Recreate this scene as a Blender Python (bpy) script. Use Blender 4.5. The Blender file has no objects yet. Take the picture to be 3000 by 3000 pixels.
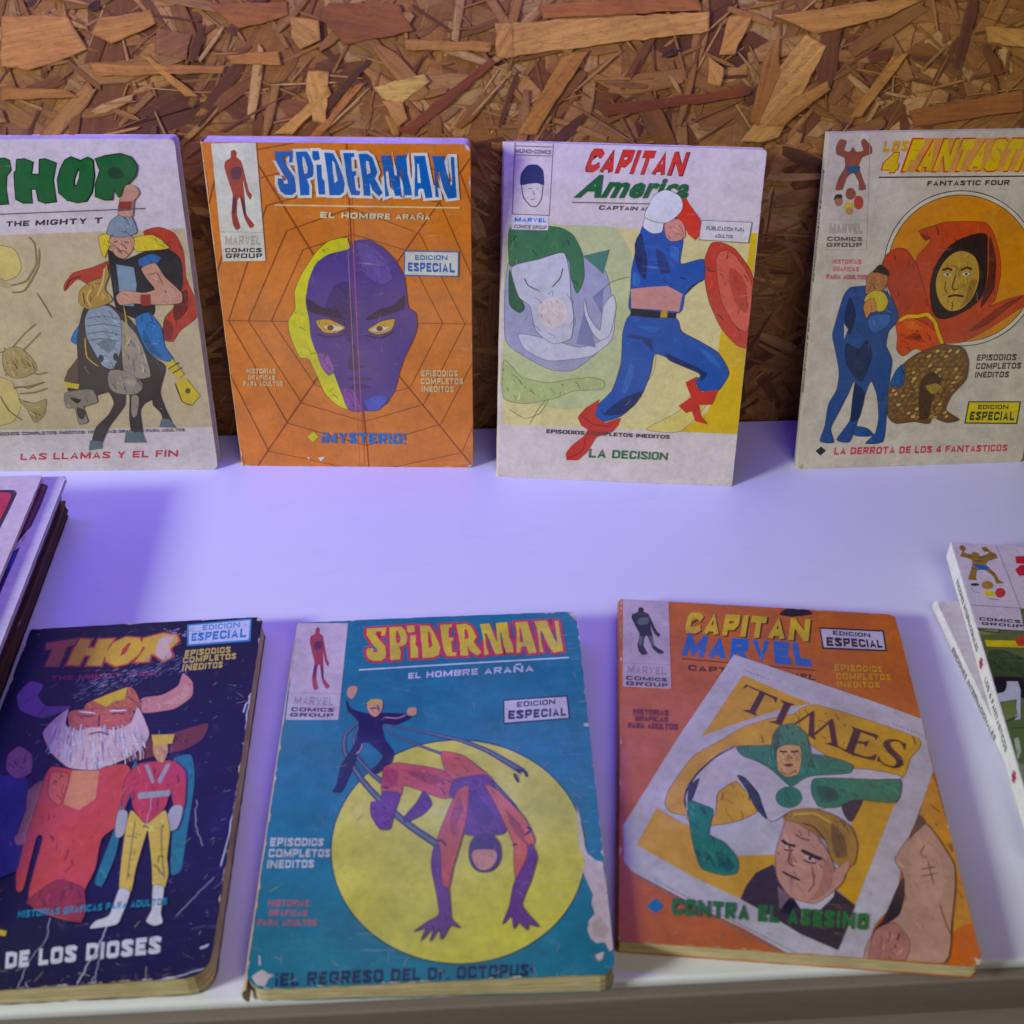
import bpy, bmesh, math, random
import numpy as np
from mathutils import Vector, Matrix, noise
from mathutils.geometry import tessellate_polygon
random.seed(11)
MM = 0.001
SC = bpy.context.scene
COL = SC.collection
# ------------------------------------------------------------------ camera
cam = bpy.data.cameras.new('camera'); camo = bpy.data.objects.new('camera', cam); COL.objects.link(camo)
cam.sensor_width = 36.0; cam.lens = 36.0 * 3516.4 / 3000.0; cam.clip_start = 0.01; cam.clip_end = 50
_r = Vector((0.998087, -0.061106, 0.009427)); _u = Vector((0.030363, 0.617231, 0.786196)); _f = Vector((0.05386, 0.784405, -0.617906))
m = Matrix((( _r[0], _u[0], -_f[0]), (_r[1], _u[1], -_f[1]), (_r[2], _u[2], -_f[2]))).to_4x4()
m.translation = Vector((-12.911433, -531.465525, 360.410047)) * MM
camo.matrix_world = m
cam.dof.use_dof = True; cam.dof.focus_distance = 0.62; cam.dof.aperture_fstop = 18.0
SC.camera = camo
# ------------------------------------------------------------------ light
w = bpy.data.worlds.new('World'); SC.world = w; w.use_nodes = True
w.node_tree.nodes['Background'].inputs[0].default_value = (0.62, 0.60, 0.64, 1)
w.node_tree.nodes['Background'].inputs[1].default_value = 0.02
def area(name, loc, target, sx, sy, col, power, spread=180):
    l = bpy.data.lights.new(name, 'AREA'); l.shape = 'RECTANGLE'; l.size = sx; l.size_y = sy; l.color = col; l.energy = power
    l.spread = math.radians(spread)
    o = bpy.data.objects.new(name, l); COL.objects.link(o); o.location = loc
    o.rotation_euler = (Vector(target) - Vector(loc)).to_track_quat('-Z', 'Y').to_euler(); return o
area('window_light', (-2.01, -0.98, 0.90), (0.05, -0.15, 0.02), 0.42, 0.42, (0.88, 0.98, 0.94), 55)
area('room_light', (0.25, -0.95, 0.86), (0.05, -0.22, 0.0), 0.6, 0.5, (1.0, 0.90, 0.78), 2.4)
area('led_strip_light', (-0.08, -0.032, 0.306), (-0.08, -0.06, 0.0), 0.5, 0.010, (0.11, 0.06, 1.0), 0.72, 140)
SC.view_settings.view_transform = 'Standard'; SC.view_settings.look = 'None'; SC.view_settings.exposure = 0.0; SC.view_settings.gamma = 1.0
SC.render.engine = 'CYCLES'
SC.cycles.use_denoising = True

# ------------------------------------------------------------------ printed artwork, in tenths of a millimetre on each cover
ART = {
'myst': [
('web_lines','l','8a4a20',[638,409,874,481],0.42),
('web_lines','l','8a4a20',[874,481,1038,840],0.42),
('web_lines','l','8a4a20',[1038,840,871,1179],0.42),
('web_lines','l','8a4a20',[871,1179,640,1251],0.42),
('web_lines','l','8a4a20',[640,1251,409,1171],0.42),
('web_lines','l','8a4a20',[409,1171,227,834],0.42),
('web_lines','l','8a4a20',[227,834,405,483],0.42),
('web_lines','l','8a4a20',[405,483,638,409],0.42),
('web_lines','l','8a4a20',[637,288,942,402],0.42),
('web_lines','l','8a4a20',[942,402,1143,842],0.42),
('web_lines','l','8a4a20',[1143,842,934,1272],0.42),
('web_lines','l','8a4a20',[934,1272,638,1370],0.42),
('web_lines','l','8a4a20',[638,1370,335,1271],0.42),
('web_lines','l','8a4a20',[335,1271,117,835],0.42),
('web_lines','l','8a4a20',[117,835,339,394],0.42),
('web_lines','l','8a4a20',[339,394,637,288],0.42),
('web_lines','l','8a4a20',[634,178,1037,260],0.42),
('web_lines','l','8a4a20',[1037,260,1274,842],0.42),
('web_lines','l','8a4a20',[1274,842,1015,1383],0.42),
('web_lines','l','8a4a20',[1015,1383,638,1508],0.42),
('web_lines','l','8a4a20',[638,1508,254,1383],0.42),
('web_lines','l','8a4a20',[254,1383,23,836],0.42),
('web_lines','l','8a4a20',[23,836,259,278],0.42),
('web_lines','l','8a4a20',[259,278,634,178],0.42),
('web_lines','l','8a4a20',[630,58,1130,126],0.42),
('web_lines','l','8a4a20',[1130,126,1374,845],0.42),
('web_lines','l','8a4a20',[1374,845,1120,1545],0.42),
('web_lines','l','8a4a20',[1120,1545,641,1664],0.42),
('web_lines','l','8a4a20',[641,1664,144,1545],0.42),
('web_lines','l','8a4a20',[144,1545,-96,838],0.42),
('web_lines','l','8a4a20',[-96,838,165,173],0.42),
('web_lines','l','8a4a20',[165,173,630,58],0.42),
('web_lines','l','8a4a20',[630,-43,1208,-15],0.42),
('web_lines','l','8a4a20',[1208,-15,1458,844],0.42),
('web_lines','l','8a4a20',[1458,844,1205,1686],0.42),
('web_lines','l','8a4a20',[1205,1686,643,1783],0.42),
('web_lines','l','8a4a20',[643,1783,41,1707],0.42),
('web_lines','l','8a4a20',[41,1707,-199,839],0.42),
('web_lines','l','8a4a20',[-199,839,75,62],0.42),
('web_lines','l','8a4a20',[75,62,630,-43],0.42),
('web_lines','l','8a4a20',[621,836,635,-12],0.42),
('web_lines','l','8a4a20',[621,836,1177,55],0.42),
('web_lines','l','8a4a20',[621,836,1190,843],0.42),
('web_lines','l','8a4a20',[621,836,1187,1644],0.42),
('web_lines','l','8a4a20',[621,836,645,1664],0.42),
('web_lines','l','8a4a20',[621,836,76,1633],0.42),
('web_lines','l','8a4a20',[621,836,15,835],0.42),
('web_lines','l','8a4a20',[621,836,237,93],0.42),
('cover_illustration','s','d8cc2a',[610,426,526,443,465,495,391,600,350,689,347,771,308,835,310,909,326,965,347,1022,390,1031,418,1107,454,1214,503,1273,563,1297,598,1153,595,777,620,511]),
('cover_illustration','s','4a3a86',[645,438,706,432,769,467,824,526,865,613,877,755,913,791,915,865,888,939,851,1015,827,1082,797,1190,749,1270,686,1306,589,1307,540,1233,512,1135,483,1049,434,1011,407,917,406,825,397,734,422,626,461,547,522,503,614,477]),
('cover_illustration','s','5a4a98',[655,459,721,459,783,527,812,614,761,649,681,597]),
('cover_illustration','s','7a4a96',[539,1193,595,1202,624,1301,563,1300]),
('cover_illustration','s','35286a',[536,661,603,642,620,776,593,943,555,869,486,778]),
('cover_illustration','s','8a58a0',[435,1002,486,1010,507,1087,478,1116,447,1068]),
('cover_illustration','s','20163e',[406,720,470,765,536,777,575,823,517,810,451,797,410,779]),
('cover_illustration','s','20163e',[677,821,738,775,806,752,862,702,856,765,788,793,719,816]),
('cover_illustration','s','c9a23a',[439,833,499,824,573,864,528,892,469,888]),
('cover_illustration','s','c9a23a',[682,877,744,834,812,820,792,875,732,899]),
('cover_illustration','s','e8d8c0',[471,863,514,851,564,867,521,883]),
('cover_illustration','s','e8d8c0',[691,877,734,856,785,862,741,885]),
('cover_illustration','s','6a3a28',[520,866,519,870,517,874,513,877,509,879,504,880,499,879,495,877,492,874,490,870,489,866,491,862,493,858,497,855,501,853,506,852,510,853,515,854,518,858,520,861]),
('cover_illustration','s','6a3a28',[753,868,752,873,750,877,746,880,742,882,737,882,732,882,728,880,725,877,723,873,722,869,723,864,726,861,729,857,734,855,738,855,743,855,747,857,750,860,752,864]),
('cover_illustration','k','20163e',[434,898,493,916,570,901],0.9),
('cover_illustration','k','20163e',[672,905,740,918,809,884],0.9),
('cover_illustration','s','30246a',[556,1134,626,1119,695,1131,633,1145]),
('cover_illustration','s','30246a',[561,1178,622,1192,684,1177,628,1161]),
('cover_illustration','s','30246a',[610,943,625,1056,659,1065,602,1085,577,1067]),
('cover_illustration','s','4a5ab8',[645,1251,717,1220,759,1240,713,1300,659,1306]),
('cover_crease','l','dc9060',[620,16,593,1624],0.22),
('cover_crease','l','c86838',[644,15,620,1624],0.3),
('cover_crease','p','f0d8c8',[391,1578,428,1572,403,1602]),
('cover_crease','p','f0d8c8',[337,1576,348,1576,343,1595]),
('title_lettering','o','dcd6c8',[318,37,400,36,393,85,377,85,381,57,361,56,353,69,372,111,395,146,399,188,397,215,378,231,347,229,328,213,319,182,321,156,347,156,346,179,364,179,363,163,347,137,327,95,318,72],1.25),
('title_lettering','o','dcd6c8',[410,38,459,36,473,61,484,98,481,136,474,148,450,157,459,188,455,230,415,231,415,155,413,94],1.25),
('title_lettering','o','dcd6c8',[484,34,511,34,515,70,491,77,482,66],1.25),
('title_lettering','o','dcd6c8',[496,94,519,93,518,150,528,168,527,226,498,226,496,159],1.25),
('title_lettering','o','dcd6c8',[535,40,574,42,592,84,611,144,617,177,611,215,591,229,545,229,544,164,540,103],1.25),
('title_lettering','o','dcd6c8',[618,41,667,41,666,58,653,60,652,121,672,121,669,139,661,144,665,205,684,210,680,229,643,227,631,187,625,135,622,83],1.25),
('title_lettering','o','dcd6c8',[685,45,723,43,745,59,753,83,765,124,752,153,784,216,766,233,738,205,728,172,729,231,698,229,696,153,690,92],1.25),
('title_lettering','o','dcd6c8',[781,50,821,49,831,91,844,152,849,157,849,105,847,50,894,47,898,133,910,185,914,226,881,227,874,175,867,105,861,107,864,175,869,230,839,230,827,185,807,105,800,110,804,185,813,228,794,235,793,152,789,101],1.25),
('title_lettering','o','dcd6c8',[928,51,977,50,987,113,999,184,1006,236,974,239,966,198,952,194,942,203,942,230,925,232,927,175,931,105],1.25),
('title_lettering','o','dcd6c8',[1006,51,1057,50,1069,113,1089,183,1094,174,1089,55,1105,55,1108,136,1114,235,1074,241,1054,193,1033,109,1028,113,1027,174,1035,234,1018,234,1017,174,1015,90],1.25),
('title_lettering','g','1c62a8',[[318,37,400,36,393,85,377,85,381,57,361,56,353,69,372,111,395,146,399,188,397,215,378,231,347,229,328,213,319,182,321,156,347,156,346,179,364,179,363,163,347,137,327,95,318,72]]),
('title_lettering','g','1c62a8',[[410,38,459,36,473,61,484,98,481,136,474,148,450,157,459,188,455,230,415,231,415,155,413,94],[439,57,446,61,458,108,454,131,441,136,436,94]]),
('title_lettering','g','1c62a8',[[484,34,511,34,515,70,491,77,482,66]]),
('title_lettering','g','1c62a8',[[496,94,519,93,518,150,528,168,527,226,498,226,496,159]]),
('title_lettering','g','1c62a8',[[535,40,574,42,592,84,611,144,617,177,611,215,591,229,545,229,544,164,540,103],[568,75,578,84,586,163,572,175,568,130]]),
('title_lettering','g','1c62a8',[[618,41,667,41,666,58,653,60,652,121,672,121,669,139,661,144,665,205,684,210,680,229,643,227,631,187,625,135,622,83]]),
('title_lettering','g','1c62a8',[[685,45,723,43,745,59,753,83,765,124,752,153,784,216,766,233,738,205,728,172,729,231,698,229,696,153,690,92],[716,76,728,76,735,125,718,136,717,106]]),
('title_lettering','g','1c62a8',[[781,50,821,49,831,91,844,152,849,157,849,105,847,50,894,47,898,133,910,185,914,226,881,227,874,175,867,105,861,107,864,175,869,230,839,230,827,185,807,105,800,110,804,185,813,228,794,235,793,152,789,101]]),
('title_lettering','g','1c62a8',[[928,51,977,50,987,113,999,184,1006,236,974,239,966,198,952,194,942,203,942,230,925,232,927,175,931,105],[942,86,948,86,955,170,941,170]]),
('title_lettering','g','1c62a8',[[1006,51,1057,50,1069,113,1089,183,1094,174,1089,55,1105,55,1108,136,1114,235,1074,241,1054,193,1033,109,1028,113,1027,174,1035,234,1018,234,1017,174,1015,90]]),
('title_lettering','l','ecca98',[296,276,1127,282],0.65),
('subtitle_lettering','t','ecd0a8',[500,305,992,315,992,338,495,333],['EL HOMBRE ARAÑA',0.045]),
('edition_badge','p','2a6ca8',[868,482,1120,484,1117,608,862,604]),
('edition_badge','p','ddd6c8',[874,488,1115,490,1112,602,868,598]),
('edition_badge','t','2a6ca8',[918,504,1067,504,1066,527,918,527],['EDICION',0.03]),
('edition_badge','t','1c62a8',[884,539,1099,541,1099,587,883,582],['ESPECIAL',0.06]),
('caption_lettering','t','1c70b8',[418,1432,838,1435,836,1497,414,1494],['¡MYSTERIO!',0.06]),
('caption_lettering','p','e0c828',[346,1459,380,1429,403,1458,373,1489]),
('notice_lettering','t','ecb888',[83,1083,225,1083,222,1110,80,1110],['HISTORIAS',0.06]),
('notice_lettering','t','ecb888',[86,1119,219,1119,216,1144,83,1144],['GRAFICAS',0.06]),
('notice_lettering','t','ecb888',[60,1153,253,1150,251,1176,57,1179],['PARA ADULTOS',0.06]),
('notice_lettering','t','ecb888',[929,1084,1107,1083,1107,1117,928,1118],['EPISODIOS',0.06]),
('notice_lettering','t','ecb888',[925,1127,1132,1127,1132,1159,924,1160],['COMPLETOS',0.06]),
('notice_lettering','t','ecb888',[928,1170,1086,1170,1086,1202,927,1203],['INEDITOS',0.06]),
('publisher_panel','p','d8d2c0',[44,6,240,0,230,537,33,543]),
('publisher_panel','l','a8a290',[36,402,233,404],0.25),
('publisher_panel','s','9a4434',[127,39,143,32,152,46,148,63,167,81,175,124,187,210,199,232,189,254,175,225,166,167,165,254,166,321,196,369,175,384,154,336,144,247,133,255,122,321,131,381,110,393,99,366,98,314,113,233,102,175,90,110,98,82,122,67]),
('publisher_panel','s','5a3440',[120,117,163,110,157,153,119,160]),
('publisher_panel','s','5a3440',[112,247,125,255,114,314,104,306]),
('publisher_panel','s','5a3440',[150,247,162,262,163,321,152,321]),
('publisher_panel','t','b0aa9a',[58,418,219,419,213,463,53,463],['MARVEL',0.05]),
('publisher_panel','t','28242a',[50,479,220,476,217,497,48,499],['COMICS',0.05]),
('publisher_panel','t','28242a',[51,504,217,502,215,525,48,527],['GROUP',0.05]),
],
'cap': [
('cover_illustration','p','dcc48c',[24,367,428,363,904,369,1171,368,1176,1347,569,1344,18,1343]),
('cover_illustration','s','b4bc8c',[25,370,290,361,506,362,590,458,627,596,622,775,584,1007,514,1199,331,1253,16,1185,17,884]),
('cover_illustration','p','d8ac30',[1171,368,1141,369,1138,495,1045,854,1042,1040,1024,1232,896,1346,1176,1347]),
('cover_illustration','s','e0c070',[727,1339,886,1236,996,1041,1019,1184,896,1344]),
('cover_illustration','s','9a9cb4',[31,543,210,521,384,507,484,565,518,688,512,869,463,963,358,1051,249,1054,138,1001,24,911]),
('cover_illustration','s','c0c0cc',[89,882,243,905,380,938,495,888,527,688,542,777,531,896,445,973,356,995,229,1008,118,955]),
('cover_illustration','s','3a6e48',[28,439,40,379,160,368,264,373,327,406,374,490,387,603,358,675,328,605,315,526,269,484,192,521,106,554,40,556,31,508]),
('cover_illustration','s','2c5a3c',[36,578,74,665,112,754,86,777,40,738]),
('cover_illustration','s','bcbec8',[46,564,175,522,287,488,318,588,328,694,345,783,337,893,253,923,169,861,138,744,83,700]),
('cover_illustration','s','dcc8b8',[316,770,314,793,304,814,289,831,270,842,248,847,225,844,205,834,188,818,178,797,173,774,176,751,185,731,200,714,220,703,242,699,264,702,284,711,300,727,311,748]),
('cover_illustration','p','4a7a68',[375,499,500,465,476,579]),
('cover_illustration','p','7a80a0',[366,920,396,736,461,935]),
('cover_illustration','p','7a80a0',[429,691,480,645,479,770]),
('cover_illustration','k','3a4640',[107,611,126,646,180,671],0.5),
('cover_illustration','k','3a4640',[286,558,275,606,237,652],0.5),
('cover_illustration','k','5a6a5a',[447,690,514,617,600,588],0.3),
('cover_illustration','s','a8b47a',[20,1014,104,1096,233,1121,342,1099,452,1086,508,1103,501,1142,364,1155,273,1197,127,1230,20,1204]),
('cover_illustration','k','6a7444',[49,1262,129,1308,202,1277,246,1198],0.3),
('cover_illustration','k','6a7444',[153,1337,192,1257,236,1198],0.3),
('cover_illustration','k','8a9464',[515,1228,659,1166,742,1049,749,909],0.3),
('cover_illustration','s','c0c4c8',[394,701,417,781,475,852,485,734,526,679,544,741,521,869,477,898,439,862,398,772]),
('cover_illustration','k','7a8078',[154,698,191,724,186,729],0.3),
('cover_illustration','k','7a8078',[216,688,242,669,242,696],0.3),
('cover_illustration','k','7a8078',[305,676,342,720,337,716],0.3),
('cover_illustration','k','7a8078',[150,825,187,860,182,861],0.3),
('cover_illustration','k','7a8078',[330,838,350,792,354,833],0.3),
('cover_illustration','k','7a8078',[223,869,260,886,255,895],0.3),
('cover_illustration','s','b84030',[965,422,1012,417,1076,445,1155,538,1179,607,1186,759,1181,905,1126,897,1046,817,979,693,945,570,942,492]),
('cover_illustration','s','c8604c',[1008,460,1051,454,1120,521,1169,608,1176,768,1164,832,1106,797,1042,700,1008,586,995,499]),
('cover_illustration','s','a03428',[1060,532,1116,565,1152,652,1153,742,1104,698,1068,610]),
('cover_illustration','s','24509a',[608,650,607,562,615,501,637,380,660,346,809,367,835,417,831,521,934,496,947,587,901,615,862,669,843,751,616,753]),
('cover_illustration','s','152a5c',[615,440,638,389,673,508,671,595,632,544]),
('cover_illustration','s','152a5c',[712,455,758,488,790,557,739,567]),
('cover_illustration','s','152a5c',[862,669,884,624,943,588,902,624]),
('cover_illustration','s','4478c0',[780,436,816,452,822,512,784,487]),
('cover_illustration','s','4478c0',[615,562,653,596,638,631,615,623]),
('cover_illustration','p','c08a80',[608,646,691,634,779,626,852,661,842,746,735,740,617,737]),
('cover_illustration','p','101014',[617,739,830,755,828,783,611,774]),
('cover_illustration','p','b08a30',[757,742,789,743,787,779,756,778]),
('cover_illustration','s','24509a',[611,774,720,781,832,780,860,841,945,884,1040,937,1093,1010,1102,1048,1060,1127,977,1129,948,1076,983,1042,818,976,741,955,728,1049,687,1175,602,1274,502,1309,464,1249,547,1150,584,1007,583,867,591,821]),
('cover_illustration','s','152a5c',[602,876,637,866,719,882,734,946,675,892]),
('cover_illustration','s','152a5c',[518,1267,605,1187,694,1146,662,1214,601,1264]),
('cover_illustration','s','152a5c',[797,953,882,988,996,1041,973,1080,960,1042,818,986]),
('cover_illustration','s','3c70b8',[629,1005,651,1052,621,1148,593,1149]),
('cover_illustration','s','3c70b8',[947,912,1024,956,1067,1020,1009,985]),
('cover_illustration','s','3c70b8',[652,820,760,826,726,854]),
('cover_illustration','s','d8d4d4',[654,312,670,253,692,211,742,189,804,216,819,266,791,308,741,335,734,377,689,384,647,356]),
('cover_illustration','k','8a8890',[764,251,783,267,758,284],0.5),
('cover_illustration','k','8a8890',[706,269,693,319],0.5),
('cover_illustration','s','c88878',[751,319,804,316,835,349,839,400,778,417,749,381]),
('cover_illustration','s','4a2a20',[747,297,781,294,808,315,761,316]),
('cover_illustration','p','c83c2c',[802,177,849,248,902,310,915,372,890,409,855,384,832,337,796,307]),
('cover_illustration','p','b83a2e',[490,1193,423,1241,387,1291,408,1334,441,1353,422,1388,364,1440,337,1481,342,1519,400,1517,445,1468,483,1391,561,1359,588,1324,598,1284,521,1314,470,1278]),
('cover_illustration','p','b83a2e',[952,1060,899,1092,933,1165,876,1212,915,1247,943,1236,963,1288,1028,1302,990,1262,975,1204,1038,1199,1061,1123,983,1137,950,1104]),
('cover_illustration','k','6a1c18',[397,1271,465,1323,559,1334],0.4),
('cover_illustration','k','6a1c18',[343,1511,417,1468,432,1398],0.4),
('publisher_panel','p','d4cacc',[43,320,211,319,210,388,41,389]),
('publisher_panel','l','6c6470',[48,-2,43,320],0.35),
('publisher_panel','l','6c6470',[221,-5,214,319],0.35),
('publisher_panel','l','6c6470',[49,15,217,16],0.35),
('publisher_panel','l','6c6470',[48,54,215,55],0.35),
('publisher_panel','l','6c6470',[47,318,214,319],0.35),
('publisher_panel','l','6c6470',[41,389,210,388],0.35),
('publisher_panel','t','5a5460',[51,28,214,30,213,47,50,47],['MUNDI-COMICS',0.03]),
('publisher_panel','s','20285e',[77,186,78,137,108,99,151,95,179,120,185,183,153,176,111,181]),
('publisher_panel','k','3a3442',[82,186,92,240,125,278,153,280,175,246,181,183],0.4),
('publisher_panel','k','5a5058',[112,203,124,200,133,203],0.3),
('publisher_panel','k','5a5058',[150,202,161,200],0.3),
('publisher_panel','k','5a5058',[136,209,140,226,147,224],0.3),
('publisher_panel','k','5a5058',[126,251,147,247],0.3),
('publisher_panel','t','2878c0',[56,332,202,333,201,351,54,352],['MARVEL',0.07]),
('publisher_panel','t','4a4450',[55,365,204,366,202,382,53,382],['COMICS GROUP',0.03]),
('title_lettering','t','5a1c1c',[398,16,838,20,811,127,362,121],['CAPITAN',0.1]),
('title_lettering','t','c23c34',[401,18,833,23,807,123,367,118],['CAPITAN',0.07]),
('title_lettering','t','1c5c34',[386,130,860,133,835,224,319,237],['America',0.055]),
('title_lettering','l','6c6470',[315,256,678,252],0.5),
('subtitle_lettering','t','4a4250',[442,265,677,267,673,283,438,286],['CAPTAIN AM',0.04]),
('cover_illustration','s','d8d4d4',[654,312,670,253,692,211,742,189,804,216,819,266,791,308,741,335]),
('notice_box','p','6c6470',[909,317,1142,319,1136,416,905,408]),
('notice_box','p','d8ccc8',[913,320,1139,322,1132,412,908,405]),
('notice_box','t','4a4450',[936,343,1110,347,1110,364,936,362],['PUBLICACION PARA',0.03]),
('notice_box','t','4a4450',[978,378,1061,381,1060,395,977,394],['ADULTOS',0.03]),
('caption_lettering','t','3a3436',[238,1359,846,1365,846,1385,236,1379],['EPISODIOS COMPLETOS INEDITOS',0.03]),
('caption_lettering','t','1e6a40',[454,1453,842,1457,841,1498,451,1500],['LA DECISION',0.02]),
],
'fant': [
('cover_illustration','s','38322c',[1091,643,1096,727,1081,808,1047,881,995,941,927,986,848,1013,761,1021,672,1009,585,977,504,928,434,865,379,791,341,709,321,625,321,542,339,465,375,397,427,341,493,299,568,274,650,267,735,277,818,305,897,350,967,409,1024,479,1066,559]),
('cover_illustration','s','cfc8b8',[1086,642,1091,726,1076,806,1043,878,991,937,924,982,846,1009,761,1016,672,1004,586,973,507,925,438,862,383,789,345,708,326,625,325,544,343,467,379,400,430,344,495,303,569,279,650,271,734,282,817,309,895,353,964,411,1020,481,1062,559]),
('cover_illustration','s','4a3a28',[1070,642,1074,722,1060,798,1028,867,978,924,915,967,840,992,758,999,674,988,591,958,515,912,449,852,397,782,361,705,342,626,341,547,359,474,393,410,442,356,504,317,575,293,653,286,733,296,812,323,887,365,953,421,1007,488,1047,563]),
('cover_illustration','s','d8862a',[1066,642,1071,721,1057,797,1024,865,976,921,913,963,839,989,758,996,674,984,592,955,517,909,452,850,400,781,364,704,345,626,345,548,362,476,396,412,445,359,506,320,576,297,653,290,733,300,811,326,885,368,950,423,1004,489,1043,563]),
('cover_illustration','s','b84a2a',[471,452,534,430,603,412,782,417,835,470,883,576,902,665,895,791,864,826,950,792,1074,763,1080,795,998,857,881,937,761,999,659,998,603,930,556,855,503,727,473,637,481,567,535,499]),
('cover_illustration','s','8a3420',[790,944,912,837,1030,776,958,838,877,909]),
('cover_illustration','s','b04428',[324,564,370,532,424,540,490,629,555,782,610,911,504,876,430,872,405,815,357,724,310,634]),
('cover_illustration','s','2a1a16',[559,711,583,591,660,501,790,468,818,548,836,735,781,824,661,880,592,847]),
('cover_illustration','s','b89440',[618,592,685,550,762,582,796,671,782,770,727,832,663,835,609,775,586,684]),
('cover_illustration','k','3a2418',[608,640,639,632,658,643],1.0),
('cover_illustration','k','3a2418',[699,643,729,630,757,639],1.0),
('cover_illustration','s','e0d0b0',[617,660,637,652,659,665,640,671]),
('cover_illustration','s','e0d0b0',[709,661,729,650,753,662,732,670]),
('cover_illustration','s','20161a',[645,661,645,663,644,664,643,666,641,667,639,667,637,667,635,666,634,664,633,662,632,661,632,659,633,657,634,656,636,655,637,654,639,655,641,656,643,657,644,659]),
('cover_illustration','s','20161a',[737,660,737,662,736,664,735,665,734,666,732,666,730,666,728,665,726,664,725,662,724,660,724,658,725,656,726,655,728,654,730,654,732,654,734,655,735,657,736,658]),
('cover_illustration','k','6a4420',[679,660,670,722,681,736,701,732],0.7),
('cover_illustration','k','5a2018',[654,771,689,763,736,770],1.1),
('cover_illustration','s','8a6428',[753,697,788,689,774,779,726,823,748,760]),
('cover_illustration','k','6a4420',[634,694,635,730,652,753],0.5),
('cover_illustration','s','5a2818',[820,487,863,593,877,736,827,825,844,699,836,593]),
('cover_illustration','s','8a3020',[476,463,532,481,508,498]),
('cover_illustration','s','284c84',[247,708,167,715,138,763,119,862,106,944,124,1009,159,1132,157,1227,123,1303,116,1420,100,1498,170,1508,146,1431,179,1344,216,1248,244,1163,242,1278,241,1394,185,1493,253,1505,282,1386,301,1260,325,1184,365,1262,388,1379,380,1468,336,1518,425,1511,426,1381,417,1235,418,1083,378,1007,383,933,420,888,414,833,361,751,302,713]),
('cover_illustration','s','182c52',[179,992,246,1022,278,976,314,1052,283,1183,244,1163,189,1086]),
('cover_illustration','s','182c52',[172,764,208,846,192,946,156,863]),
('cover_illustration','s','182c52',[248,1201,300,1251,286,1376,250,1395,247,1278]),
('cover_illustration','s','3c68a4',[274,866,373,850,378,896,310,940]),
('cover_illustration','p','b8b0a0',[157,890,180,919,165,969]),
('cover_illustration','s','284c84',[263,1424,331,1436,373,1477,278,1474]),
('cover_illustration','s','b07848',[249,659,292,629,343,663,342,710,322,732,278,740,249,743,246,694]),
('cover_illustration','s','2a2422',[269,643,300,605,343,634,350,661,294,644]),
('cover_illustration','s','c8b43a',[245,779,276,735,332,741,361,787,343,831,297,826]),
('cover_illustration','s','c88a50',[255,780,291,771,309,831,280,839,265,866,244,811]),
('cover_illustration','s','c8502a',[430,870,485,867,562,901,637,958,656,1010,581,1040,524,1025,473,1061,436,1029,432,962,416,906]),
('cover_illustration','s','8a3220',[461,972,513,946,575,994,509,983]),
('cover_illustration','s','e07838',[451,889,506,890,548,928,474,926]),
('cover_illustration','k','d8b030',[427,884,466,862,521,863,565,855,607,893,633,949,665,1010],1.6),
('cover_illustration','s','6a4e2c',[545,1049,660,1007,765,1027,805,1094,808,1189,745,1274,726,1351,804,1404,747,1418,681,1391,666,1329,653,1419,574,1407,480,1414,433,1371,419,1225,489,1189,480,1103]),
('cover_illustration','s','a07c3c',[629,1037,627,1044,617,1047,610,1043,613,1036,622,1033]),
('cover_illustration','s','c0a058',[652,1037,650,1045,640,1049,632,1045,633,1037,644,1033]),
('cover_illustration','s','b08c48',[683,1040,681,1047,671,1051,663,1048,665,1041,675,1037]),
('cover_illustration','s','c0a058',[713,1034,713,1042,704,1049,696,1048,696,1041,705,1033]),
('cover_illustration','s','c0a058',[752,1038,752,1047,744,1055,735,1055,734,1045,743,1037]),
('cover_illustration','s','b08c48',[562,1057,561,1064,553,1070,545,1068,546,1061,554,1055]),
('cover_illustration','s','a07c3c',[577,1052,578,1060,572,1068,565,1068,564,1061,570,1053]),
('cover_illustration','s','c0a058',[613,1059,611,1068,601,1075,591,1073,593,1064,603,1057]),
('cover_illustration','s','b08c48',[639,1062,640,1069,634,1075,627,1075,626,1068,632,1061]),
('cover_illustration','s','b08c48',[677,1054,677,1062,669,1069,660,1067,660,1059,668,1052]),
('cover_illustration','s','c0a058',[702,1067,698,1074,685,1076,677,1071,682,1064,694,1062]),
('cover_illustration','s','8c6c38',[734,1057,733,1065,724,1071,716,1069,717,1061,726,1055]),
('cover_illustration','s','a07c3c',[766,1059,766,1066,758,1074,750,1073,750,1066,758,1059]),
('cover_illustration','s','b08c48',[549,1078,549,1085,541,1093,533,1093,533,1085,541,1077]),
('cover_illustration','s','a07c3c',[581,1086,579,1094,569,1097,561,1092,563,1084,573,1081]),
('cover_illustration','s','a07c3c',[606,1081,606,1090,598,1098,589,1096,588,1087,597,1080]),
('cover_illustration','s','b08c48',[643,1086,640,1094,629,1099,620,1097,623,1089,634,1083]),
('cover_illustration','s','a07c3c',[662,1082,658,1089,646,1092,638,1089,641,1082,653,1078]),
('cover_illustration','s','8c6c38',[702,1087,698,1095,687,1098,679,1092,682,1084,694,1082]),
('cover_illustration','s','a07c3c',[715,1076,718,1084,712,1091,704,1089,701,1081,707,1074]),
('cover_illustration','s','a07c3c',[757,1085,759,1094,751,1102,742,1100,740,1091,748,1083]),
('cover_illustration','s','8c6c38',[785,1078,786,1087,778,1097,769,1098,768,1089,776,1079]),
('cover_illustration','s','8c6c38',[528,1094,529,1103,521,1110,512,1107,511,1098,519,1092]),
('cover_illustration','s','8c6c38',[557,1102,556,1109,548,1113,541,1110,542,1103,550,1099]),
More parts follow.
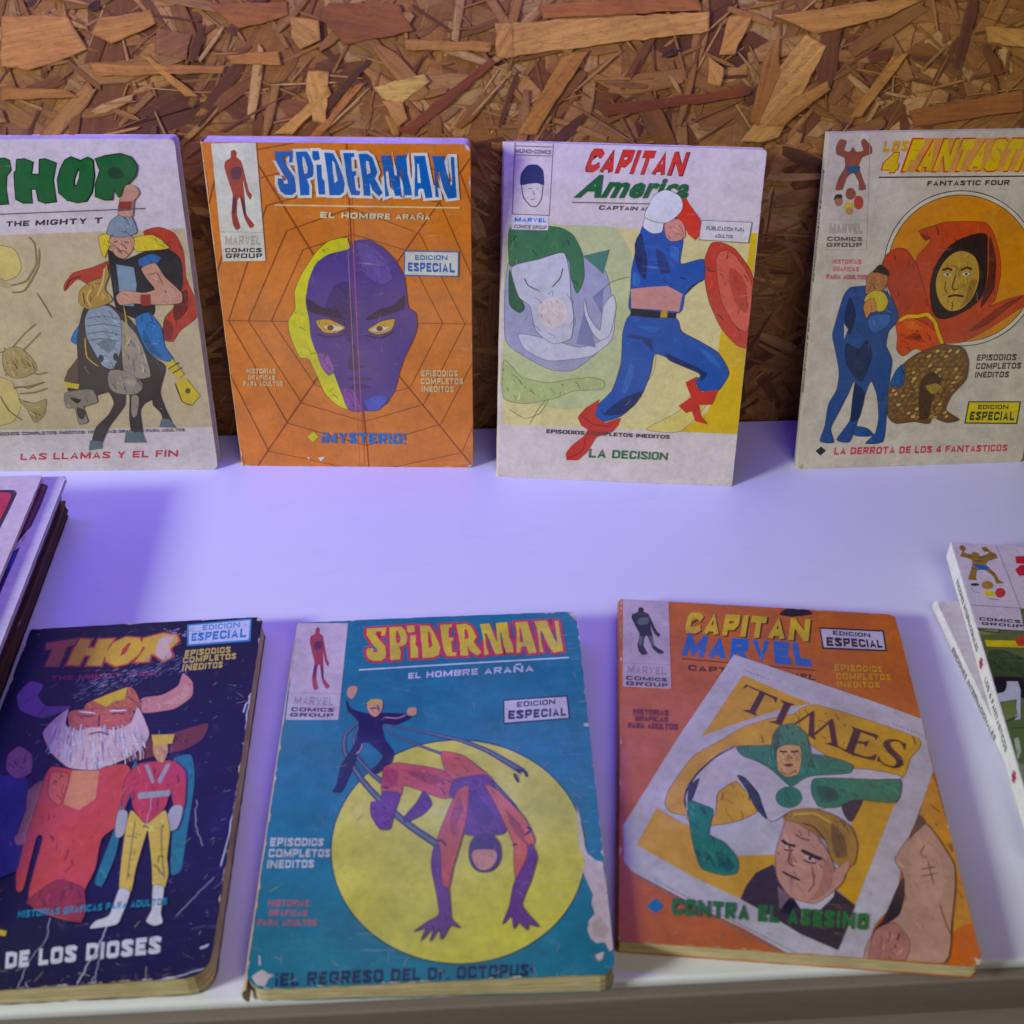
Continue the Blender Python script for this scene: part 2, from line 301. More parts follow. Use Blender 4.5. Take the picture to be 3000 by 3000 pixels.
('cover_illustration','s','8c6c38',[597,1102,597,1110,588,1116,580,1113,580,1105,589,1099]),
('cover_illustration','s','c0a058',[624,1104,624,1113,616,1122,607,1123,606,1114,615,1104]),
('cover_illustration','s','a07c3c',[651,1103,651,1110,643,1115,635,1112,636,1105,644,1100]),
('cover_illustration','s','b08c48',[679,1103,678,1110,669,1118,661,1118,662,1110,671,1102]),
('cover_illustration','s','8c6c38',[712,1104,712,1113,703,1119,694,1117,695,1108,704,1102]),
('cover_illustration','s','a07c3c',[741,1103,739,1112,726,1117,717,1114,720,1105,732,1100]),
('cover_illustration','s','8c6c38',[776,1108,773,1115,760,1118,752,1113,756,1105,768,1103]),
('cover_illustration','s','8c6c38',[802,1108,801,1115,791,1120,783,1117,785,1110,794,1105]),
('cover_illustration','s','a07c3c',[519,1128,517,1136,506,1141,498,1138,500,1130,510,1125]),
('cover_illustration','s','a07c3c',[542,1120,543,1128,536,1136,528,1135,527,1127,534,1119]),
('cover_illustration','s','b08c48',[589,1129,585,1137,573,1139,564,1133,568,1125,581,1123]),
('cover_illustration','s','8c6c38',[603,1122,606,1132,598,1141,589,1140,586,1131,593,1122]),
('cover_illustration','s','a07c3c',[649,1133,647,1141,636,1145,627,1141,629,1133,640,1129]),
('cover_illustration','s','c0a058',[676,1133,672,1141,660,1144,651,1139,654,1131,667,1128]),
('cover_illustration','s','a07c3c',[695,1126,695,1134,687,1141,679,1139,679,1132,687,1125]),
('cover_illustration','s','8c6c38',[732,1133,733,1142,725,1149,715,1147,714,1137,723,1130]),
('cover_illustration','s','c0a058',[759,1132,758,1140,749,1144,741,1139,743,1132,752,1128]),
('cover_illustration','s','8c6c38',[790,1125,791,1133,784,1142,776,1143,775,1135,782,1126]),
('cover_illustration','s','b08c48',[513,1149,513,1156,506,1163,499,1161,498,1154,506,1148]),
('cover_illustration','s','c0a058',[544,1145,542,1151,533,1154,527,1151,528,1144,537,1141]),
('cover_illustration','s','b08c48',[565,1156,562,1161,552,1163,546,1159,549,1153,558,1151]),
('cover_illustration','s','a07c3c',[599,1155,595,1163,582,1165,574,1160,578,1152,590,1150]),
('cover_illustration','s','c0a058',[635,1151,634,1160,624,1165,615,1162,616,1153,626,1148]),
('cover_illustration','s','c0a058',[656,1143,656,1151,649,1158,641,1159,641,1151,648,1143]),
('cover_illustration','s','8c6c38',[693,1146,693,1154,684,1161,675,1159,676,1151,685,1145]),
('cover_illustration','s','b08c48',[711,1145,712,1153,705,1160,696,1158,695,1149,703,1143]),
('cover_illustration','s','b08c48',[752,1144,753,1154,744,1162,734,1161,733,1152,742,1143]),
('cover_illustration','s','a07c3c',[782,1153,779,1161,767,1166,758,1162,761,1154,773,1150]),
('cover_illustration','s','8c6c38',[533,1167,531,1174,520,1179,512,1177,515,1170,525,1165]),
('cover_illustration','s','c0a058',[556,1175,552,1183,540,1186,532,1182,535,1174,547,1171]),
('cover_illustration','s','a07c3c',[593,1166,591,1175,579,1180,569,1176,571,1167,583,1162]),
('cover_illustration','s','8c6c38',[618,1167,619,1177,611,1187,602,1188,601,1179,610,1168]),
('cover_illustration','s','a07c3c',[647,1172,648,1180,642,1186,633,1183,632,1175,639,1169]),
('cover_illustration','s','c0a058',[677,1171,676,1180,667,1182,659,1177,661,1168,670,1165]),
('cover_illustration','s','a07c3c',[703,1164,706,1173,699,1182,690,1183,688,1173,695,1164]),
('cover_illustration','s','8c6c38',[739,1167,739,1175,730,1183,722,1183,722,1174,731,1166]),
('cover_illustration','s','c0a058',[771,1172,771,1181,760,1188,751,1186,752,1177,762,1170]),
('cover_illustration','s','b08c48',[792,1174,793,1183,784,1191,774,1189,773,1180,782,1172]),
('cover_illustration','s','8c6c38',[512,1192,512,1202,501,1209,491,1207,492,1197,502,1189]),
('cover_illustration','s','c0a058',[546,1187,546,1194,538,1202,530,1201,531,1194,539,1186]),
('cover_illustration','s','a07c3c',[574,1200,570,1207,559,1210,551,1205,555,1198,566,1196]),
('cover_illustration','s','a07c3c',[609,1191,608,1200,599,1209,590,1209,591,1201,600,1192]),
('cover_illustration','s','c0a058',[634,1197,636,1205,630,1211,622,1209,620,1201,626,1195]),
('cover_illustration','s','b08c48',[656,1195,658,1204,651,1210,642,1207,641,1198,648,1192]),
('cover_illustration','s','b08c48',[699,1201,696,1209,684,1212,675,1206,678,1198,690,1195]),
('cover_illustration','s','a07c3c',[730,1200,728,1208,718,1213,709,1211,712,1203,722,1198]),
('cover_illustration','s','c0a058',[761,1202,757,1209,745,1213,736,1211,740,1203,752,1199]),
('cover_illustration','s','a07c3c',[776,1190,778,1199,771,1209,762,1208,759,1198,766,1189]),
('cover_illustration','s','a07c3c',[465,1209,465,1217,456,1223,447,1220,448,1211,457,1206]),
('cover_illustration','s','8c6c38',[498,1208,499,1218,492,1228,482,1228,481,1218,488,1208]),
('cover_illustration','s','a07c3c',[528,1214,525,1222,514,1224,507,1219,510,1210,520,1208]),
('cover_illustration','s','b08c48',[566,1211,564,1220,554,1228,545,1227,547,1219,557,1211]),
('cover_illustration','s','b08c48',[599,1215,597,1222,588,1226,581,1222,583,1215,591,1211]),
('cover_illustration','s','b08c48',[623,1219,620,1228,607,1232,598,1227,601,1218,614,1214]),
('cover_illustration','s','8c6c38',[649,1225,647,1232,637,1236,630,1233,632,1226,642,1222]),
('cover_illustration','s','8c6c38',[682,1223,681,1230,672,1235,665,1231,666,1224,674,1219]),
('cover_illustration','s','a07c3c',[705,1211,706,1220,697,1230,688,1229,687,1220,696,1211]),
('cover_illustration','s','b08c48',[746,1220,744,1228,735,1235,726,1234,728,1226,738,1220]),
('cover_illustration','s','c0a058',[454,1234,453,1241,444,1246,437,1244,438,1236,446,1231]),
('cover_illustration','s','a07c3c',[488,1231,490,1241,483,1249,474,1249,472,1239,479,1231]),
('cover_illustration','s','a07c3c',[521,1235,520,1243,512,1247,504,1243,504,1235,513,1231]),
('cover_illustration','s','b08c48',[546,1244,543,1250,531,1254,523,1250,527,1244,538,1240]),
('cover_illustration','s','b08c48',[573,1234,574,1243,567,1249,558,1247,556,1238,564,1231]),
('cover_illustration','s','b08c48',[614,1241,613,1249,602,1257,594,1256,595,1247,605,1240]),
('cover_illustration','s','c0a058',[630,1239,632,1247,626,1254,618,1253,616,1245,622,1238]),
('cover_illustration','s','c0a058',[668,1245,670,1253,663,1260,655,1259,653,1250,660,1243]),
('cover_illustration','s','b08c48',[695,1239,696,1248,688,1259,680,1261,679,1252,687,1241]),
('cover_illustration','s','8c6c38',[726,1243,727,1251,720,1257,712,1255,711,1247,718,1241]),
('cover_illustration','s','b08c48',[757,1239,755,1247,746,1254,737,1253,739,1245,749,1238]),
('cover_illustration','s','b08c48',[446,1256,444,1264,434,1269,425,1266,427,1257,437,1252]),
('cover_illustration','s','c0a058',[469,1252,469,1260,460,1267,452,1266,452,1257,460,1250]),
('cover_illustration','s','c0a058',[507,1263,505,1271,495,1276,487,1273,489,1265,499,1261]),
('cover_illustration','s','b08c48',[532,1258,533,1267,525,1275,516,1274,515,1265,523,1257]),
('cover_illustration','s','8c6c38',[575,1260,575,1269,566,1278,558,1279,558,1270,567,1261]),
('cover_illustration','s','a07c3c',[605,1265,606,1274,597,1281,589,1280,588,1271,596,1263]),
('cover_illustration','s','b08c48',[634,1257,634,1267,625,1275,615,1273,615,1263,625,1255]),
('cover_illustration','s','b08c48',[666,1259,664,1268,652,1275,643,1273,645,1264,657,1258]),
('cover_illustration','s','a07c3c',[684,1274,681,1280,671,1282,664,1277,667,1271,677,1269]),
('cover_illustration','s','8c6c38',[720,1262,718,1271,707,1277,697,1275,699,1266,710,1260]),
('cover_illustration','s','a07c3c',[465,1289,464,1296,455,1299,448,1295,450,1287,459,1284]),
('cover_illustration','s','8c6c38',[495,1280,495,1288,488,1296,480,1296,480,1288,487,1280]),
('cover_illustration','s','b08c48',[522,1282,523,1290,517,1297,510,1296,509,1289,515,1282]),
('cover_illustration','s','8c6c38',[556,1286,553,1293,543,1296,536,1291,538,1283,548,1280]),
('cover_illustration','s','b08c48',[586,1288,585,1297,575,1304,567,1303,568,1294,577,1287]),
('cover_illustration','s','8c6c38',[618,1284,615,1292,604,1295,596,1289,599,1281,610,1279]),
('cover_illustration','s','8c6c38',[645,1286,647,1294,641,1302,633,1302,631,1294,637,1286]),
('cover_illustration','s','a07c3c',[683,1287,684,1297,675,1305,666,1303,665,1294,673,1286]),
('cover_illustration','s','8c6c38',[707,1291,709,1301,702,1309,693,1308,691,1298,697,1290]),
('cover_illustration','s','8c6c38',[454,1305,450,1313,438,1315,429,1309,433,1301,446,1299]),
('cover_illustration','s','c0a058',[493,1312,489,1320,478,1322,469,1316,473,1308,485,1306]),
('cover_illustration','s','8c6c38',[518,1299,520,1308,513,1315,504,1314,503,1305,510,1298]),
('cover_illustration','s','b08c48',[546,1304,545,1313,536,1318,527,1314,528,1305,538,1300]),
('cover_illustration','s','a07c3c',[571,1304,567,1311,555,1315,547,1311,551,1304,563,1301]),
('cover_illustration','s','c0a058',[608,1306,610,1315,603,1325,593,1326,592,1316,599,1306]),
('cover_illustration','s','a07c3c',[626,1310,629,1319,623,1327,614,1326,612,1317,618,1309]),
('cover_illustration','s','b08c48',[666,1304,667,1313,658,1322,649,1322,648,1312,657,1303]),
('cover_illustration','s','c0a058',[703,1313,702,1321,693,1326,684,1323,685,1314,695,1309]),
('cover_illustration','s','8c6c38',[470,1328,465,1335,453,1338,445,1333,449,1326,461,1324]),
('cover_illustration','s','b08c48',[509,1334,506,1342,493,1346,484,1341,488,1333,500,1329]),
('cover_illustration','s','8c6c38',[534,1325,534,1334,526,1344,517,1345,517,1336,526,1326]),
('cover_illustration','s','8c6c38',[559,1330,557,1338,546,1344,537,1342,539,1334,550,1328]),
('cover_illustration','s','c0a058',[591,1335,588,1342,577,1347,569,1344,572,1336,582,1332]),
('cover_illustration','s','b08c48',[621,1339,619,1347,609,1349,602,1343,604,1335,614,1333]),
('cover_illustration','s','8c6c38',[660,1333,660,1342,652,1350,644,1351,644,1342,652,1334]),
('cover_illustration','s','b08c48',[688,1334,688,1342,679,1349,671,1349,672,1341,680,1333]),
('cover_illustration','s','b08c48',[707,1333,707,1341,698,1349,690,1349,691,1341,699,1333]),
('cover_illustration','s','8c6c38',[460,1358,456,1366,445,1368,436,1363,440,1355,452,1352]),
('cover_illustration','s','8c6c38',[497,1358,493,1365,481,1370,472,1366,476,1359,488,1355]),
('cover_illustration','s','a07c3c',[517,1351,514,1359,505,1361,497,1355,500,1348,510,1346]),
('cover_illustration','s','c0a058',[549,1357,547,1365,536,1369,528,1365,530,1357,541,1353]),
('cover_illustration','s','b08c48',[579,1358,579,1367,570,1376,561,1375,561,1366,570,1357]),
('cover_illustration','s','8c6c38',[607,1357,606,1367,595,1373,585,1370,586,1360,597,1353]),
('cover_illustration','s','b08c48',[639,1360,642,1369,635,1377,626,1376,624,1367,631,1359]),
('cover_illustration','s','8c6c38',[668,1351,667,1359,658,1366,650,1364,651,1356,660,1350]),
('cover_illustration','s','a07c3c',[697,1356,696,1364,687,1370,679,1368,680,1360,689,1354]),
('cover_illustration','s','c0a058',[736,1359,734,1366,724,1371,717,1368,718,1360,728,1356]),
('cover_illustration','s','8c6c38',[469,1373,469,1381,461,1388,453,1386,453,1378,461,1371]),
('cover_illustration','s','8c6c38',[506,1376,505,1384,495,1391,487,1390,488,1382,498,1375]),
('cover_illustration','s','8c6c38',[534,1373,533,1382,523,1387,515,1384,516,1376,526,1371]),
('cover_illustration','s','c0a058',[575,1376,572,1384,560,1388,552,1384,555,1376,566,1372]),
('cover_illustration','s','b08c48',[595,1381,593,1390,581,1396,572,1392,574,1383,586,1377]),
('cover_illustration','s','8c6c38',[627,1387,624,1394,613,1396,605,1391,609,1383,620,1381]),
('cover_illustration','s','a07c3c',[669,1378,666,1387,653,1391,644,1385,647,1376,660,1372]),
('cover_illustration','s','b08c48',[689,1383,686,1390,675,1395,667,1391,670,1384,681,1379]),
('cover_illustration','s','c0a058',[744,1377,745,1385,737,1392,729,1390,729,1382,737,1376]),
('cover_illustration','s','3a2a20',[582,1182,633,1146,687,1195,653,1290,647,1388,601,1396,579,1288]),
('cover_illustration','s','a89040',[606,1221,660,1208,692,1233,649,1266]),
('cover_illustration','s','2c5890',[424,1211,445,1136,480,1105,492,1213]),
('publisher_panel','s','8a4834',[50,28,81,38,74,77,98,84,112,63,131,84,162,80,147,43,161,27,199,63,204,93,162,111,150,149,169,195,195,252,163,258,155,220,126,179,98,202,84,253,49,253,59,201,84,152,76,111,40,96,32,62]),
('publisher_panel','s','1e5068',[87,149,153,149,151,172,128,182,101,174]),
('publisher_panel','s','a06a50',[89,306,89,313,87,320,83,325,78,328,73,329,67,328,61,325,56,319,53,313,51,305,51,298,53,292,57,287,62,283,68,282,74,284,79,287,84,292,88,299]),
('publisher_panel','s','241e1e',[45,301,54,276,80,275,86,294,60,293]),
('publisher_panel','s','8a4834',[148,274,148,282,145,289,140,295,134,299,126,300,119,299,111,295,105,289,101,281,99,273,99,265,102,257,107,251,113,248,120,247,128,248,135,252,141,258,146,265]),
('publisher_panel','s','b04030',[188,314,188,324,186,333,182,340,176,344,169,346,162,344,155,339,149,332,145,323,143,313,143,303,145,294,149,287,155,283,162,282,169,283,176,288,182,295,186,304]),
('publisher_panel','s','c8b440',[147,335,146,342,144,349,139,354,132,357,125,358,117,357,110,354,104,348,100,341,98,334,98,327,101,320,106,315,112,312,120,311,127,312,134,316,140,321,145,328]),
('publisher_panel','s','b88858',[143,352,143,357,141,362,138,366,133,368,128,369,122,368,117,365,113,361,110,356,108,351,108,346,110,341,114,338,119,335,124,335,129,336,135,338,139,342,142,347]),
('publisher_panel','l','a8a294',[22,389,216,396],0.2),
('publisher_panel','l','a8a294',[186,8,227,536],0.2),
('publisher_panel','l','a8a294',[27,531,226,535],0.2),
('publisher_panel','t','a8a294',[37,407,191,412,197,459,40,454],['MARVEL',0.08]),
('publisher_panel','t','5a544c',[32,468,201,474,203,493,33,489],['COMICS',0.05]),
('publisher_panel','t','5a544c',[33,497,201,501,204,521,33,517],['GROUP',0.05]),
('title_lettering','t','d8983a',[258,40,378,39,370,87,253,90],['LOS',0.09]),
('title_lettering','t','c03a2a',[271,88,346,89,335,185,243,183],['4',0.12]),
('title_lettering','t','d4b020',[276,93,342,94,330,179,250,179],['4',0.09]),
('title_lettering','p','d89050',[388,29,1198,39,1159,188,351,180]),
('title_lettering','t','c03a2a',[384,28,1194,36,1152,192,347,182],['FANTASTICOS',0.13]),
('title_lettering','t','d4b020',[392,35,1188,43,1144,185,357,175],['FANTASTICOS',0.095]),
('title_lettering','l','241e1c',[248,201,1250,211],0.6),
('subtitle_lettering','t','3a3430',[483,221,876,224,876,247,483,244],['FANTASTIC FOUR',0.05]),
('notice_lettering','t','cc6a70',[70,576,209,580,211,603,71,598],['HISTORIAS',0.05]),
('notice_lettering','t','cc6a70',[74,611,201,615,203,638,75,634],['GRAFICAS',0.05]),
('notice_lettering','t','cc6a70',[45,647,241,654,244,676,46,670],['PARA ADULTOS',0.05]),
('notice_lettering','t','4c4640',[850,1065,1052,1067,1053,1101,850,1097],['EPISODIOS',0.05]),
('notice_lettering','t','4c4640',[852,1109,1083,1113,1084,1145,852,1141],['COMPLETOS',0.05]),
('notice_lettering','t','4c4640',[854,1154,1029,1157,1029,1189,854,1185],['INEDITOS',0.05]),
('edition_badge','p','3a4820',[840,1308,1115,1317,1116,1440,837,1428]),
('edition_badge','p','ccb82a',[847,1315,1108,1323,1108,1432,844,1421]),
('edition_badge','t','3a4820',[895,1329,1053,1334,1054,1357,896,1352],['EDICION',0.03]),
('edition_badge','t','3a4820',[861,1363,1091,1372,1094,1419,860,1410],['ESPECIAL',0.06]),
('caption_lettering','p','24221f',[82,1552,108,1528,136,1552,110,1578]),
('caption_lettering','t','c04458',[180,1536,1086,1549,1088,1587,179,1576],['LA DERROTA DE LOS 4 FANTASTICOS',0.05]),
],
'rider': [
('cover_illustration','p','b8aa88',[-281,446,808,410,1169,398,1186,827,1182,1400,-535,1415]),
('cover_illustration','s','c4b470',[232,493,374,484,400,576,344,632,238,631]),
('cover_illustration','s','c0b074',[116,1118,240,1150,261,1274,195,1368,42,1378]),
('cover_illustration','k','84724a',[292,627,338,662,413,641,474,558,483,466,463,435],0.9),
('cover_illustration','k','84724a',[331,697,395,688,479,576,501,485],0.9),
('cover_illustration','k','84724a',[215,998,274,978,354,900,418,851],0.9),
('cover_illustration','k','84724a',[316,999,383,939,432,895],0.9),
('cover_illustration','k','84724a',[248,1109,313,1059,368,1110,426,1100],0.9),
('cover_illustration','k','84724a',[243,1180,319,1173,402,1151],0.9),
('cover_illustration','k','84724a',[264,1212,340,1207,411,1182],0.9),
('cover_illustration','k','84724a',[169,1221,199,1305,254,1358],0.9),
('cover_illustration','k','84724a',[447,698,472,755,496,823],0.9),
('cover_illustration','k','84724a',[240,968,260,1048,218,1119],0.9),
('cover_illustration','s','a08e60',[233,998,304,969,358,1019,372,1089,281,1130,222,1099]),
('cover_illustration','s','a89870',[291,631,338,660,326,679,285,660]),
('cover_illustration','k','6a5838',[242,1186,281,1176,317,1183,402,1151],0.5),
('cover_illustration','s','9c8c60',[258,1243,329,1264,390,1244,364,1327,309,1369,286,1295]),
('cover_illustration','s','a8402e',[983,414,1056,392,1122,423,1151,505,1147,635,1180,749,1170,826,1087,889,1043,945,997,931,1022,826,1108,730,1106,542,1024,496]),
('cover_illustration','s','6a281e',[1081,730,1140,692,1128,788,1067,836]),
('cover_illustration','s','6a281e',[1021,835,1054,865,1035,934,1000,923]),
('cover_illustration','s','a8402e',[808,550,727,579,634,605,584,659,579,691,647,633,704,666,776,634]),
('cover_illustration','k','5a2018',[583,689,609,642,667,619],0.7),
('cover_illustration','s','201c1e',[812,495,875,541,970,505,1078,491,1133,542,1121,682,1045,730,993,710,975,806,885,830,803,776,800,681,803,578]),
('cover_illustration','p','7890a0',[836,564,914,578,915,663,886,767,828,762,832,662]),
('cover_illustration','s','34609a',[942,541,1003,516,1045,533,1014,565,946,574]),
('cover_illustration','s','c8b43c',[780,431,823,424,830,450,789,530,777,495]),
('cover_illustration','s','c8b43c',[935,441,1025,428,1089,487,1006,498,935,500]),
('cover_illustration','s','b88c74',[828,441,880,427,930,439,926,486,881,534,843,524,827,486]),
('cover_illustration','k','4a3028',[840,461,862,455],0.5),
('cover_illustration','k','4a3028',[888,459,910,461],0.5),
('cover_illustration','k','6a3a30',[851,500,882,500],0.5),
('cover_illustration','s','7c8c94',[817,418,842,364,890,333,941,347,953,414,892,436,848,433]),
('cover_illustration','s','b88c74',[925,224,979,209,990,237,961,272,943,342,883,333,898,271]),
('cover_illustration','p','8a3428',[895,273,953,273,942,314,885,317]),
('cover_illustration','s','b88c74',[949,583,1015,560,1050,626,1116,703,1107,751,1013,760,897,753,823,759,812,719,852,689,940,702,997,684,968,635]),
('cover_illustration','p','8a3428',[925,710,972,708,966,764,921,763]),
('cover_illustration','k','7a5444',[971,616,1017,607,1036,663],0.5),
('cover_illustration','s','2e6ea8',[886,825,953,800,997,874,1002,973,1032,1035,992,1045,924,1003,891,913]),
('cover_illustration','s','2e6ea8',[638,841,582,901,565,943,619,961]),
('cover_illustration','s','184870',[914,884,940,953,976,1023,933,1003,905,943]),
('cover_illustration','s','3a342a',[660,766,598,921,569,1091,502,1195,619,1225,697,1205,715,1267,677,1330,609,1393,575,1470,616,1482,666,1394,761,1278,776,1210,797,1226,778,1341,777,1418,825,1419,832,1310,859,1268,902,1248,904,1279,936,1324,943,1396,977,1375,958,1301,943,1206,988,1073,915,1002,879,874,842,815,770,757]),
('cover_illustration','s','948c7c',[816,834,874,903,904,1012,911,1124,839,1134,790,1092,797,972]),
('cover_illustration','s','8c8474',[725,1092,807,1103,867,1165,827,1216,734,1210,704,1163]),
('cover_illustration','s','a8a090',[793,1133,838,1144,824,1175,792,1169]),
('cover_illustration','s','8c8474',[807,1226,838,1237,814,1331,791,1331]),
('cover_illustration','s','847c6c',[484,1213,548,1195,624,1194,634,1258,561,1287,571,1363,526,1377,520,1292,480,1288]),
('cover_illustration','s','3a342a',[532,1287,567,1308,550,1350,528,1339]),
('cover_illustration','s','2a2620',[504,1234,559,1245,536,1266]),
('cover_illustration','s','8a98a4',[680,780,768,764,813,824,802,942,775,1022,735,1084,692,1066,671,1011,642,921,648,833]),
('cover_illustration','k','4c5660',[657,826,733,814,814,830],0.4),
('cover_illustration','k','4c5660',[650,864,727,853,808,869],0.4),
('cover_illustration','k','4c5660',[643,904,720,892,802,908],0.4),
('cover_illustration','k','4c5660',[637,938,715,927,796,943],0.4),
('cover_illustration','s','30343a',[703,1029,702,1035,699,1041,695,1045,691,1048,687,1049,683,1048,680,1045,678,1041,677,1035,677,1029,679,1023,682,1017,685,1013,689,1010,694,1009,697,1010,701,1013,703,1017,704,1023]),
('cover_illustration','s','30343a',[775,1022,773,1028,770,1033,767,1038,763,1041,759,1042,755,1041,752,1038,749,1033,749,1028,749,1021,751,1015,753,1010,757,1005,761,1002,765,1001,769,1002,772,1005,774,1010,775,1015]),
('cover_illustration','s','5c6870',[692,951,737,932,775,952,730,1001]),
('cover_illustration','s','a08444',[791,559,794,615,764,681,793,733,751,759,675,780,636,748,650,690,707,645,766,624]),
('cover_illustration','k','c8b070',[781,578,760,652,722,718],0.7),
('cover_illustration','k','c8b070',[701,680,675,728,687,766],0.7),
('cover_illustration','k','5a4424',[662,699,661,756],0.6),
('cover_illustration','k','b8a03c',[633,921,625,1021,672,1071],0.6),
('cover_illustration','k','b8a03c',[840,767,837,903,801,1022],0.6),
('cover_illustration','p','c4b03a',[1030,1035,1076,1115,1045,1137,993,1071]),
('cover_illustration','l','2a2620',[1003,1086,1056,1054],0.5),
('cover_illustration','l','2a2620',[1020,1109,1069,1079],0.5),
('cover_illustration','p','c4b03a',[1028,1155,1082,1135,1136,1229,1087,1283,1047,1259]),
('cover_illustration','k','4a4a28',[1023,1161,1047,1259,1092,1281],0.6),
('cover_illustration','s','5a5228',[1094,1202,1093,1207,1091,1211,1088,1214,1084,1216,1079,1217,1075,1216,1072,1214,1069,1211,1068,1207,1068,1202,1069,1198,1072,1194,1075,1191,1079,1188,1083,1188,1087,1189,1091,1191,1093,1194,1094,1198]),
('cover_illustration','p','c4b03a',[495,1152,564,1162,554,1189,495,1178]),
('cover_illustration','p','5a4838',[520,1091,584,1020,554,1162,492,1146]),
('cover_illustration','p','5c6a6e',[745,1427,826,1423,837,1484,729,1483]),
('cover_illustration','p','5c6a6e',[563,1468,617,1474,615,1514,547,1525]),
('cover_illustration','p','5c6a6e',[932,1353,968,1354,996,1403,914,1398]),
('title_lettering','g','142a16',[[315,85,426,79,447,89,447,135,422,160,408,218,405,286,339,292,358,167,299,160]]),
('title_lettering','g','142a16',[[474,85,511,82,550,98,533,149,560,149,573,85,602,82,650,102,623,178,619,277,564,284,534,272,533,221,517,221,511,283,467,283,435,265,443,196,450,146,461,135]]),
('title_lettering','g','142a16',[[714,73,754,89,788,75,813,89,808,161,786,233,754,275,709,282,664,271,631,236,634,178,654,132,683,89],[738,135,740,141,732,171,716,200,711,200,717,175]]),
('title_lettering','g','142a16',[[817,83,867,68,932,59,980,75,1003,115,989,161,950,197,925,219,914,248,894,257,880,222,869,268,831,269,791,253,799,197,829,136]]),
('title_lettering','g','1c5a2a',[[315,85,426,79,447,89,447,135,422,160,408,218,405,286,339,292,358,167,299,160]],-0.55),
('title_lettering','g','1c5a2a',[[474,85,511,82,550,98,533,149,560,149,573,85,602,82,650,102,623,178,619,277,564,284,534,272,533,221,517,221,511,283,467,283,435,265,443,196,450,146,461,135]],-0.55),
('title_lettering','g','1c5a2a',[[714,73,754,89,788,75,813,89,808,161,786,233,754,275,709,282,664,271,631,236,634,178,654,132,683,89],[738,135,740,141,732,171,716,200,711,200,717,175]],-0.55),
('title_lettering','g','1c5a2a',[[817,83,867,68,932,59,980,75,1003,115,989,161,950,197,925,219,914,248,894,257,880,222,869,268,831,269,791,253,799,197,829,136]],-0.55),
('title_lettering','s','163c1c',[872,129,912,122,935,154,915,172,872,168]),
('title_lettering','s','b88c74',[931,208,954,197,974,204,990,230,977,255,950,270,911,266]),
('title_lettering','l','5c545c',[98,339,1003,305],0.45),
('subtitle_lettering','t','36303a',[377,363,810,345,803,372,370,387],['THE MIGHTY T',0.05]),
('caption_lettering','t','4a4448',[71,1421,1038,1406,1036,1422,67,1439],['EPISODIOS COMPLETOS INEDITOS: HISTORIAS GRAFICAS PARA ADULTOS',0.02]),
('caption_lettering','t','b03c44',[207,1541,991,1527,983,1566,196,1579],['LAS LLAMAS Y EL FIN',0.03]),
],
'spid': [
('cover_illustration','s','1c3a3a',[1118,1198,1102,1285,1071,1365,1027,1435,970,1495,905,1541,832,1574,754,1592,674,1595,595,1584,517,1557,444,1517,379,1463,323,1398,279,1323,248,1240,232,1151,234,1061,252,973,289,889,342,815,410,754,491,709,580,683,674,677,768,692,858,728,939,781,1007,849,1061,929,1097,1016,1116,1107]),
('cover_illustration','s','d8c83c',[1113,1198,1098,1283,1067,1363,1023,1433,967,1491,902,1537,830,1570,753,1588,674,1591,595,1579,519,1553,447,1513,382,1460,326,1395,282,1321,252,1239,237,1152,238,1063,257,975,293,893,346,819,413,759,493,715,581,689,674,684,767,699,856,733,936,786,1004,853,1057,932,1093,1018,1112,1108]),
('cover_illustration','k','38404c',[393,588,494,615,587,649,687,684,793,744,913,843],[0.7,1.0,1.4,1.9,2.3,3.0]),
('cover_illustration','k','6a7480',[393,588,494,615,587,649,687,684,793,744,913,843],[0.315,0.45,0.63,0.855,1.035,1.35]),
('cover_illustration','k','38404c',[386,607,522,697,646,760,751,824,822,918,875,998,911,1085],[0.7,1.1,1.5,1.9,2.1,2.1,1.9]),
('cover_illustration','k','6a7480',[386,607,522,697,646,760,751,824,822,918,875,998,911,1085],[0.315,0.49500000000000005,0.675,0.855,0.9450000000000001,0.9450000000000001,0.855]),
('cover_illustration','k','38404c',[286,580,246,632,250,717,325,853,411,965,508,1064,602,1142],[1.1,1.5,1.9,2.3,2.6,2.8,3.0]),
('cover_illustration','k','6a7480',[286,580,246,632,250,717,325,853,411,965,508,1064,602,1142],[0.49500000000000005,0.675,0.855,1.035,1.1700000000000002,1.26,1.35]),
('cover_illustration','k','38404c',[294,602,279,655,303,751,364,830,423,888],[1.0,1.2,1.6,2.0,2.2]),
('cover_illustration','k','6a7480',[294,602,279,655,303,751,364,830,423,888],[0.45,0.54,0.7200000000000001,0.9,0.9900000000000001]),
('cover_illustration','s','141628',[237,453,260,502,323,529,390,530,475,540,494,563,435,595,385,587,398,661,434,726,430,778,380,826,355,814,394,745,340,681,315,680,289,781,258,891,246,904,217,897,231,868,240,778,289,666,292,569,246,512]),
('cover_illustration','k','b88aa0',[315,678,309,709,294,729],0.6),
('cover_illustration','k','b88aa0',[391,553,442,561,475,546],0.6),
('cover_illustration','s','c89878',[241,387,276,388,263,448,240,433]),
('cover_illustration','s','c89878',[481,513,513,512,511,547,481,548]),
('cover_illustration','s','c89878',[322,482,371,473,381,508,359,548,333,530]),
('cover_illustration','s','c8a840',[318,480,336,458,375,462,380,487,337,487]),
('cover_illustration','k','2a2020',[332,505,372,505],0.5),
('cover_illustration','s','c05a44',[403,797,451,779,605,817,678,871,662,944,615,948,567,924,478,883,468,929,400,908,397,847]),
('cover_illustration','s','c8643c',[613,735,695,760,767,835,799,877,686,896,630,828]),
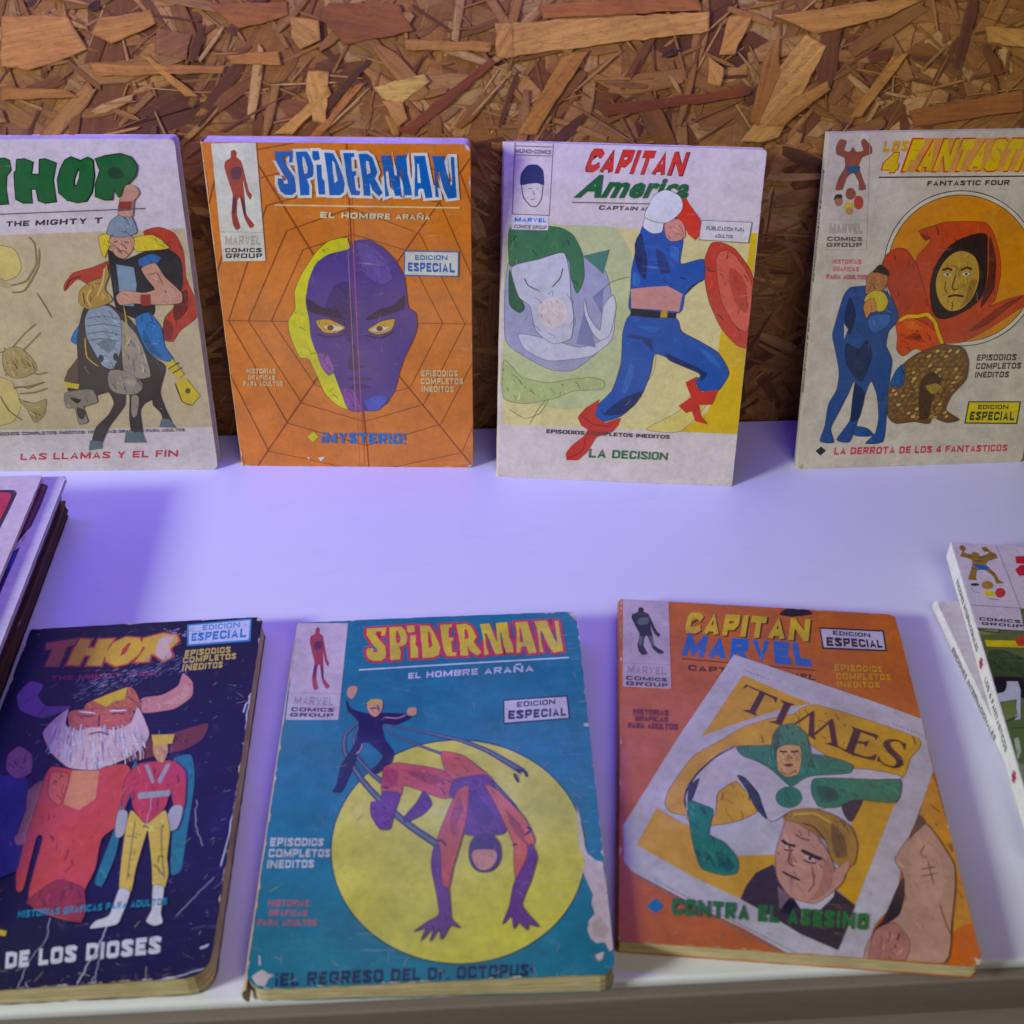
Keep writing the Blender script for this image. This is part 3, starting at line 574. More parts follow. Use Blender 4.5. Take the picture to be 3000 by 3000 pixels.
('cover_illustration','s','8a3c34',[484,821,565,835,630,868,566,885]),
('cover_illustration','s','a83848',[403,807,452,819,446,879,407,887]),
('cover_illustration','s','6a3a7c',[400,908,465,921,446,1014,436,1071,400,1069,366,1010,363,953,402,950]),
('cover_illustration','s','5c3470',[551,914,581,973,545,1019,492,1046,483,1025,528,961]),
('cover_illustration','s','6a3a80',[662,870,727,855,783,858,821,947,844,1044,836,1111,747,1118,686,1096,694,989,646,938]),
('cover_illustration','s','482860',[710,912,750,944,803,1042,756,1077,717,1000]),
('cover_illustration','s','c05a3c',[714,903,705,1037,686,1128,657,1243,642,1321,615,1311,610,1214,603,1124,647,986,678,915]),
('cover_illustration','s','c8683c',[774,896,822,928,908,1047,941,1142,923,1186,873,1306,867,1227,869,1156,841,1072,805,975]),
('cover_illustration','s','8c3a30',[678,940,694,998,655,1108,647,1034]),
('cover_illustration','s','8c3a30',[843,1006,903,1094,908,1158,871,1101]),
('cover_illustration','s','6a3a7c',[591,1161,611,1152,620,1301,642,1321,647,1386,652,1436,681,1469,649,1460,621,1507,613,1467,584,1513,597,1458,555,1508,569,1465,531,1475,577,1440,613,1417,604,1342,584,1230]),
('cover_illustration','s','6a3a7c',[927,1159,945,1214,918,1308,885,1391,912,1441,939,1477,903,1467,901,1487,873,1457,858,1480,852,1430,821,1462,846,1397,864,1314,906,1229]),
('cover_illustration','s','503064',[716,1157,740,1117,786,1115,817,1153,819,1216,791,1258,745,1260,717,1219]),
('cover_illustration','s','c89078',[731,1176,800,1179,807,1215,783,1251,749,1252,727,1216]),
('cover_illustration','k','281018',[909,1122,930,1104,918,1087],0.8),
('cover_illustration','k','281018',[602,1133,617,1128,634,1153],0.8),
('cover_illustration','k','281018',[889,832,921,843,928,869],1.2),
('cover_illustration','k','281018',[880,851,895,894],1),
('cover_illustration','k','281018',[862,1161,882,1157],0.8),
('cover_illustration','k','281018',[399,886,423,895],0.8),
('publisher_panel','p','c4b8c0',[0,4,212,18,213,555,9,543]),
('publisher_panel','l','948a98',[5,403,213,418],0.25),
('publisher_panel','s','a04448',[79,41,90,34,98,50,97,69,113,89,123,134,142,224,153,246,149,267,135,238,122,179,131,266,139,331,166,377,153,390,132,344,116,258,108,265,108,329,121,385,108,395,97,370,90,321,92,243,77,184,61,116,63,86,79,72]),
('publisher_panel','s','5c3450',[84,125,113,119,114,164,88,170]),
('publisher_panel','s','5c3450',[92,257,102,265,102,322,94,314]),
('publisher_panel','s','5c3450',[119,259,130,274,137,331,129,330]),
('publisher_panel','t','9a929c',[32,422,189,438,187,481,32,465],['MARVEL',0.05]),
('publisher_panel','t','322c3a',[26,479,194,494,193,514,26,500],['COMICS',0.05]),
('publisher_panel','t','322c3a',[25,508,193,522,193,540,24,527],['GROUP',0.05]),
('title_lettering','o','c04050',[293,56,376,54,371,103,355,103,358,75,338,75,330,88,351,129,375,163,381,206,380,232,362,248,331,247,310,232,300,201,301,175,328,174,328,198,345,197,344,181,326,156,305,114,294,91],1.2),
('title_lettering','o','c04050',[387,55,437,52,453,77,465,114,463,151,456,163,432,174,442,204,440,245,400,248,396,172,392,111],1.2),
('title_lettering','o','c04050',[462,50,491,49,496,85,471,93,462,81],1.2),
('title_lettering','o','c04050',[477,109,501,108,500,164,511,183,513,239,483,240,479,174],1.2),
('title_lettering','o','c04050',[515,54,555,55,574,97,595,157,602,189,597,227,577,241,531,243,528,178,521,117],1.2),
('title_lettering','o','c04050',[600,53,650,52,649,69,636,72,636,132,657,132,654,150,646,155,651,216,670,220,667,239,629,238,617,198,609,147,604,96],1.2),
('title_lettering','o','c04050',[668,56,707,53,729,69,738,92,751,133,738,162,771,224,754,241,725,214,714,181,717,240,685,239,682,164,674,103],1.2),
('title_lettering','o','c04050',[766,58,807,56,817,99,832,159,836,164,836,112,833,56,881,53,886,139,899,190,902,231,870,232,862,182,854,112,849,114,852,182,858,236,827,237,814,192,793,113,786,118,791,193,801,235,782,243,780,161,775,109],1.2),
('title_lettering','o','c04050',[915,56,965,54,975,117,988,187,995,238,963,242,955,202,941,198,931,208,930,233,914,236,915,180,919,110],1.2),
('title_lettering','o','c04050',[995,54,1046,53,1059,115,1079,184,1084,175,1079,56,1095,56,1098,137,1104,235,1064,242,1044,195,1022,111,1017,116,1016,177,1024,235,1008,236,1007,177,1004,93],1.2),
('title_lettering','g','d8bc3c',[[293,56,376,54,371,103,355,103,358,75,338,75,330,88,351,129,375,163,381,206,380,232,362,248,331,247,310,232,300,201,301,175,328,174,328,198,345,197,344,181,326,156,305,114,294,91]]),
('title_lettering','g','d8bc3c',[[387,55,437,52,453,77,465,114,463,151,456,163,432,174,442,204,440,245,400,248,396,172,392,111],[418,73,424,78,439,124,435,148,422,153,416,111]]),
('title_lettering','g','d8bc3c',[[462,50,491,49,496,85,471,93,462,81]]),
('title_lettering','g','d8bc3c',[[477,109,501,108,500,164,511,183,513,239,483,240,479,174]]),
('title_lettering','g','d8bc3c',[[515,54,555,55,574,97,595,157,602,189,597,227,577,241,531,243,528,178,521,117],[550,88,560,97,571,176,556,189,551,144]]),
('title_lettering','g','d8bc3c',[[600,53,650,52,649,69,636,72,636,132,657,132,654,150,646,155,651,216,670,220,667,239,629,238,617,198,609,147,604,96]]),
('title_lettering','g','d8bc3c',[[668,56,707,53,729,69,738,92,751,133,738,162,771,224,754,241,725,214,714,181,717,240,685,239,682,164,674,103],[701,86,713,86,720,134,703,147,702,116]]),
('title_lettering','g','d8bc3c',[[766,58,807,56,817,99,832,159,836,164,836,112,833,56,881,53,886,139,899,190,902,231,870,232,862,182,854,112,849,114,852,182,858,236,827,237,814,192,793,113,786,118,791,193,801,235,782,243,780,161,775,109]]),
('title_lettering','g','d8bc3c',[[915,56,965,54,975,117,988,187,995,238,963,242,955,202,941,198,931,208,930,233,914,236,915,180,919,110],[930,91,936,91,944,174,930,175]]),
('title_lettering','g','d8bc3c',[[995,54,1046,53,1059,115,1079,184,1084,175,1079,56,1095,56,1098,137,1104,235,1064,242,1044,195,1022,111,1017,116,1016,177,1024,235,1008,236,1007,177,1004,93]]),
('title_lettering','l','c8d0e0',[276,294,1124,272],0.8),
('subtitle_lettering','t','c4c8dc',[477,323,979,305,978,342,476,355],['EL HOMBRE ARAÑA',0.045]),
('edition_badge','p','24243a',[851,487,1103,477,1105,598,849,613]),
('edition_badge','p','c8c4d0',[856,494,1099,485,1100,593,854,605]),
('edition_badge','t','24242e',[905,502,1055,495,1053,521,904,530],['EDICION',0.03]),
('edition_badge','t','24242e',[870,545,1094,542,1091,583,868,590],['ESPECIAL',0.06]),
('notice_lettering','t','b8c0c0',[17,1084,207,1097,205,1129,18,1120],['EPISODIOS',0.05]),
('notice_lettering','t','b8c0c0',[17,1130,233,1143,233,1175,18,1165],['COMPLETOS',0.05]),
('notice_lettering','t','b8c0c0',[18,1175,180,1183,181,1215,19,1209],['INEDITOS',0.05]),
('notice_lettering','t','b06458',[39,1331,178,1340,178,1363,40,1356],['HISTORIAS',0.05]),
('notice_lettering','t','b06458',[45,1369,175,1377,174,1399,46,1392],['GRAFICAS',0.05]),
('notice_lettering','t','b06458',[13,1403,210,1414,210,1436,14,1426],['PARA ADULTOS',0.05]),
('caption_lettering','t','16203c',[93,1597,914,1603,910,1646,97,1643],['¡EL REGRESO DEL Dr. OCTOPUS!',0.06]),
('torn_paper','p','c8bcbc',[1100,1003,1109,1058,1109,1141,1121,1205,1148,1233,1171,1243,1171,1322,1182,1365,1183,1431,1188,1480,1183,1556,1162,1574,1150,1540,1122,1542,1104,1524,1097,1492,1104,1461,1126,1436,1119,1395,1127,1366,1112,1318,1099,1275,1111,1231,1095,1168,1099,1095]),
('torn_paper','p','b8a8a0',[1112,1476,1144,1446,1168,1495,1151,1526,1116,1516]),
('torn_paper','p','c8bcbc',[1113,1585,1126,1578,1144,1573,1137,1597,1124,1604]),
('torn_paper','p','c8bcbc',[18,1605,36,1590,50,1583,71,1598,91,1602,74,1614,64,1640,37,1634]),
('torn_paper','p','c8bcbc',[31,1532,37,1535,43,1569,37,1567]),
('torn_paper','p','c8bcbc',[1154,624,1180,621,1177,640,1157,639]),
('torn_paper','p','9a9aa8',[1134,2,1179,0,1184,77,1159,43]),
],
'marv': [
('cover_illustration','s','d09038',[1161,870,1173,1046,1185,1274,1189,1492,1142,1504,1101,1531,1158,1276,1130,1180,1069,1102,1083,1054]),
('cover_illustration','p','c8682c',[1094,1539,1135,1506,1181,1486,1179,1647,1067,1648]),
('cover_illustration','s','24201e',[683,42,712,8,778,-7,823,24,777,42,726,52]),
('title_lettering','t','3a2018',[297,65,817,67,790,205,271,197],['CAPITAN',0.1]),
('title_lettering','t','ccb038',[293,61,811,62,785,199,268,191],['CAPITAN',0.09]),
('title_lettering','t','1c6cb4',[283,200,777,212,783,348,252,327],['MARVEL',0.12]),
('title_lettering','l','3a1c18',[253,345,794,366],0.5),
('title_lettering','t','3a1c18',[278,377,791,392,785,423,276,410],['CAPTAIN MARVEL',0.04]),
('cover_illustration','p','bcbcc4',[468,304,563,341,814,444,1017,526,1177,597,1172,691,1173,849,1065,1084,1005,1199,954,1361,900,1465,847,1526,819,1591,801,1660,563,1660,417,1574,285,1512,144,1436,42,1380,17,1347,13,1195,97,1026,223,770,360,512]),
('cover_illustration','k','787880',[57,1392,179,1462,320,1541,456,1610,549,1659],0.5),
('cover_illustration','k','8c8c94',[122,1408,265,1489,417,1566,578,1648],0.4),
('cover_illustration','p','d0a030',[496,418,753,554,661,579,573,620,442,686,314,757]),
('cover_illustration','s','d0a030',[774,558,1145,698,1093,804,1051,893,951,877,842,855,732,770,672,634]),
('cover_illustration','s','d0a030',[166,1089,184,1019,277,860,379,778,483,694,622,632,691,621,690,774,575,783,443,794,375,837,298,920,247,1004,233,1074,244,1130,189,1125]),
('cover_illustration','s','d0a030',[242,1139,344,1103,365,1005,431,965,495,1053,491,1101,419,1144,325,1170,264,1166]),
('cover_illustration','p','d0a030',[133,1110,211,1161,259,1185,274,1292,293,1352,373,1376,411,1351,412,1290,559,1274,539,1324,444,1400,409,1461,255,1389,61,1273]),
('cover_illustration','p','d0a030',[884,1007,1004,1012,951,1121,793,1457,737,1395,779,1306,833,1213,828,1121]),
('cover_illustration','s','c4c0c8',[434,800,357,864,281,952,239,1044,242,1111,289,1126,343,1122,358,1025,431,965,487,1053,543,1136,616,1086,735,1062,856,1033,905,971,1046,896,921,869,678,879]),
('cover_illustration','s','3c4650',[437,939,464,947,506,1013,517,1070,528,1126,493,1082,468,1006]),
('cover_illustration','k','2c343c',[434,800,358,859,281,952,239,1044,240,1102],0.6),
('cover_illustration','s','3c4650',[255,1004,296,961,269,1052,245,1092]),
('cover_illustration','s','2c343c',[809,1037,883,1012,829,1112,810,1085]),
('cover_illustration','s','2a7c60',[444,803,509,791,583,783,650,840,726,813,814,827,871,853,853,893,714,917,671,940,628,972,564,898,511,862,460,840]),
('cover_illustration','s','2a7c60',[585,740,617,683,671,667,715,718,719,824,686,919,594,918,572,846]),
('cover_illustration','s','174c3c',[581,846,587,740,616,694,608,781,593,845]),
('cover_illustration','s','c8a068',[596,803,633,776,683,780,683,837,664,911,618,930,590,898]),
('cover_illustration','k','2a1c14',[605,807,619,811,633,808],0.9),
('cover_illustration','k','2a1c14',[646,807,660,808,677,800],0.9),
('cover_illustration','s','d8d0c0',[626,821,626,823,625,824,623,826,620,827,618,827,615,827,613,826,611,825,610,824,610,822,611,821,612,819,614,818,616,817,619,817,621,817,623,817,625,818,626,820]),
('cover_illustration','s','d8d0c0',[667,818,667,819,665,821,664,822,661,823,659,824,656,824,654,823,652,822,651,821,651,819,652,817,653,816,655,815,657,814,660,813,662,813,664,814,666,815,667,816]),
('cover_illustration','s','20181a',[621,822,621,823,621,824,620,825,619,826,618,826,617,826,616,825,615,824,615,823,615,822,615,821,616,820,617,819,618,818,619,818,620,818,620,818,621,819,621,820]),
('cover_illustration','s','20181a',[662,818,662,819,662,821,661,822,660,822,659,823,658,823,657,822,656,821,656,820,656,819,656,817,657,816,658,815,659,814,660,814,661,814,661,815,662,816,662,817]),
('cover_illustration','k','8a6440',[638,820,632,848,639,853],0.5),
('cover_illustration','s','6a3028',[611,874,631,866,652,869,631,883]),
('cover_illustration','k','8a6440',[595,906,626,919,656,897],0.5),
('cover_illustration','s','2a7c60',[248,1072,291,1079,338,1104,315,1208,367,1240,412,1308,405,1360,358,1374,286,1354,266,1293,255,1213]),
('cover_illustration','s','174c3c',[334,1278,378,1293,398,1335,374,1363,346,1330]),
('cover_illustration','k','174c3c',[311,1289,330,1349],0.6),
('cover_illustration','s','2a7c60',[719,931,833,919,945,916,1038,910,1004,1014,859,1014,783,1054,721,1056,703,997]),
('cover_illustration','s','174c3c',[724,966,786,971,796,1019,739,1033]),
('cover_illustration','s','2a7c60',[666,1020,662,1035,653,1049,641,1061,627,1069,612,1072,597,1071,584,1065,574,1055,569,1042,568,1027,572,1012,580,998,592,986,606,978,622,974,637,975,650,981,660,991,665,1005]),
('cover_illustration','p','3c3436',[533,1316,470,1355,433,1409,409,1463,506,1519,599,1580,712,1628,751,1549,792,1457,723,1391,655,1467,586,1440,541,1384]),
('cover_illustration','p','c4c4cc',[586,1440,656,1459,741,1373,725,1429,675,1482,610,1487]),
('cover_illustration','p','18161c',[571,1449,598,1463,578,1514,537,1501]),
('cover_illustration','p','7a6a74',[539,1401,579,1440,538,1493]),
('cover_illustration','s','c09480',[599,1121,652,1116,703,1196,732,1265,744,1317,787,1296,764,1367,711,1423,656,1461,579,1442,541,1367,548,1262,574,1187]),
('cover_illustration','s','a08038',[588,1120,625,1081,704,1068,778,1095,825,1140,836,1212,812,1294,767,1308,738,1275,725,1203,684,1170,634,1136]),
('cover_illustration','s','5c4424',[758,1127,797,1179,793,1260,754,1272,748,1201]),
('cover_illustration','k','d0b050',[623,1100,701,1089,758,1127],1),
('cover_illustration','k','5c4424',[649,1135,694,1150,725,1203],0.8),
('cover_illustration','s','c09480',[759,1316,793,1283,792,1313,765,1350]),
('cover_illustration','s','a07060',[725,1266,739,1326,722,1396,673,1441,635,1452,678,1399,702,1329]),
('cover_illustration','s','a87868',[598,1258,610,1283,592,1320,583,1294]),
('cover_illustration','k','2a1c1a',[571,1213,593,1231,619,1235],1.3),
('cover_illustration','k','2a1c1a',[636,1250,672,1270,704,1283],1.6),
('cover_illustration','s','d0c8c0',[579,1236,597,1235,609,1245,591,1251]),
('cover_illustration','s','d0c8c0',[643,1274,664,1274,681,1292,658,1294]),
('cover_illustration','s','2a2024',[601,1242,600,1244,599,1245,598,1247,597,1248,595,1248,594,1248,593,1247,592,1246,592,1244,592,1242,592,1240,593,1238,594,1237,595,1236,597,1236,598,1236,599,1237,600,1238,601,1240]),
('cover_illustration','s','2a2024',[669,1282,668,1285,667,1287,665,1289,664,1290,662,1291,660,1291,658,1290,657,1288,657,1286,657,1283,657,1281,658,1279,660,1277,662,1275,664,1275,665,1275,667,1276,668,1278,669,1280]),
('cover_illustration','k','5a3830',[576,1252,595,1256,609,1252],0.7),
('cover_illustration','k','5a3830',[638,1290,661,1301,683,1299],0.7),
('cover_illustration','k','5a3830',[621,1184,642,1200,672,1207],0.6),
('cover_illustration','k','7a5040',[603,1244,586,1303,606,1321],0.7),
('cover_illustration','k','4a2420',[561,1344,587,1359,619,1374],0.9),
('cover_illustration','k','7a5040',[666,1314,665,1383,639,1419],0.5),
('newspaper_lettering','p','34202c',[504,469,625,533,614,565,608,539,578,520,550,503,522,488,513,480,489,496]),
('newspaper_lettering','p','34202c',[556,506,576,516,527,624,506,612]),
('newspaper_lettering','p','34202c',[477,611,508,605,528,616,534,637]),
('newspaper_lettering','p','34202c',[630,540,689,564,674,570,642,558]),
('newspaper_lettering','p','34202c',[648,557,670,569,624,675,602,664]),
('newspaper_lettering','p','34202c',[573,663,603,658,624,667,629,681]),
('newspaper_lettering','p','34202c',[674,665,756,592,757,600,680,669]),
('newspaper_lettering','p','34202c',[742,606,759,592,743,724,722,723]),
('newspaper_lettering','p','34202c',[717,717,743,717,748,743]),
('newspaper_lettering','p','34202c',[745,709,823,628,824,636,748,717]),
('newspaper_lettering','p','34202c',[808,640,827,627,827,773,807,761]),
('newspaper_lettering','p','34202c',[777,756,804,750,829,766,852,781]),
('newspaper_lettering','p','34202c',[892,658,991,695,981,725,975,706,925,686,902,676]),
('newspaper_lettering','p','34202c',[902,673,926,685,879,801,856,784]),
('newspaper_lettering','p','34202c',[908,734,934,734,951,728,933,763,930,747,905,744]),
('newspaper_lettering','p','34202c',[836,779,860,780,881,793,924,808,949,806,971,791,956,824,938,821,877,805]),
('newspaper_lettering','k','34202c',[1084,743,1067,721,1040,718,1017,733,1023,769,1048,805,1049,833,1025,851,987,839,972,812],[0.5,0.6,1.2,2.0,2.6,2.6,2.2,1.0,0.5,0.5]),
('newspaper_lettering','p','34202c',[1090,732,1079,767,1077,746,1071,726]),
('newspaper_lettering','p','34202c',[965,830,976,799,977,827]),
('newspaper_lettering','l','5a5664',[500,386,506,389],0.35),
('newspaper_lettering','l','5a5664',[513,392,519,398],0.35),
('newspaper_lettering','l','5a5664',[526,399,532,407],0.35),
('newspaper_lettering','l','5a5664',[539,406,546,409],0.35),
('newspaper_lettering','l','5a5664',[553,412,559,418],0.35),
('newspaper_lettering','l','5a5664',[566,419,572,426],0.35),
('newspaper_lettering','l','5a5664',[579,425,585,428],0.35),
('newspaper_lettering','l','5a5664',[592,432,598,437],0.35),
('newspaper_lettering','l','5a5664',[1059,630,1066,633],0.35),
('newspaper_lettering','l','5a5664',[1071,636,1078,642],0.35),
('newspaper_lettering','l','5a5664',[1084,642,1090,650],0.35),
('newspaper_lettering','l','5a5664',[1096,648,1103,651],0.35),
('newspaper_lettering','l','5a5664',[1109,654,1115,660],0.35),
('newspaper_lettering','l','5a5664',[1121,660,1127,668],0.35),
('newspaper_lettering','l','5a5664',[1133,666,1140,669],0.35),
('newspaper_lettering','l','5a5664',[1146,672,1152,677],0.35),
('newspaper_lettering','l','5a5664',[1158,678,1164,686],0.35),
('cover_illustration','s','b89480',[1067,1113,1100,1107,1132,1180,1158,1267,1142,1364,1102,1499,1051,1645,803,1660,822,1583,884,1515,939,1446,977,1325,958,1265,1007,1190]),
('cover_illustration','s','262026',[881,1503,930,1413,975,1334,963,1411,935,1479,892,1514,848,1542]),
('cover_illustration','s','4a4a40',[1076,1064,1093,1100,1045,1150,1015,1189,1056,1112]),
('cover_illustration','s','c8a890',[1017,1216,1078,1175,1117,1244,1107,1366,1046,1454,1000,1391]),
('cover_illustration','s','b07c70',[843,1550,913,1513,952,1573,925,1645,812,1656]),
('cover_illustration','k','6a4a3c',[1040,1296,1095,1281],0.5),
('cover_illustration','k','6a4a3c',[1072,1255,1074,1356],0.5),
('cover_illustration','k','6a4a3c',[1034,1325,1097,1307],0.5),
('cover_illustration','k','6a4a3c',[1080,1427,1083,1484,1092,1541],0.5),
('cover_illustration','k','6a4a3c',[1074,1194,1052,1231,1071,1249],0.5),
('publisher_panel','p','b8acb4',[10,-1,208,-8,204,518,11,521]),
('publisher_panel','l','8c8290',[12,389,205,385],0.25),
('publisher_panel','s','2c3434',[77,54,91,47,101,58,99,74,119,87,131,122,153,191,167,208,160,226,142,204,127,158,135,228,143,279,181,313,161,326,132,292,113,224,102,231,97,283,113,327,92,338,77,319,71,280,80,216,64,170,47,118,52,93,75,79]),
('publisher_panel','s','566a60',[77,121,117,111,116,147,80,157]),
('publisher_panel','s','566a60',[80,227,94,232,89,278,77,274]),
('publisher_panel','s','566a60',[118,224,133,234,141,279,129,280]),
('publisher_panel','t','96909c',[31,400,187,398,185,444,29,446],['MARVEL',0.05]),
('publisher_panel','t','2c2834',[25,460,190,461,190,481,23,483],['COMICS',0.05]),
('publisher_panel','t','2c2834',[25,490,191,490,191,510,23,513],['GROUP',0.05]),
('edition_badge','p','2a2430',[841,108,1112,103,1104,231,838,240]),
('edition_badge','p','bcb8c4',[846,118,1105,113,1098,222,845,229]),
('edition_badge','t','2a2430',[895,125,1050,128,1049,152,894,151],['EDICION',0.03]),
('edition_badge','t','2a2430',[863,166,1091,166,1090,212,858,220],['ESPECIAL',0.06]),
('notice_lettering','t','cc9c30',[875,324,1069,320,1066,354,870,363],['EPISODIOS',0.06]),
('notice_lettering','t','cc9c30',[875,374,1097,362,1094,397,872,411],['COMPLETOS',0.06]),
('notice_lettering','t','cc9c30',[873,421,1046,411,1043,443,871,453],['INEDITOS',0.06]),
('notice_lettering','t','6a2c24',[50,637,189,633,189,663,50,668],['HISTORIAS',0.06]),
('notice_lettering','t','6a2c24',[59,673,187,669,186,697,57,700],['GRAFICAS',0.06]),
('notice_lettering','t','6a2c24',[32,709,225,702,222,733,30,738],['PARA ADULTOS',0.06]),
('caption_lettering','p','2c74b0',[94,1514,123,1481,151,1510,122,1540]),
('caption_lettering','t','2e7034',[179,1477,834,1485,821,1548,176,1541],['CONTRA EL ASESINO',0.09]),
],
'navy': [
('cover_illustration','s','c08880',[545,447,623,434,678,388,687,319,732,371,741,451,681,513,559,525]),
('cover_illustration','s','d0a898',[630,481,692,440,705,377,731,427,699,487]),
('cover_illustration','s','6c5088',[46,389,78,315,136,341,129,395,176,458,279,469,180,522,81,472]),
('cover_illustration','s','6a3a28',[616,660,721,631,825,599,816,675,758,725,633,754,550,771,525,696]),
('cover_illustration','s','b06848',[333,458,476,378,520,418,551,506,436,520,346,517]),
('cover_illustration','p','c8b030',[353,444,406,417,477,383,480,446,435,458,415,483]),
('cover_illustration','s','b86858',[275,500,362,488,510,500,547,581,515,645,420,662,312,614]),
('cover_illustration','s','c8b4b4',[269,484,275,560,315,604,383,586,475,608,529,572,540,493,607,630,600,690,547,754,439,801,339,783,257,706,199,601,231,526]),
('cover_illustration','s','b86858',[358,574,406,567,459,581,412,593]),
('cover_illustration','k','3a2024',[330,522,360,530,373,528],0.5),
('cover_illustration','k','3a2024',[442,525,469,521,487,528],0.5),
('cover_illustration','k','e8dada',[314,500,379,514],0.8),
('cover_illustration','k','e8dada',[431,506,500,508],0.8),
('cover_illustration','k','7a3c34',[397,524,403,577,432,584],0.6),
('cover_illustration','k','98889c',[318,655,321,676,323,697],0.4159187377914943),
('cover_illustration','k','e4dcdc',[554,647,563,672,575,698],0.5984756924286619),
('cover_illustration','k','e8e0e0',[413,707,420,723,419,739],0.30306783172351015),
('cover_illustration','k','98889c',[239,653,241,670,240,686],0.264976160268811),
('cover_illustration','k','c8bcc0',[332,668,341,701,341,733],0.4999453192639209),
('cover_illustration','k','b8a8b0',[517,650,523,684,533,717],0.284109008405807),
('cover_illustration','k','b8a8b0',[573,639,586,667,593,694],0.3974019793982434),
('cover_illustration','k','b8a8b0',[424,658,432,677,435,695],0.4886937478222383),
('cover_illustration','k','b8a8b0',[587,666,598,684,603,701],0.5876215315581714),
('cover_illustration','k','98889c',[478,613,484,645,495,677],0.34347971714835696),
('cover_illustration','k','d8ccd0',[462,667,465,688,472,708],0.3936616395710681),
('cover_illustration','k','98889c',[519,723,523,737,531,751],0.5165720851401171),
('cover_illustration','k','e4dcdc',[451,763,454,782,456,800],0.5994781308815218),
('cover_illustration','k','c8bcc0',[431,578,433,596,442,614],0.3520643395458422),
('cover_illustration','k','e4dcdc',[576,626,583,647,593,669],0.5638308744996605),
('cover_illustration','k','98889c',[429,710,439,736,443,761],0.28590048899534454),
('cover_illustration','k','b8a8b0',[334,675,336,703,341,731],0.403106015862741),
('cover_illustration','k','b8a8b0',[367,714,374,748,379,781],0.25701851160660977),
('cover_illustration','k','e8e0e0',[252,641,254,665,252,687],0.5710685090974117),
('cover_illustration','k','d8ccd0',[416,698,421,732,430,765],0.5871569531351901),
('cover_illustration','k','b8a8b0',[440,637,448,659,448,680],0.5153374949783376),
('cover_illustration','k','98889c',[501,595,507,626,519,658],0.48930649762832085),
('cover_illustration','k','e8e0e0',[459,625,467,646,467,666],0.4023320121864873),
('cover_illustration','k','c8bcc0',[342,627,351,659,348,689],0.5334177482831277),
('cover_illustration','k','b8a8b0',[489,614,493,640,504,666],0.32875974495300964),
('cover_illustration','k','e4dcdc',[309,690,312,720,320,751],0.5523046605103258),
('cover_illustration','k','c8bcc0',[262,644,266,670,264,696],0.35218001180469366),
('cover_illustration','k','c8bcc0',[354,645,357,667,358,689],0.26244049126069496),
('cover_illustration','k','98889c',[422,748,432,774,436,800],0.4020233094364779),
('cover_illustration','k','e8e0e0',[319,685,328,717,328,747],0.5118050510559622),
('cover_illustration','k','b8a8b0',[558,704,566,735,573,767],0.2919987129685816),
('cover_illustration','k','c8bcc0',[519,661,521,678,534,696],0.451933691406808),
('cover_illustration','k','98889c',[284,607,283,635,294,663],0.43794872347125896),
('cover_illustration','k','98889c',[256,576,263,612,263,646],0.41701912383767215),
('cover_illustration','k','e4dcdc',[302,647,304,678,314,709],0.33380980996105947),
('cover_illustration','k','98889c',[289,695,286,718,290,741],0.551894098819026),
('cover_illustration','k','c8bcc0',[329,656,335,678,338,700],0.36309065835009646),
('cover_illustration','k','c8bcc0',[495,585,504,600,502,614],0.5911423859115978),
('cover_illustration','k','b8a8b0',[408,640,412,660,415,680],0.38502898608460845),
('cover_illustration','k','e4dcdc',[345,734,350,756,349,777],0.44443408028201103),
('cover_illustration','k','98889c',[245,582,246,604,248,625],0.477594914093),
('cover_illustration','k','e8e0e0',[254,672,254,687,251,700],0.4236530606896822),
('cover_illustration','k','98889c',[481,659,487,678,494,697],0.3445317673929721),
('cover_illustration','k','b8a8b0',[297,583,301,597,301,611],0.38098249390038846),
('cover_illustration','k','e8e0e0',[324,644,329,660,329,676],0.48180136119892536),
('cover_illustration','k','d8ccd0',[481,712,490,737,494,762],0.5340672795155315),
('cover_illustration','k','98889c',[311,628,318,653,314,677],0.2847548572772922),
('cover_illustration','k','d8ccd0',[244,663,246,678,246,694],0.48573716930055905),
('cover_illustration','k','98889c',[455,735,461,749,459,762],0.4289640101429254),
('cover_illustration','k','b8a8b0',[515,736,517,750,521,764],0.5542979217871433),
('cover_illustration','k','e8e0e0',[589,662,597,686,606,709],0.5137401583039632),
('cover_illustration','k','d8ccd0',[370,637,372,659,382,682],0.38136360850265894),
('cover_illustration','k','98889c',[546,726,555,748,561,770],0.5146406077067461),
('cover_illustration','k','e4dcdc',[416,709,423,741,429,773],0.3069041809704248),
('cover_illustration','k','e4dcdc',[499,746,508,772,510,797],0.2976996749160817),
('cover_illustration','k','98889c',[441,771,445,802,455,832],0.5836989441725413),
('cover_illustration','k','b8a8b0',[398,740,401,765,405,790],0.5612931968730814),
('cover_illustration','k','e4dcdc',[510,610,521,637,523,662],0.36271475455841773),
('cover_illustration','k','c8bcc0',[583,643,596,670,603,696],0.45318095789934776),
('cover_illustration','k','c8bcc0',[250,683,253,697,244,711],0.5240902882572707),
('cover_illustration','k','e8e0e0',[566,705,572,732,582,759],0.2742425049509864),
('cover_illustration','k','98889c',[556,692,566,708,573,725],0.49665701043829363),
('cover_illustration','k','c8bcc0',[337,711,341,731,337,750],0.2818353329236727),
('cover_illustration','k','c8bcc0',[342,721,345,735,339,748],0.4531050161043768),
('cover_illustration','k','e4dcdc',[351,647,356,671,358,695],0.4755062241463876),
('cover_illustration','k','d8ccd0',[267,606,267,638,278,671],0.4829015683486792),
('cover_illustration','k','b8a8b0',[545,594,554,629,565,664],0.4874499147411192),
('cover_illustration','k','b8a8b0',[478,700,490,734,493,767],0.28750805753444425),
('cover_illustration','k','98889c',[440,681,448,709,454,736],0.3732552202107988),
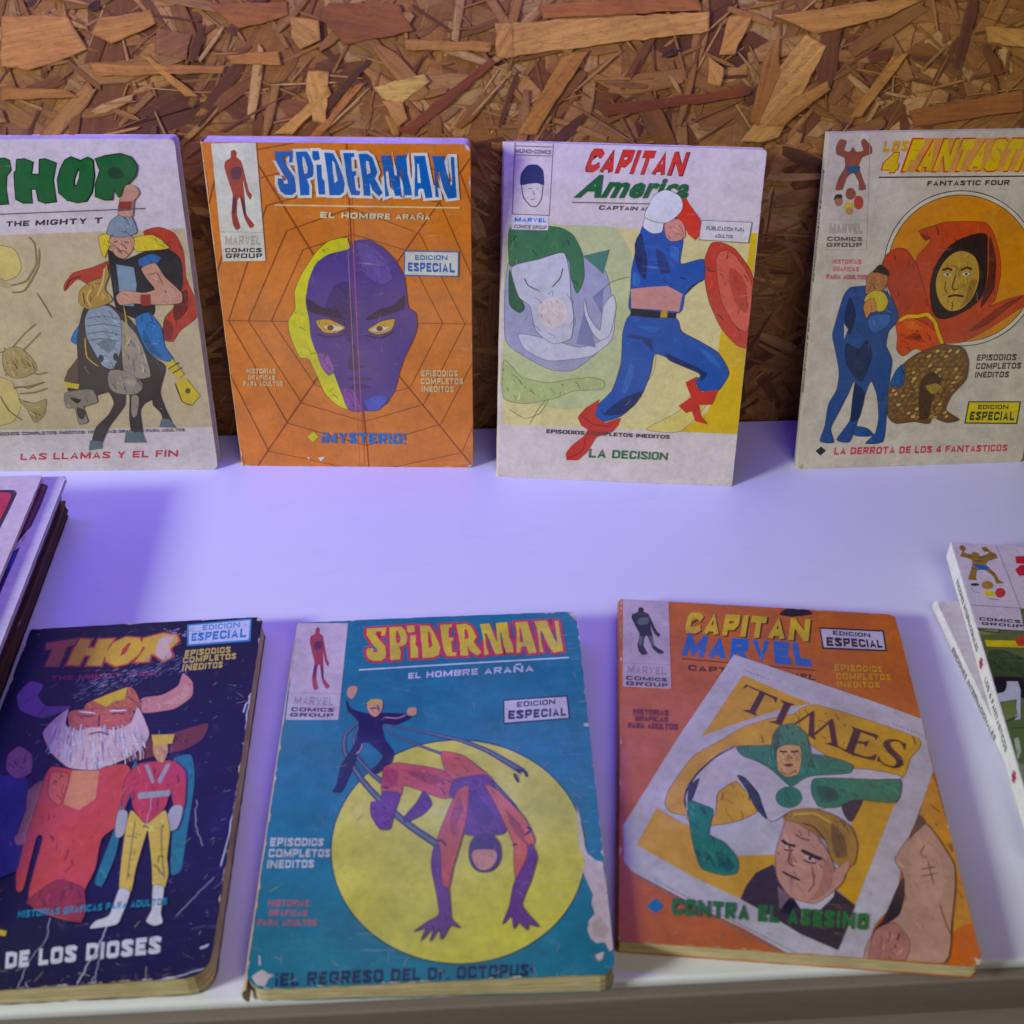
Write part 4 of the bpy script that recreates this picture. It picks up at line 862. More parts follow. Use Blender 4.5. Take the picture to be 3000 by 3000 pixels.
('cover_illustration','k','e8e0e0',[425,609,430,637,441,665],0.30233967052911626),
('cover_illustration','k','b8a8b0',[381,591,388,617,390,643],0.4757421981704762),
('cover_illustration','k','e4dcdc',[328,598,328,622,332,646],0.4969134947211198),
('cover_illustration','k','d8ccd0',[438,692,441,714,451,735],0.34304612386819056),
('cover_illustration','k','98889c',[241,623,240,641,240,659],0.37393827890110687),
('cover_illustration','k','d8ccd0',[442,734,447,754,453,775],0.3030538998147147),
('cover_illustration','k','e8e0e0',[455,759,458,774,465,789],0.31620933300615933),
('cover_illustration','k','e4dcdc',[531,697,541,723,547,749],0.5508328522700577),
('cover_illustration','k','b8a8b0',[279,588,279,620,290,653],0.5235820301067535),
('cover_illustration','k','98889c',[561,716,567,737,576,759],0.5671573382174211),
('cover_illustration','k','e8e0e0',[435,722,443,754,451,786],0.4194252599817577),
('cover_illustration','k','c8bcc0',[234,650,236,677,234,704],0.31058775583858705),
('cover_illustration','k','e8e0e0',[503,612,508,644,518,675],0.5813556898793413),
('cover_illustration','k','d8ccd0',[456,603,459,627,468,651],0.46814726310398463),
('cover_illustration','k','b8a8b0',[298,575,305,600,306,626],0.36309113178343727),
('cover_illustration','k','d8ccd0',[289,687,293,713,292,738],0.5005832424610137),
('cover_illustration','k','c8bcc0',[533,727,540,758,549,789],0.49466130409313214),
('cover_illustration','k','e8e0e0',[511,645,520,677,530,709],0.3062877911107463),
('cover_illustration','k','b8a8b0',[425,661,431,688,439,716],0.25817926311896633),
('cover_illustration','k','b8a8b0',[391,663,392,677,396,691],0.3784264698406741),
('cover_illustration','k','e4dcdc',[437,618,440,631,448,645],0.34053567107106064),
('cover_illustration','k','98889c',[412,605,413,618,415,632],0.39131153990535744),
('cover_illustration','k','d8ccd0',[256,583,257,607,258,631],0.5445556454945357),
('cover_illustration','k','d8ccd0',[244,648,240,666,248,685],0.3888130916106281),
('cover_illustration','k','e4dcdc',[294,577,293,601,303,625],0.36654229214681733),
('cover_illustration','k','c8bcc0',[460,735,469,754,470,773],0.5262427913138389),
('cover_illustration','k','b8a8b0',[417,577,418,598,426,619],0.36096550362408575),
('cover_illustration','k','e8e0e0',[263,645,260,660,258,675],0.28168705185261483),
('cover_illustration','k','e4dcdc',[251,644,256,677,256,709],0.5649526252660642),
('cover_illustration','k','c8bcc0',[401,646,408,673,416,701],0.3566530552733915),
('cover_illustration','k','d8ccd0',[252,599,256,631,259,663],0.42761745964327597),
('cover_illustration','k','e8e0e0',[507,644,520,677,524,708],0.38505238288998633),
('cover_illustration','k','c8bcc0',[306,688,308,710,308,732],0.5228128082749145),
('cover_illustration','k','e8e0e0',[298,673,305,699,300,724],0.49392562832966325),
('cover_illustration','k','d8ccd0',[300,678,305,708,304,738],0.5154580056082511),
('cover_illustration','k','98889c',[329,704,332,731,339,758],0.5552903053675785),
('cover_illustration','k','d8ccd0',[489,635,498,656,506,678],0.31819453790609953),
('cover_illustration','k','e8e0e0',[347,624,352,647,358,671],0.3236396043318543),
('cover_illustration','k','d8ccd0',[555,601,570,637,574,672],0.330473630507482),
('cover_illustration','k','98889c',[434,659,444,690,450,720],0.3616206908674867),
('cover_illustration','k','d8ccd0',[409,702,415,716,411,729],0.45935268780885696),
('cover_illustration','k','c8bcc0',[561,616,571,632,577,648],0.32796342029356296),
('cover_illustration','k','b8a8b0',[474,720,483,752,492,783],0.3910009679279276),
('cover_illustration','k','c8bcc0',[354,733,358,755,360,777],0.3220956298777541),
('cover_illustration','k','c8bcc0',[479,589,489,611,493,632],0.5137612940746134),
('cover_illustration','k','98889c',[377,717,377,732,384,746],0.3249584606845587),
('cover_illustration','k','e4dcdc',[351,646,355,662,351,676],0.36313048420734007),
('cover_illustration','k','c8bcc0',[323,706,327,735,330,763],0.5759709399114654),
('cover_illustration','k','c8bcc0',[578,701,593,735,599,768],0.5627987583779575),
('cover_illustration','k','d8ccd0',[426,579,431,613,444,649],0.31460489230118854),
('cover_illustration','k','d8ccd0',[339,658,340,684,346,711],0.318185265815368),
('cover_illustration','k','b8a8b0',[238,617,237,635,241,652],0.3000350474281354),
('cover_illustration','k','e8e0e0',[382,611,385,635,394,660],0.34952047647342943),
('cover_illustration','k','c8bcc0',[478,755,489,777,487,798],0.4159355806863245),
('cover_illustration','k','b8a8b0',[566,620,576,635,579,649],0.5603839458953942),
('cover_illustration','k','e4dcdc',[330,699,327,712,326,725],0.4701756040439168),
('cover_illustration','k','c8bcc0',[557,582,572,618,578,653],0.3742131206598235),
('cover_illustration','k','b8a8b0',[434,674,436,693,438,711],0.4013250195723316),
('cover_illustration','k','e4dcdc',[414,590,419,611,425,632],0.48519097365993596),
('cover_illustration','k','e8e0e0',[335,570,339,584,339,599],0.30795870176995754),
('cover_illustration','k','c8bcc0',[576,680,589,712,597,743],0.428090565746288),
('cover_illustration','k','e8e0e0',[319,593,323,607,320,620],0.2711489134575502),
('cover_illustration','k','98889c',[435,733,440,764,449,795],0.4303352001685623),
('cover_illustration','k','98889c',[321,577,325,593,323,610],0.28554834941663565),
('cover_illustration','k','98889c',[322,609,323,628,327,648],0.30435671435317146),
('cover_illustration','k','98889c',[398,739,399,769,410,800],0.4643622584319537),
('cover_illustration','k','e8e0e0',[432,674,435,693,441,712],0.5138126132567848),
('cover_illustration','k','e8e0e0',[239,562,239,586,241,610],0.4067455017438566),
('cover_illustration','k','d8ccd0',[485,752,494,773,500,794],0.3448106521738833),
('cover_illustration','k','e4dcdc',[342,637,344,657,351,676],0.3960766631184397),
('cover_illustration','k','e8e0e0',[435,777,443,806,449,834],0.43418740548414625),
('cover_illustration','k','b8a8b0',[473,732,478,745,480,758],0.5910257066518783),
('cover_illustration','k','98889c',[580,641,586,661,601,681],0.2664979868466376),
('cover_illustration','k','c8bcc0',[294,696,296,712,292,728],0.48610911622019415),
('cover_illustration','k','e4dcdc',[254,658,250,674,250,691],0.47702655745999956),
('cover_illustration','k','d8ccd0',[409,603,410,621,412,639],0.40164729123154874),
('cover_illustration','k','c8bcc0',[252,574,257,595,250,614],0.37334652340607327),
('cover_illustration','k','c8bcc0',[315,711,318,745,328,779],0.3360814930685038),
('cover_illustration','k','d8ccd0',[420,722,424,742,431,761],0.5088050836390239),
('cover_illustration','k','b8a8b0',[390,654,395,679,403,704],0.4048005357547754),
('cover_illustration','k','e8e0e0',[305,657,314,691,318,724],0.3128099617008675),
('cover_illustration','k','d8ccd0',[281,602,278,619,284,637],0.4612553696515428),
('cover_illustration','k','d8ccd0',[296,651,301,668,299,684],0.5279028172879602),
('cover_illustration','k','98889c',[436,735,438,749,444,764],0.4533122390837732),
('cover_illustration','k','e8e0e0',[307,637,309,663,314,688],0.36134487097612894),
('cover_illustration','k','b8a8b0',[589,700,604,733,608,764],0.3503778371337132),
('cover_illustration','k','b8a8b0',[272,633,273,661,278,690],0.5050977857846553),
('cover_illustration','k','e4dcdc',[313,585,315,606,317,627],0.5952858426951839),
('cover_illustration','k','98889c',[439,586,441,609,454,633],0.5220932454014036),
('cover_illustration','k','e4dcdc',[392,759,395,779,395,799],0.2693717654201879),
('cover_illustration','k','d8ccd0',[491,644,498,670,505,696],0.3552115315960672),
('cover_illustration','k','98889c',[374,693,378,725,381,756],0.4232867393729782),
('cover_illustration','k','e4dcdc',[234,557,235,590,236,622],0.36222555713585625),
('cover_illustration','k','e8e0e0',[447,765,455,789,461,813],0.3773948728289013),
('cover_illustration','k','98889c',[301,617,303,643,307,669],0.5579925244653927),
('cover_illustration','k','e4dcdc',[543,622,547,639,553,657],0.4595972013390894),
('cover_illustration','k','e4dcdc',[339,566,341,598,347,630],0.4154324732419862),
('cover_illustration','k','b8a8b0',[465,687,470,721,486,754],0.40267324745972305),
('cover_illustration','k','e8e0e0',[466,590,468,613,474,636],0.597122246491858),
('cover_illustration','k','e8e0e0',[405,661,411,694,419,726],0.3660510608960792),
('cover_illustration','k','d8ccd0',[539,610,547,632,558,655],0.268162625837682),
('cover_illustration','k','8a3a34',[377,624,416,615,453,632],0.7),
('cover_illustration','s','c05040',[276,775,364,798,439,804,531,781,571,814,585,998,576,1061,527,1117,531,1240,513,1330,529,1447,337,1365,321,1104,297,1096,304,1304,279,1297,240,1098,258,842]),
('cover_illustration','p','d08c60',[355,798,456,809,469,938,421,986,359,953]),
('cover_illustration','s','8c3838',[340,1340,412,1277,509,1319,528,1444,338,1367]),
('cover_illustration','s','c86850',[280,803,348,822,347,955,295,911]),
('cover_illustration','s','2a3478',[5,802,111,804,188,816,244,947,254,1099,263,1220,229,1246,135,1257]),
('cover_illustration','s','8a6078',[95,705,128,665,185,712,204,797,158,821,109,776]),
('cover_illustration','s','a07060',[215,882,258,842,261,1015,256,1114,227,1097,230,972]),
('cover_illustration','s','b07c78',[221,1084,252,1068,263,1112,235,1120]),
('cover_illustration','s','2c7484',[582,771,568,866,566,1060,541,1289,570,1307,590,1185,585,998,606,841]),
('cover_illustration','s','2c7484',[721,767,784,755,815,884,823,1142,825,1264,791,1273,760,1012,756,853]),
('cover_illustration','s','b84848',[596,788,659,779,725,782,778,844,796,1004,762,1002,734,918,728,996,673,1066,614,990,591,921,579,1013,559,865]),
('cover_illustration','p','98a0a4',[618,794,634,791,669,873,664,886]),
('cover_illustration','p','98a0a4',[698,794,716,792,693,889,680,874]),
('cover_illustration','p','98a0a4',[618,923,734,918,737,945,624,952]),
('cover_illustration','s','c09868',[633,678,680,679,695,737,686,786,664,777,640,733]),
('cover_illustration','p','c8b040',[618,645,707,649,705,695,636,699]),
('cover_illustration','s','a8a8b0',[563,1003,598,1012,601,1103,573,1108]),
('cover_illustration','s','a8a8b0',[751,998,791,1001,785,1092,742,1089]),
('cover_illustration','s','ccb448',[609,1000,673,1066,729,1009,761,1100,769,1210,785,1282,777,1352,744,1338,721,1230,684,1094,678,1131,670,1250,670,1344,631,1330,616,1222,605,1088]),
('cover_illustration','k','8a7430',[631,1040,639,1164,649,1295],0.5),
('cover_illustration','k','8a7430',[729,1073,747,1185,777,1304],0.5),
('cover_illustration','s','c8ccd0',[630,1328,668,1344,657,1430,645,1464,564,1473,576,1446,617,1427]),
('cover_illustration','s','c8ccd0',[742,1325,778,1333,784,1428,796,1468,770,1477,742,1458,753,1415]),
('cover_illustration','p','c8b030',[246,1448,292,1462,292,1481,252,1470]),
('title_lettering','o','b04838',[219,78,271,86,268,138,297,140,303,89,366,90,354,141,345,246,285,241,292,184,263,182,256,239,205,231,212,164],0.9),
('title_lettering','o','b04838',[415,84,470,95,496,135,490,193,450,244,405,255,359,223,349,182,368,115],0.9),
('title_lettering','o','b04838',[492,97,568,73,626,90,639,126,610,172,630,219,595,241,551,199,538,194,536,239,480,238,508,157,484,135],0.9),
('title_lettering','g','c8a83c',[[219,78,271,86,268,138,297,140,303,89,366,90,354,141,345,246,285,241,292,184,263,182,256,239,205,231,212,164]]),
('title_lettering','g','c8a83c',[[415,84,470,95,496,135,490,193,450,244,405,255,359,223,349,182,368,115],[432,119,443,124,432,185,414,199,413,160]]),
('title_lettering','g','c8a83c',[[492,97,568,73,626,90,639,126,610,172,630,219,595,241,551,199,538,194,536,239,480,238,508,157,484,135]]),
('title_lettering','o','5c2c3c',[90,93,216,75,210,116,180,119,174,239,117,234,125,130,95,135],0.7),
('title_lettering','g','9a5c40',[[90,93,216,75,210,116,180,119,174,239,117,234,125,130,95,135]]),
('title_lettering','s','c8b0a0',[558,102,615,100,605,154,624,211,589,232,554,192]),
('title_lettering','l','4a2440',[137,269,419,278],0.4),
('subtitle_lettering','t','8c3050',[157,292,577,300,580,324,161,317],['THE MIGHTY THOR',0.03]),
('edition_badge','p','3a88b0',[659,26,928,8,938,150,679,160]),
('edition_badge','p','c0c8dc',[668,35,922,18,929,139,685,149]),
('edition_badge','t','4a90b8',[726,36,880,27,883,60,731,69],['EDICION',0.02]),
('edition_badge','t','2c7cac',[687,83,913,69,917,124,692,132],['ESPECIAL',0.05]),
('notice_lettering','t','b8a850',[676,184,861,175,865,211,678,221],['EPISODIOS',0.06]),
('notice_lettering','t','b8a850',[673,224,889,216,891,251,677,261],['COMPLETOS',0.06]),
('notice_lettering','t','b8a850',[679,266,840,262,842,297,680,307],['INEDITOS',0.06]),
('caption_lettering','t','2c88a8',[312,1389,798,1374,800,1401,315,1416],['HISTORIAS GRAFICAS PARA ADULTOS',0.05]),
('caption_lettering','t','c8ccd4',[309,1538,802,1514,808,1577,321,1597],['DE LOS DIOSES',0.07]),
('cracked_ink','l','b8bcd0',[423,1423,423,1443,422,1458,429,1473,429,1493,426,1509,423,1521,416,1532,405,1543,401,1560,394,1571,390,1592,384,1610,386,1634,381,1650,379,1673],0.2),
('cracked_ink','l','b8bcd0',[616,1468,614,1485,611,1498,613,1505,607,1520,602,1532,605,1543,599,1555,596,1572,589,1578,585,1594,579,1608,578,1630,571,1643,567,1658,561,1677],0.4),
('cracked_ink','l','b8bcd0',[622,1674,622,1667,616,1652,617,1638,614,1631,617,1614,617,1611,615,1600,615,1591,621,1584,623,1573,618,1567,617,1554,613,1547,611,1530,608,1523],0.2),
('cracked_ink','l','b8bcd0',[612,1676,609,1669,610,1664,608,1659,608,1654,611,1646],0.2),
('cracked_ink','l','b8bcd0',[941,1301,938,1311,928,1320,920,1332,908,1346,900,1353,891,1371,876,1388,865,1406,847,1428,838,1443],0.2),
('cracked_ink','l','b8bcd0',[833,969,842,990,836,1009,841,1035,847,1062,846,1079,856,1097,860,1118,871,1132,878,1155,885,1171],0.2),
('cracked_ink','l','b8bcd0',[958,1259,963,1213,967,1172,972,1123,970,1072,978,1026,979,963,980,900,974,834,978,771,977,699,977,659,975,612,968,564,973,512,967,461],0.5),
('cracked_ink','l','b8bcd0',[958,1559,955,1558,948,1563,941,1566,938,1565,932,1569],0.8),
('cracked_ink','l','b8bcd0',[957,1640,937,1646,915,1650,899,1657,880,1661,865,1665,844,1664,822,1670,801,1671,775,1672,757,1676],0.4),
('cracked_ink','l','b8bcd0',[415,1669,408,1666,408,1663,403,1660,402,1656,400,1650],0.2),
('cracked_ink','l','b8bcd0',[973,450,974,472,973,493,960,509,957,534,955,552],0.7),
('cracked_ink','l','b8bcd0',[673,938,671,963,678,996,673,1020,673,1043,672,1068],0.2),
('cracked_ink','l','8488a8',[394,324,404,320],0.10433470877253734),
('cracked_ink','l','545888',[539,298,552,292],0.23316182373806166),
('cracked_ink','l','6c7098',[600,226,607,218],0.3240781951864937),
('cracked_ink','l','545888',[628,239,650,233],0.37091075212181057),
('cracked_ink','l','545888',[396,392,408,379],0.34663161452404523),
('cracked_ink','l','9894ac',[455,347,469,342],0.22318131020520943),
('cracked_ink','l','8488a8',[420,353,435,346],0.15910713284647982),
('cracked_ink','l','9894ac',[648,257,671,242],0.1591453346249619),
('cracked_ink','l','545888',[425,354,437,343],0.31390569860785955),
('cracked_ink','l','8488a8',[465,322,487,317],0.11999900626128315),
('cracked_ink','l','6c7098',[663,263,671,256],0.24269200884356149),
('cracked_ink','l','8488a8',[431,312,447,304],0.2424427830670724),
('cracked_ink','l','8488a8',[687,322,704,318],0.25981618946814766),
('cracked_ink','l','9894ac',[573,301,593,284],0.3542989485999336),
('cracked_ink','l','8488a8',[389,384,406,378],0.15014439979712493),
('cracked_ink','l','545888',[541,285,552,281],0.1073437920361655),
('cracked_ink','l','8488a8',[580,267,588,264],0.3093932741290166),
('cracked_ink','l','6c7098',[386,325,400,309],0.3370701071275246),
('cracked_ink','l','9894ac',[645,218,651,214],0.34827098496115483),
('cracked_ink','l','6c7098',[570,301,579,298],0.34946444704605517),
('cracked_ink','l','6c7098',[330,365,348,353],0.36120262105336387),
('cracked_ink','l','8488a8',[553,294,560,291],0.28402469719236556),
('cracked_ink','l','8488a8',[549,317,555,311],0.22712877430025025),
('cracked_ink','l','8488a8',[279,406,293,394],0.27838161667309314),
('cracked_ink','l','8488a8',[628,291,650,285],0.33271835287056345),
('cracked_ink','l','6c7098',[704,272,723,260],0.24345812939104852),
('cracked_ink','l','6c7098',[342,394,361,378],0.37950731765739265),
('cracked_ink','l','6c7098',[479,312,486,307],0.15544605262654976),
('cracked_ink','l','9894ac',[360,364,377,355],0.36213930305927466),
('cracked_ink','l','6c7098',[514,361,528,347],0.13726923531077453),
('cracked_ink','l','9894ac',[299,407,319,394],0.20025745644301823),
('cracked_ink','l','8488a8',[591,316,609,304],0.1165547769355733),
('cracked_ink','l','545888',[477,297,494,287],0.3024672644161567),
('cracked_ink','l','545888',[448,370,457,362],0.18054252983726704),
('cracked_ink','l','8488a8',[477,303,498,292],0.2155875446848089),
('cracked_ink','l','8488a8',[453,342,468,338],0.1178892959762832),
('cracked_ink','l','6c7098',[553,321,563,311],0.20923175835953023),
('cracked_ink','l','6c7098',[734,230,742,224],0.16778599382774162),
('cracked_ink','l','6c7098',[471,317,484,312],0.2065784354637254),
('cracked_ink','l','545888',[699,312,714,300],0.14032185465692648),
('cracked_ink','l','9894ac',[650,297,667,286],0.3260876236152649),
('cracked_ink','l','6c7098',[692,249,713,234],0.26530034235742694),
('cracked_ink','l','545888',[479,344,498,333],0.12077520804688835),
('cracked_ink','l','9894ac',[490,304,505,288],0.24999579265087785),
('cracked_ink','l','6c7098',[518,314,536,302],0.34081893585774126),
('cracked_ink','l','545888',[345,348,365,336],0.24307669495308354),
('cracked_ink','l','8488a8',[470,290,490,280],0.29484534944952934),
('cracked_ink','l','545888',[553,301,571,282],0.35459054638665555),
('cracked_ink','l','6c7098',[361,319,381,311],0.18555884954064833),
('cracked_ink','l','8488a8',[362,378,383,357],0.33283226007328803),
('cracked_ink','l','545888',[537,340,557,321],0.10248703222662418),
('cracked_ink','l','545888',[574,285,595,279],0.35462709155640704),
('cracked_ink','l','8488a8',[582,261,594,251],0.15604355095524197),
('cracked_ink','l','545888',[558,334,566,330],0.23061102560693056),
('cracked_ink','l','6c7098',[291,401,309,392],0.26961638962829326),
('cracked_ink','l','9894ac',[456,340,471,326],0.2528882933651099),
('cracked_ink','l','6c7098',[297,423,309,420],0.1301856272204798),
('cracked_ink','l','6c7098',[522,300,540,293],0.27531455045064557),
('cracked_ink','l','545888',[507,319,527,309],0.2713192314281709),
('cracked_ink','l','6c7098',[646,279,666,272],0.2908509379160459),
('cracked_ink','l','545888',[290,378,308,368],0.26468199985388774),
('cracked_ink','l','9894ac',[431,378,439,376],0.24864737386152533),
('cracked_ink','l','6c7098',[685,281,695,273],0.10039853680390469),
('cracked_ink','l','545888',[622,226,643,210],0.15570152346751565),
('cracked_ink','l','9894ac',[524,235,533,228],0.2985493874678538),
('cracked_ink','l','8488a8',[275,360,292,344],0.1839603116037814),
('cracked_ink','l','8488a8',[411,371,431,365],0.12597788740933571),
('cracked_ink','l','545888',[356,358,375,353],0.2658157576648015),
('cracked_ink','l','6c7098',[668,227,678,219],0.1114291696408358),
('cracked_ink','l','8488a8',[615,219,637,204],0.149632734411971),
('cracked_ink','l','8488a8',[423,305,429,300],0.3782371407737808),
('cracked_ink','l','9894ac',[470,319,493,310],0.26552965744150225),
('cracked_ink','l','8488a8',[453,338,469,328],0.2254281401975261),
('cracked_ink','l','6c7098',[427,305,442,291],0.1378677372509562),
('cracked_ink','l','545888',[292,444,299,441],0.2234409019022539),
('cracked_ink','l','545888',[577,293,590,288],0.19870264949396133),
('cracked_ink','l','6c7098',[640,243,662,230],0.3208930395709517),
('cracked_ink','l','6c7098',[571,235,588,229],0.30863175551310446),
('cracked_ink','l','545888',[558,290,565,289],0.22792807866353482),
('cracked_ink','l','545888',[685,243,699,236],0.11561496155459232),
('cracked_ink','l','6c7098',[459,354,470,344],0.297403478120931),
('cracked_ink','l','545888',[451,346,462,336],0.2552898370830796),
('cracked_ink','l','9894ac',[553,290,565,286],0.10439166700811997),
('cracked_ink','l','6c7098',[292,397,303,390],0.1973904684039654),
('cracked_ink','l','9894ac',[589,264,601,256],0.16867639867632625),
('cracked_ink','l','545888',[445,302,451,298],0.1865622938409782),
('cracked_ink','l','545888',[350,414,363,410],0.25269724350861655),
('cracked_ink','l','8488a8',[265,330,275,321],0.35269144377393613),
('cracked_ink','l','545888',[364,387,373,384],0.35772082281377704),
('cracked_ink','l','8488a8',[307,383,326,366],0.24019326258329046),
('cracked_ink','l','545888',[518,270,541,258],0.3419678192439449),
('cracked_ink','l','9894ac',[565,311,579,304],0.16335279174930567),
('cracked_ink','l','6c7098',[372,354,383,351],0.36877702140462454),
('cracked_ink','l','9894ac',[354,306,373,292],0.3081559796826133),
('cracked_ink','l','8488a8',[490,323,502,315],0.2439812302273126),
('cracked_ink','l','6c7098',[502,280,508,278],0.2734902400791811),
('cracked_ink','l','8488a8',[563,296,569,292],0.3611898496119761),
('cracked_ink','l','6c7098',[409,297,420,293],0.16703743856574804),
('cracked_ink','l','9894ac',[362,391,384,385],0.19091840984007985),
('cracked_ink','l','545888',[376,356,396,346],0.2565146818789217),
('cracked_ink','l','6c7098',[483,383,498,370],0.35431288291069407),
('cracked_ink','l','8488a8',[287,327,295,324],0.2745712806725354),
('cracked_ink','l','6c7098',[609,264,623,257],0.16005842465821868),
('cracked_ink','l','545888',[367,320,386,315],0.3667036899468472),
('cracked_ink','l','8488a8',[678,271,687,265],0.2283515110860386),
('cracked_ink','l','545888',[458,310,476,304],0.23690862212895653),
('cracked_ink','l','6c7098',[489,292,495,289],0.2706055856513375),
('cracked_ink','l','9894ac',[365,333,385,328],0.2158841819304089),
('cracked_ink','l','6c7098',[493,351,510,338],0.36925533229048435),
('cracked_ink','l','545888',[258,343,270,333],0.36090508054383597),
('cracked_ink','l','8488a8',[485,320,504,308],0.31664182951726694),
('cracked_ink','l','9894ac',[469,371,486,354],0.1106776998830885),
('cracked_ink','l','9894ac',[671,307,677,305],0.324085893207206),
('cracked_ink','l','8488a8',[364,356,385,336],0.30105065287910604),
('cracked_ink','l','6c7098',[402,360,417,351],0.10220069227300682),
('cracked_ink','l','6c7098',[614,247,629,233],0.1092085545835599),
('cracked_ink','l','545888',[658,262,679,251],0.12065762745284357),
('cracked_ink','l','9894ac',[368,324,386,306],0.15253457030942277),
('cracked_ink','l','9894ac',[324,416,337,405],0.19701643408348138),
('cracked_ink','l','9894ac',[480,293,491,286],0.3747142435335127),
('cracked_ink','l','9894ac',[442,288,451,280],0.34205759912067096),
('cracked_ink','l','9894ac',[591,316,598,311],0.26249827688782057),
('cracked_ink','l','9894ac',[388,366,395,364],0.283343447642603),
('cracked_ink','l','9894ac',[362,373,385,363],0.2302068018420582),
('cracked_ink','l','9894ac',[578,234,598,222],0.19937483157924676),
('cracked_ink','l','9894ac',[375,412,386,404],0.2137031925224063),
('cracked_ink','l','6c7098',[463,262,475,256],0.2563140767794706),
('cracked_ink','l','8488a8',[476,331,493,318],0.222329319576708),
('cracked_ink','l','545888',[568,259,590,249],0.10711885235093557),
('cracked_ink','l','545888',[283,362,298,350],0.35454499283884655),
('cracked_ink','l','9894ac',[668,315,687,304],0.21168330275434166),
('cracked_ink','l','6c7098',[510,304,530,293],0.2795778616482726),
('cracked_ink','l','8488a8',[299,362,307,352],0.2176606600716513),
('cracked_ink','l','9894ac',[427,208,443,193],0.29469066687859724),
('cracked_ink','l','6c7098',[542,308,553,302],0.12614837245650795),
('cracked_ink','l','6c7098',[678,281,689,274],0.1898768061935731),
('cracked_ink','l','9894ac',[274,424,289,414],0.348482272161496),
('cracked_ink','l','9894ac',[371,306,391,298],0.28471883386346686),
('cracked_ink','l','6c7098',[536,281,549,271],0.28502278465588554),
('cracked_ink','l','6c7098',[656,232,669,222],0.14482894005258004),
('cracked_ink','l','6c7098',[274,410,287,401],0.3597623509651662),
('cracked_ink','l','6c7098',[439,374,454,371],0.10937563480412989),
('cracked_ink','l','545888',[442,384,462,376],0.36936854278463316),
('cracked_ink','l','545888',[520,342,537,333],0.3749361012321438),
('cracked_ink','l','9894ac',[460,304,469,300],0.3649837137526102),
('cracked_ink','l','8488a8',[374,347,395,338],0.30782320595416174),
('cracked_ink','l','8488a8',[600,252,620,230],0.30962395692968436),
('cracked_ink','l','6c7098',[483,301,498,297],0.34499505187077906),
('cracked_ink','l','6c7098',[485,290,501,278],0.2958981043077149),
('cracked_ink','l','9894ac',[439,329,446,327],0.2966487770644768),
('cracked_ink','l','6c7098',[674,302,688,295],0.26870768679383294),
('cracked_ink','l','9894ac',[605,214,628,199],0.2539359464685645),
('cracked_ink','l','8488a8',[340,356,354,340],0.3715684734032694),
('cracked_ink','l','8488a8',[601,246,620,237],0.1275156956823064),
('cracked_ink','l','9894ac',[517,230,539,210],0.29550561371938855),
('cracked_ink','l','8488a8',[351,369,372,360],0.23303043703890128),
('cracked_ink','l','9894ac',[324,347,338,341],0.2050430487634403),
('cracked_ink','l','9894ac',[330,281,346,268],0.22137446264510863),
('cracked_ink','l','8488a8',[481,348,499,335],0.14308573374075786),
('cracked_ink','l','8488a8',[691,295,698,292],0.15484622010714028),
('cracked_ink','l','6c7098',[332,354,350,340],0.3501862238759095),
('cracked_ink','l','8488a8',[572,280,584,268],0.2485378625139043),
('cracked_ink','l','545888',[358,414,377,406],0.2631031511343256),
('cracked_ink','l','545888',[577,323,585,321],0.27541452760921603),
('cracked_ink','l','8488a8',[531,303,546,297],0.3576022136578114),
('cracked_ink','l','545888',[630,325,644,314],0.30139358671746674),
('cracked_ink','l','6c7098',[314,366,334,361],0.25568252689836446),
('cracked_ink','l','545888',[347,359,355,350],0.13277834556597348),
('cracked_ink','l','6c7098',[409,357,425,345],0.26877179837402776),
('cracked_ink','l','8488a8',[595,239,607,227],0.28099638659991405),
('cracked_ink','l','6c7098',[547,280,557,271],0.3492390148023338),
('cracked_ink','l','8488a8',[675,211,689,203],0.3073057347707595),
('cracked_ink','l','8488a8',[546,249,559,242],0.16016441627388414),
('cracked_ink','l','8488a8',[683,261,695,252],0.20161770997322703),
('cracked_ink','l','545888',[618,292,632,279],0.10124143537005333),
('cracked_ink','l','8488a8',[401,321,416,317],0.32197252082980254),
('cracked_ink','l','6c7098',[622,301,636,291],0.15247444351369482),
('cracked_ink','l','8488a8',[486,255,497,248],0.3675399667460765),
('cracked_ink','l','8488a8',[310,341,329,329],0.16948721272648806),
('cracked_ink','l','8488a8',[631,152,652,140],0.2363017126967634),
('cracked_ink','l','6c7098',[355,395,365,386],0.31876099999695895),
('cracked_ink','l','6c7098',[534,272,543,270],0.11646504981018344),
('cracked_ink','l','8488a8',[440,342,448,336],0.3518088102553397),
('cracked_ink','l','545888',[475,308,496,292],0.3026235800145084),
('cracked_ink','l','545888',[409,355,426,344],0.1594807888590348),
('cracked_ink','l','9894ac',[375,373,394,354],0.3472596870645399),
('cracked_ink','l','6c7098',[319,331,333,327],0.18585770068701513),
('cracked_ink','l','8488a8',[592,272,608,267],0.1991580262771563),
('cracked_ink','l','6c7098',[383,321,401,317],0.37466857262477793),
('cracked_ink','l','9894ac',[400,280,420,270],0.3484418599319873),
('cracked_ink','l','6c7098',[528,292,538,283],0.371580901513171),
('cracked_ink','l','9894ac',[518,217,538,204],0.23363919228040872),
('cracked_ink','l','8488a8',[496,243,501,238],0.32521739169862524),
('cracked_ink','l','9894ac',[377,405,397,393],0.3293622076364996),
('cracked_ink','l','9894ac',[539,337,546,331],0.26772349837003306),
('cracked_ink','l','8488a8',[479,339,492,331],0.3399816679650569),
('cracked_ink','l','545888',[619,236,631,225],0.2262012325107948),
('cracked_ink','l','545888',[355,354,373,346],0.13267669690133296),
('cracked_ink','l','8488a8',[649,270,666,263],0.25793081244651217),
('cracked_ink','l','545888',[257,409,276,404],0.12952419389030057),
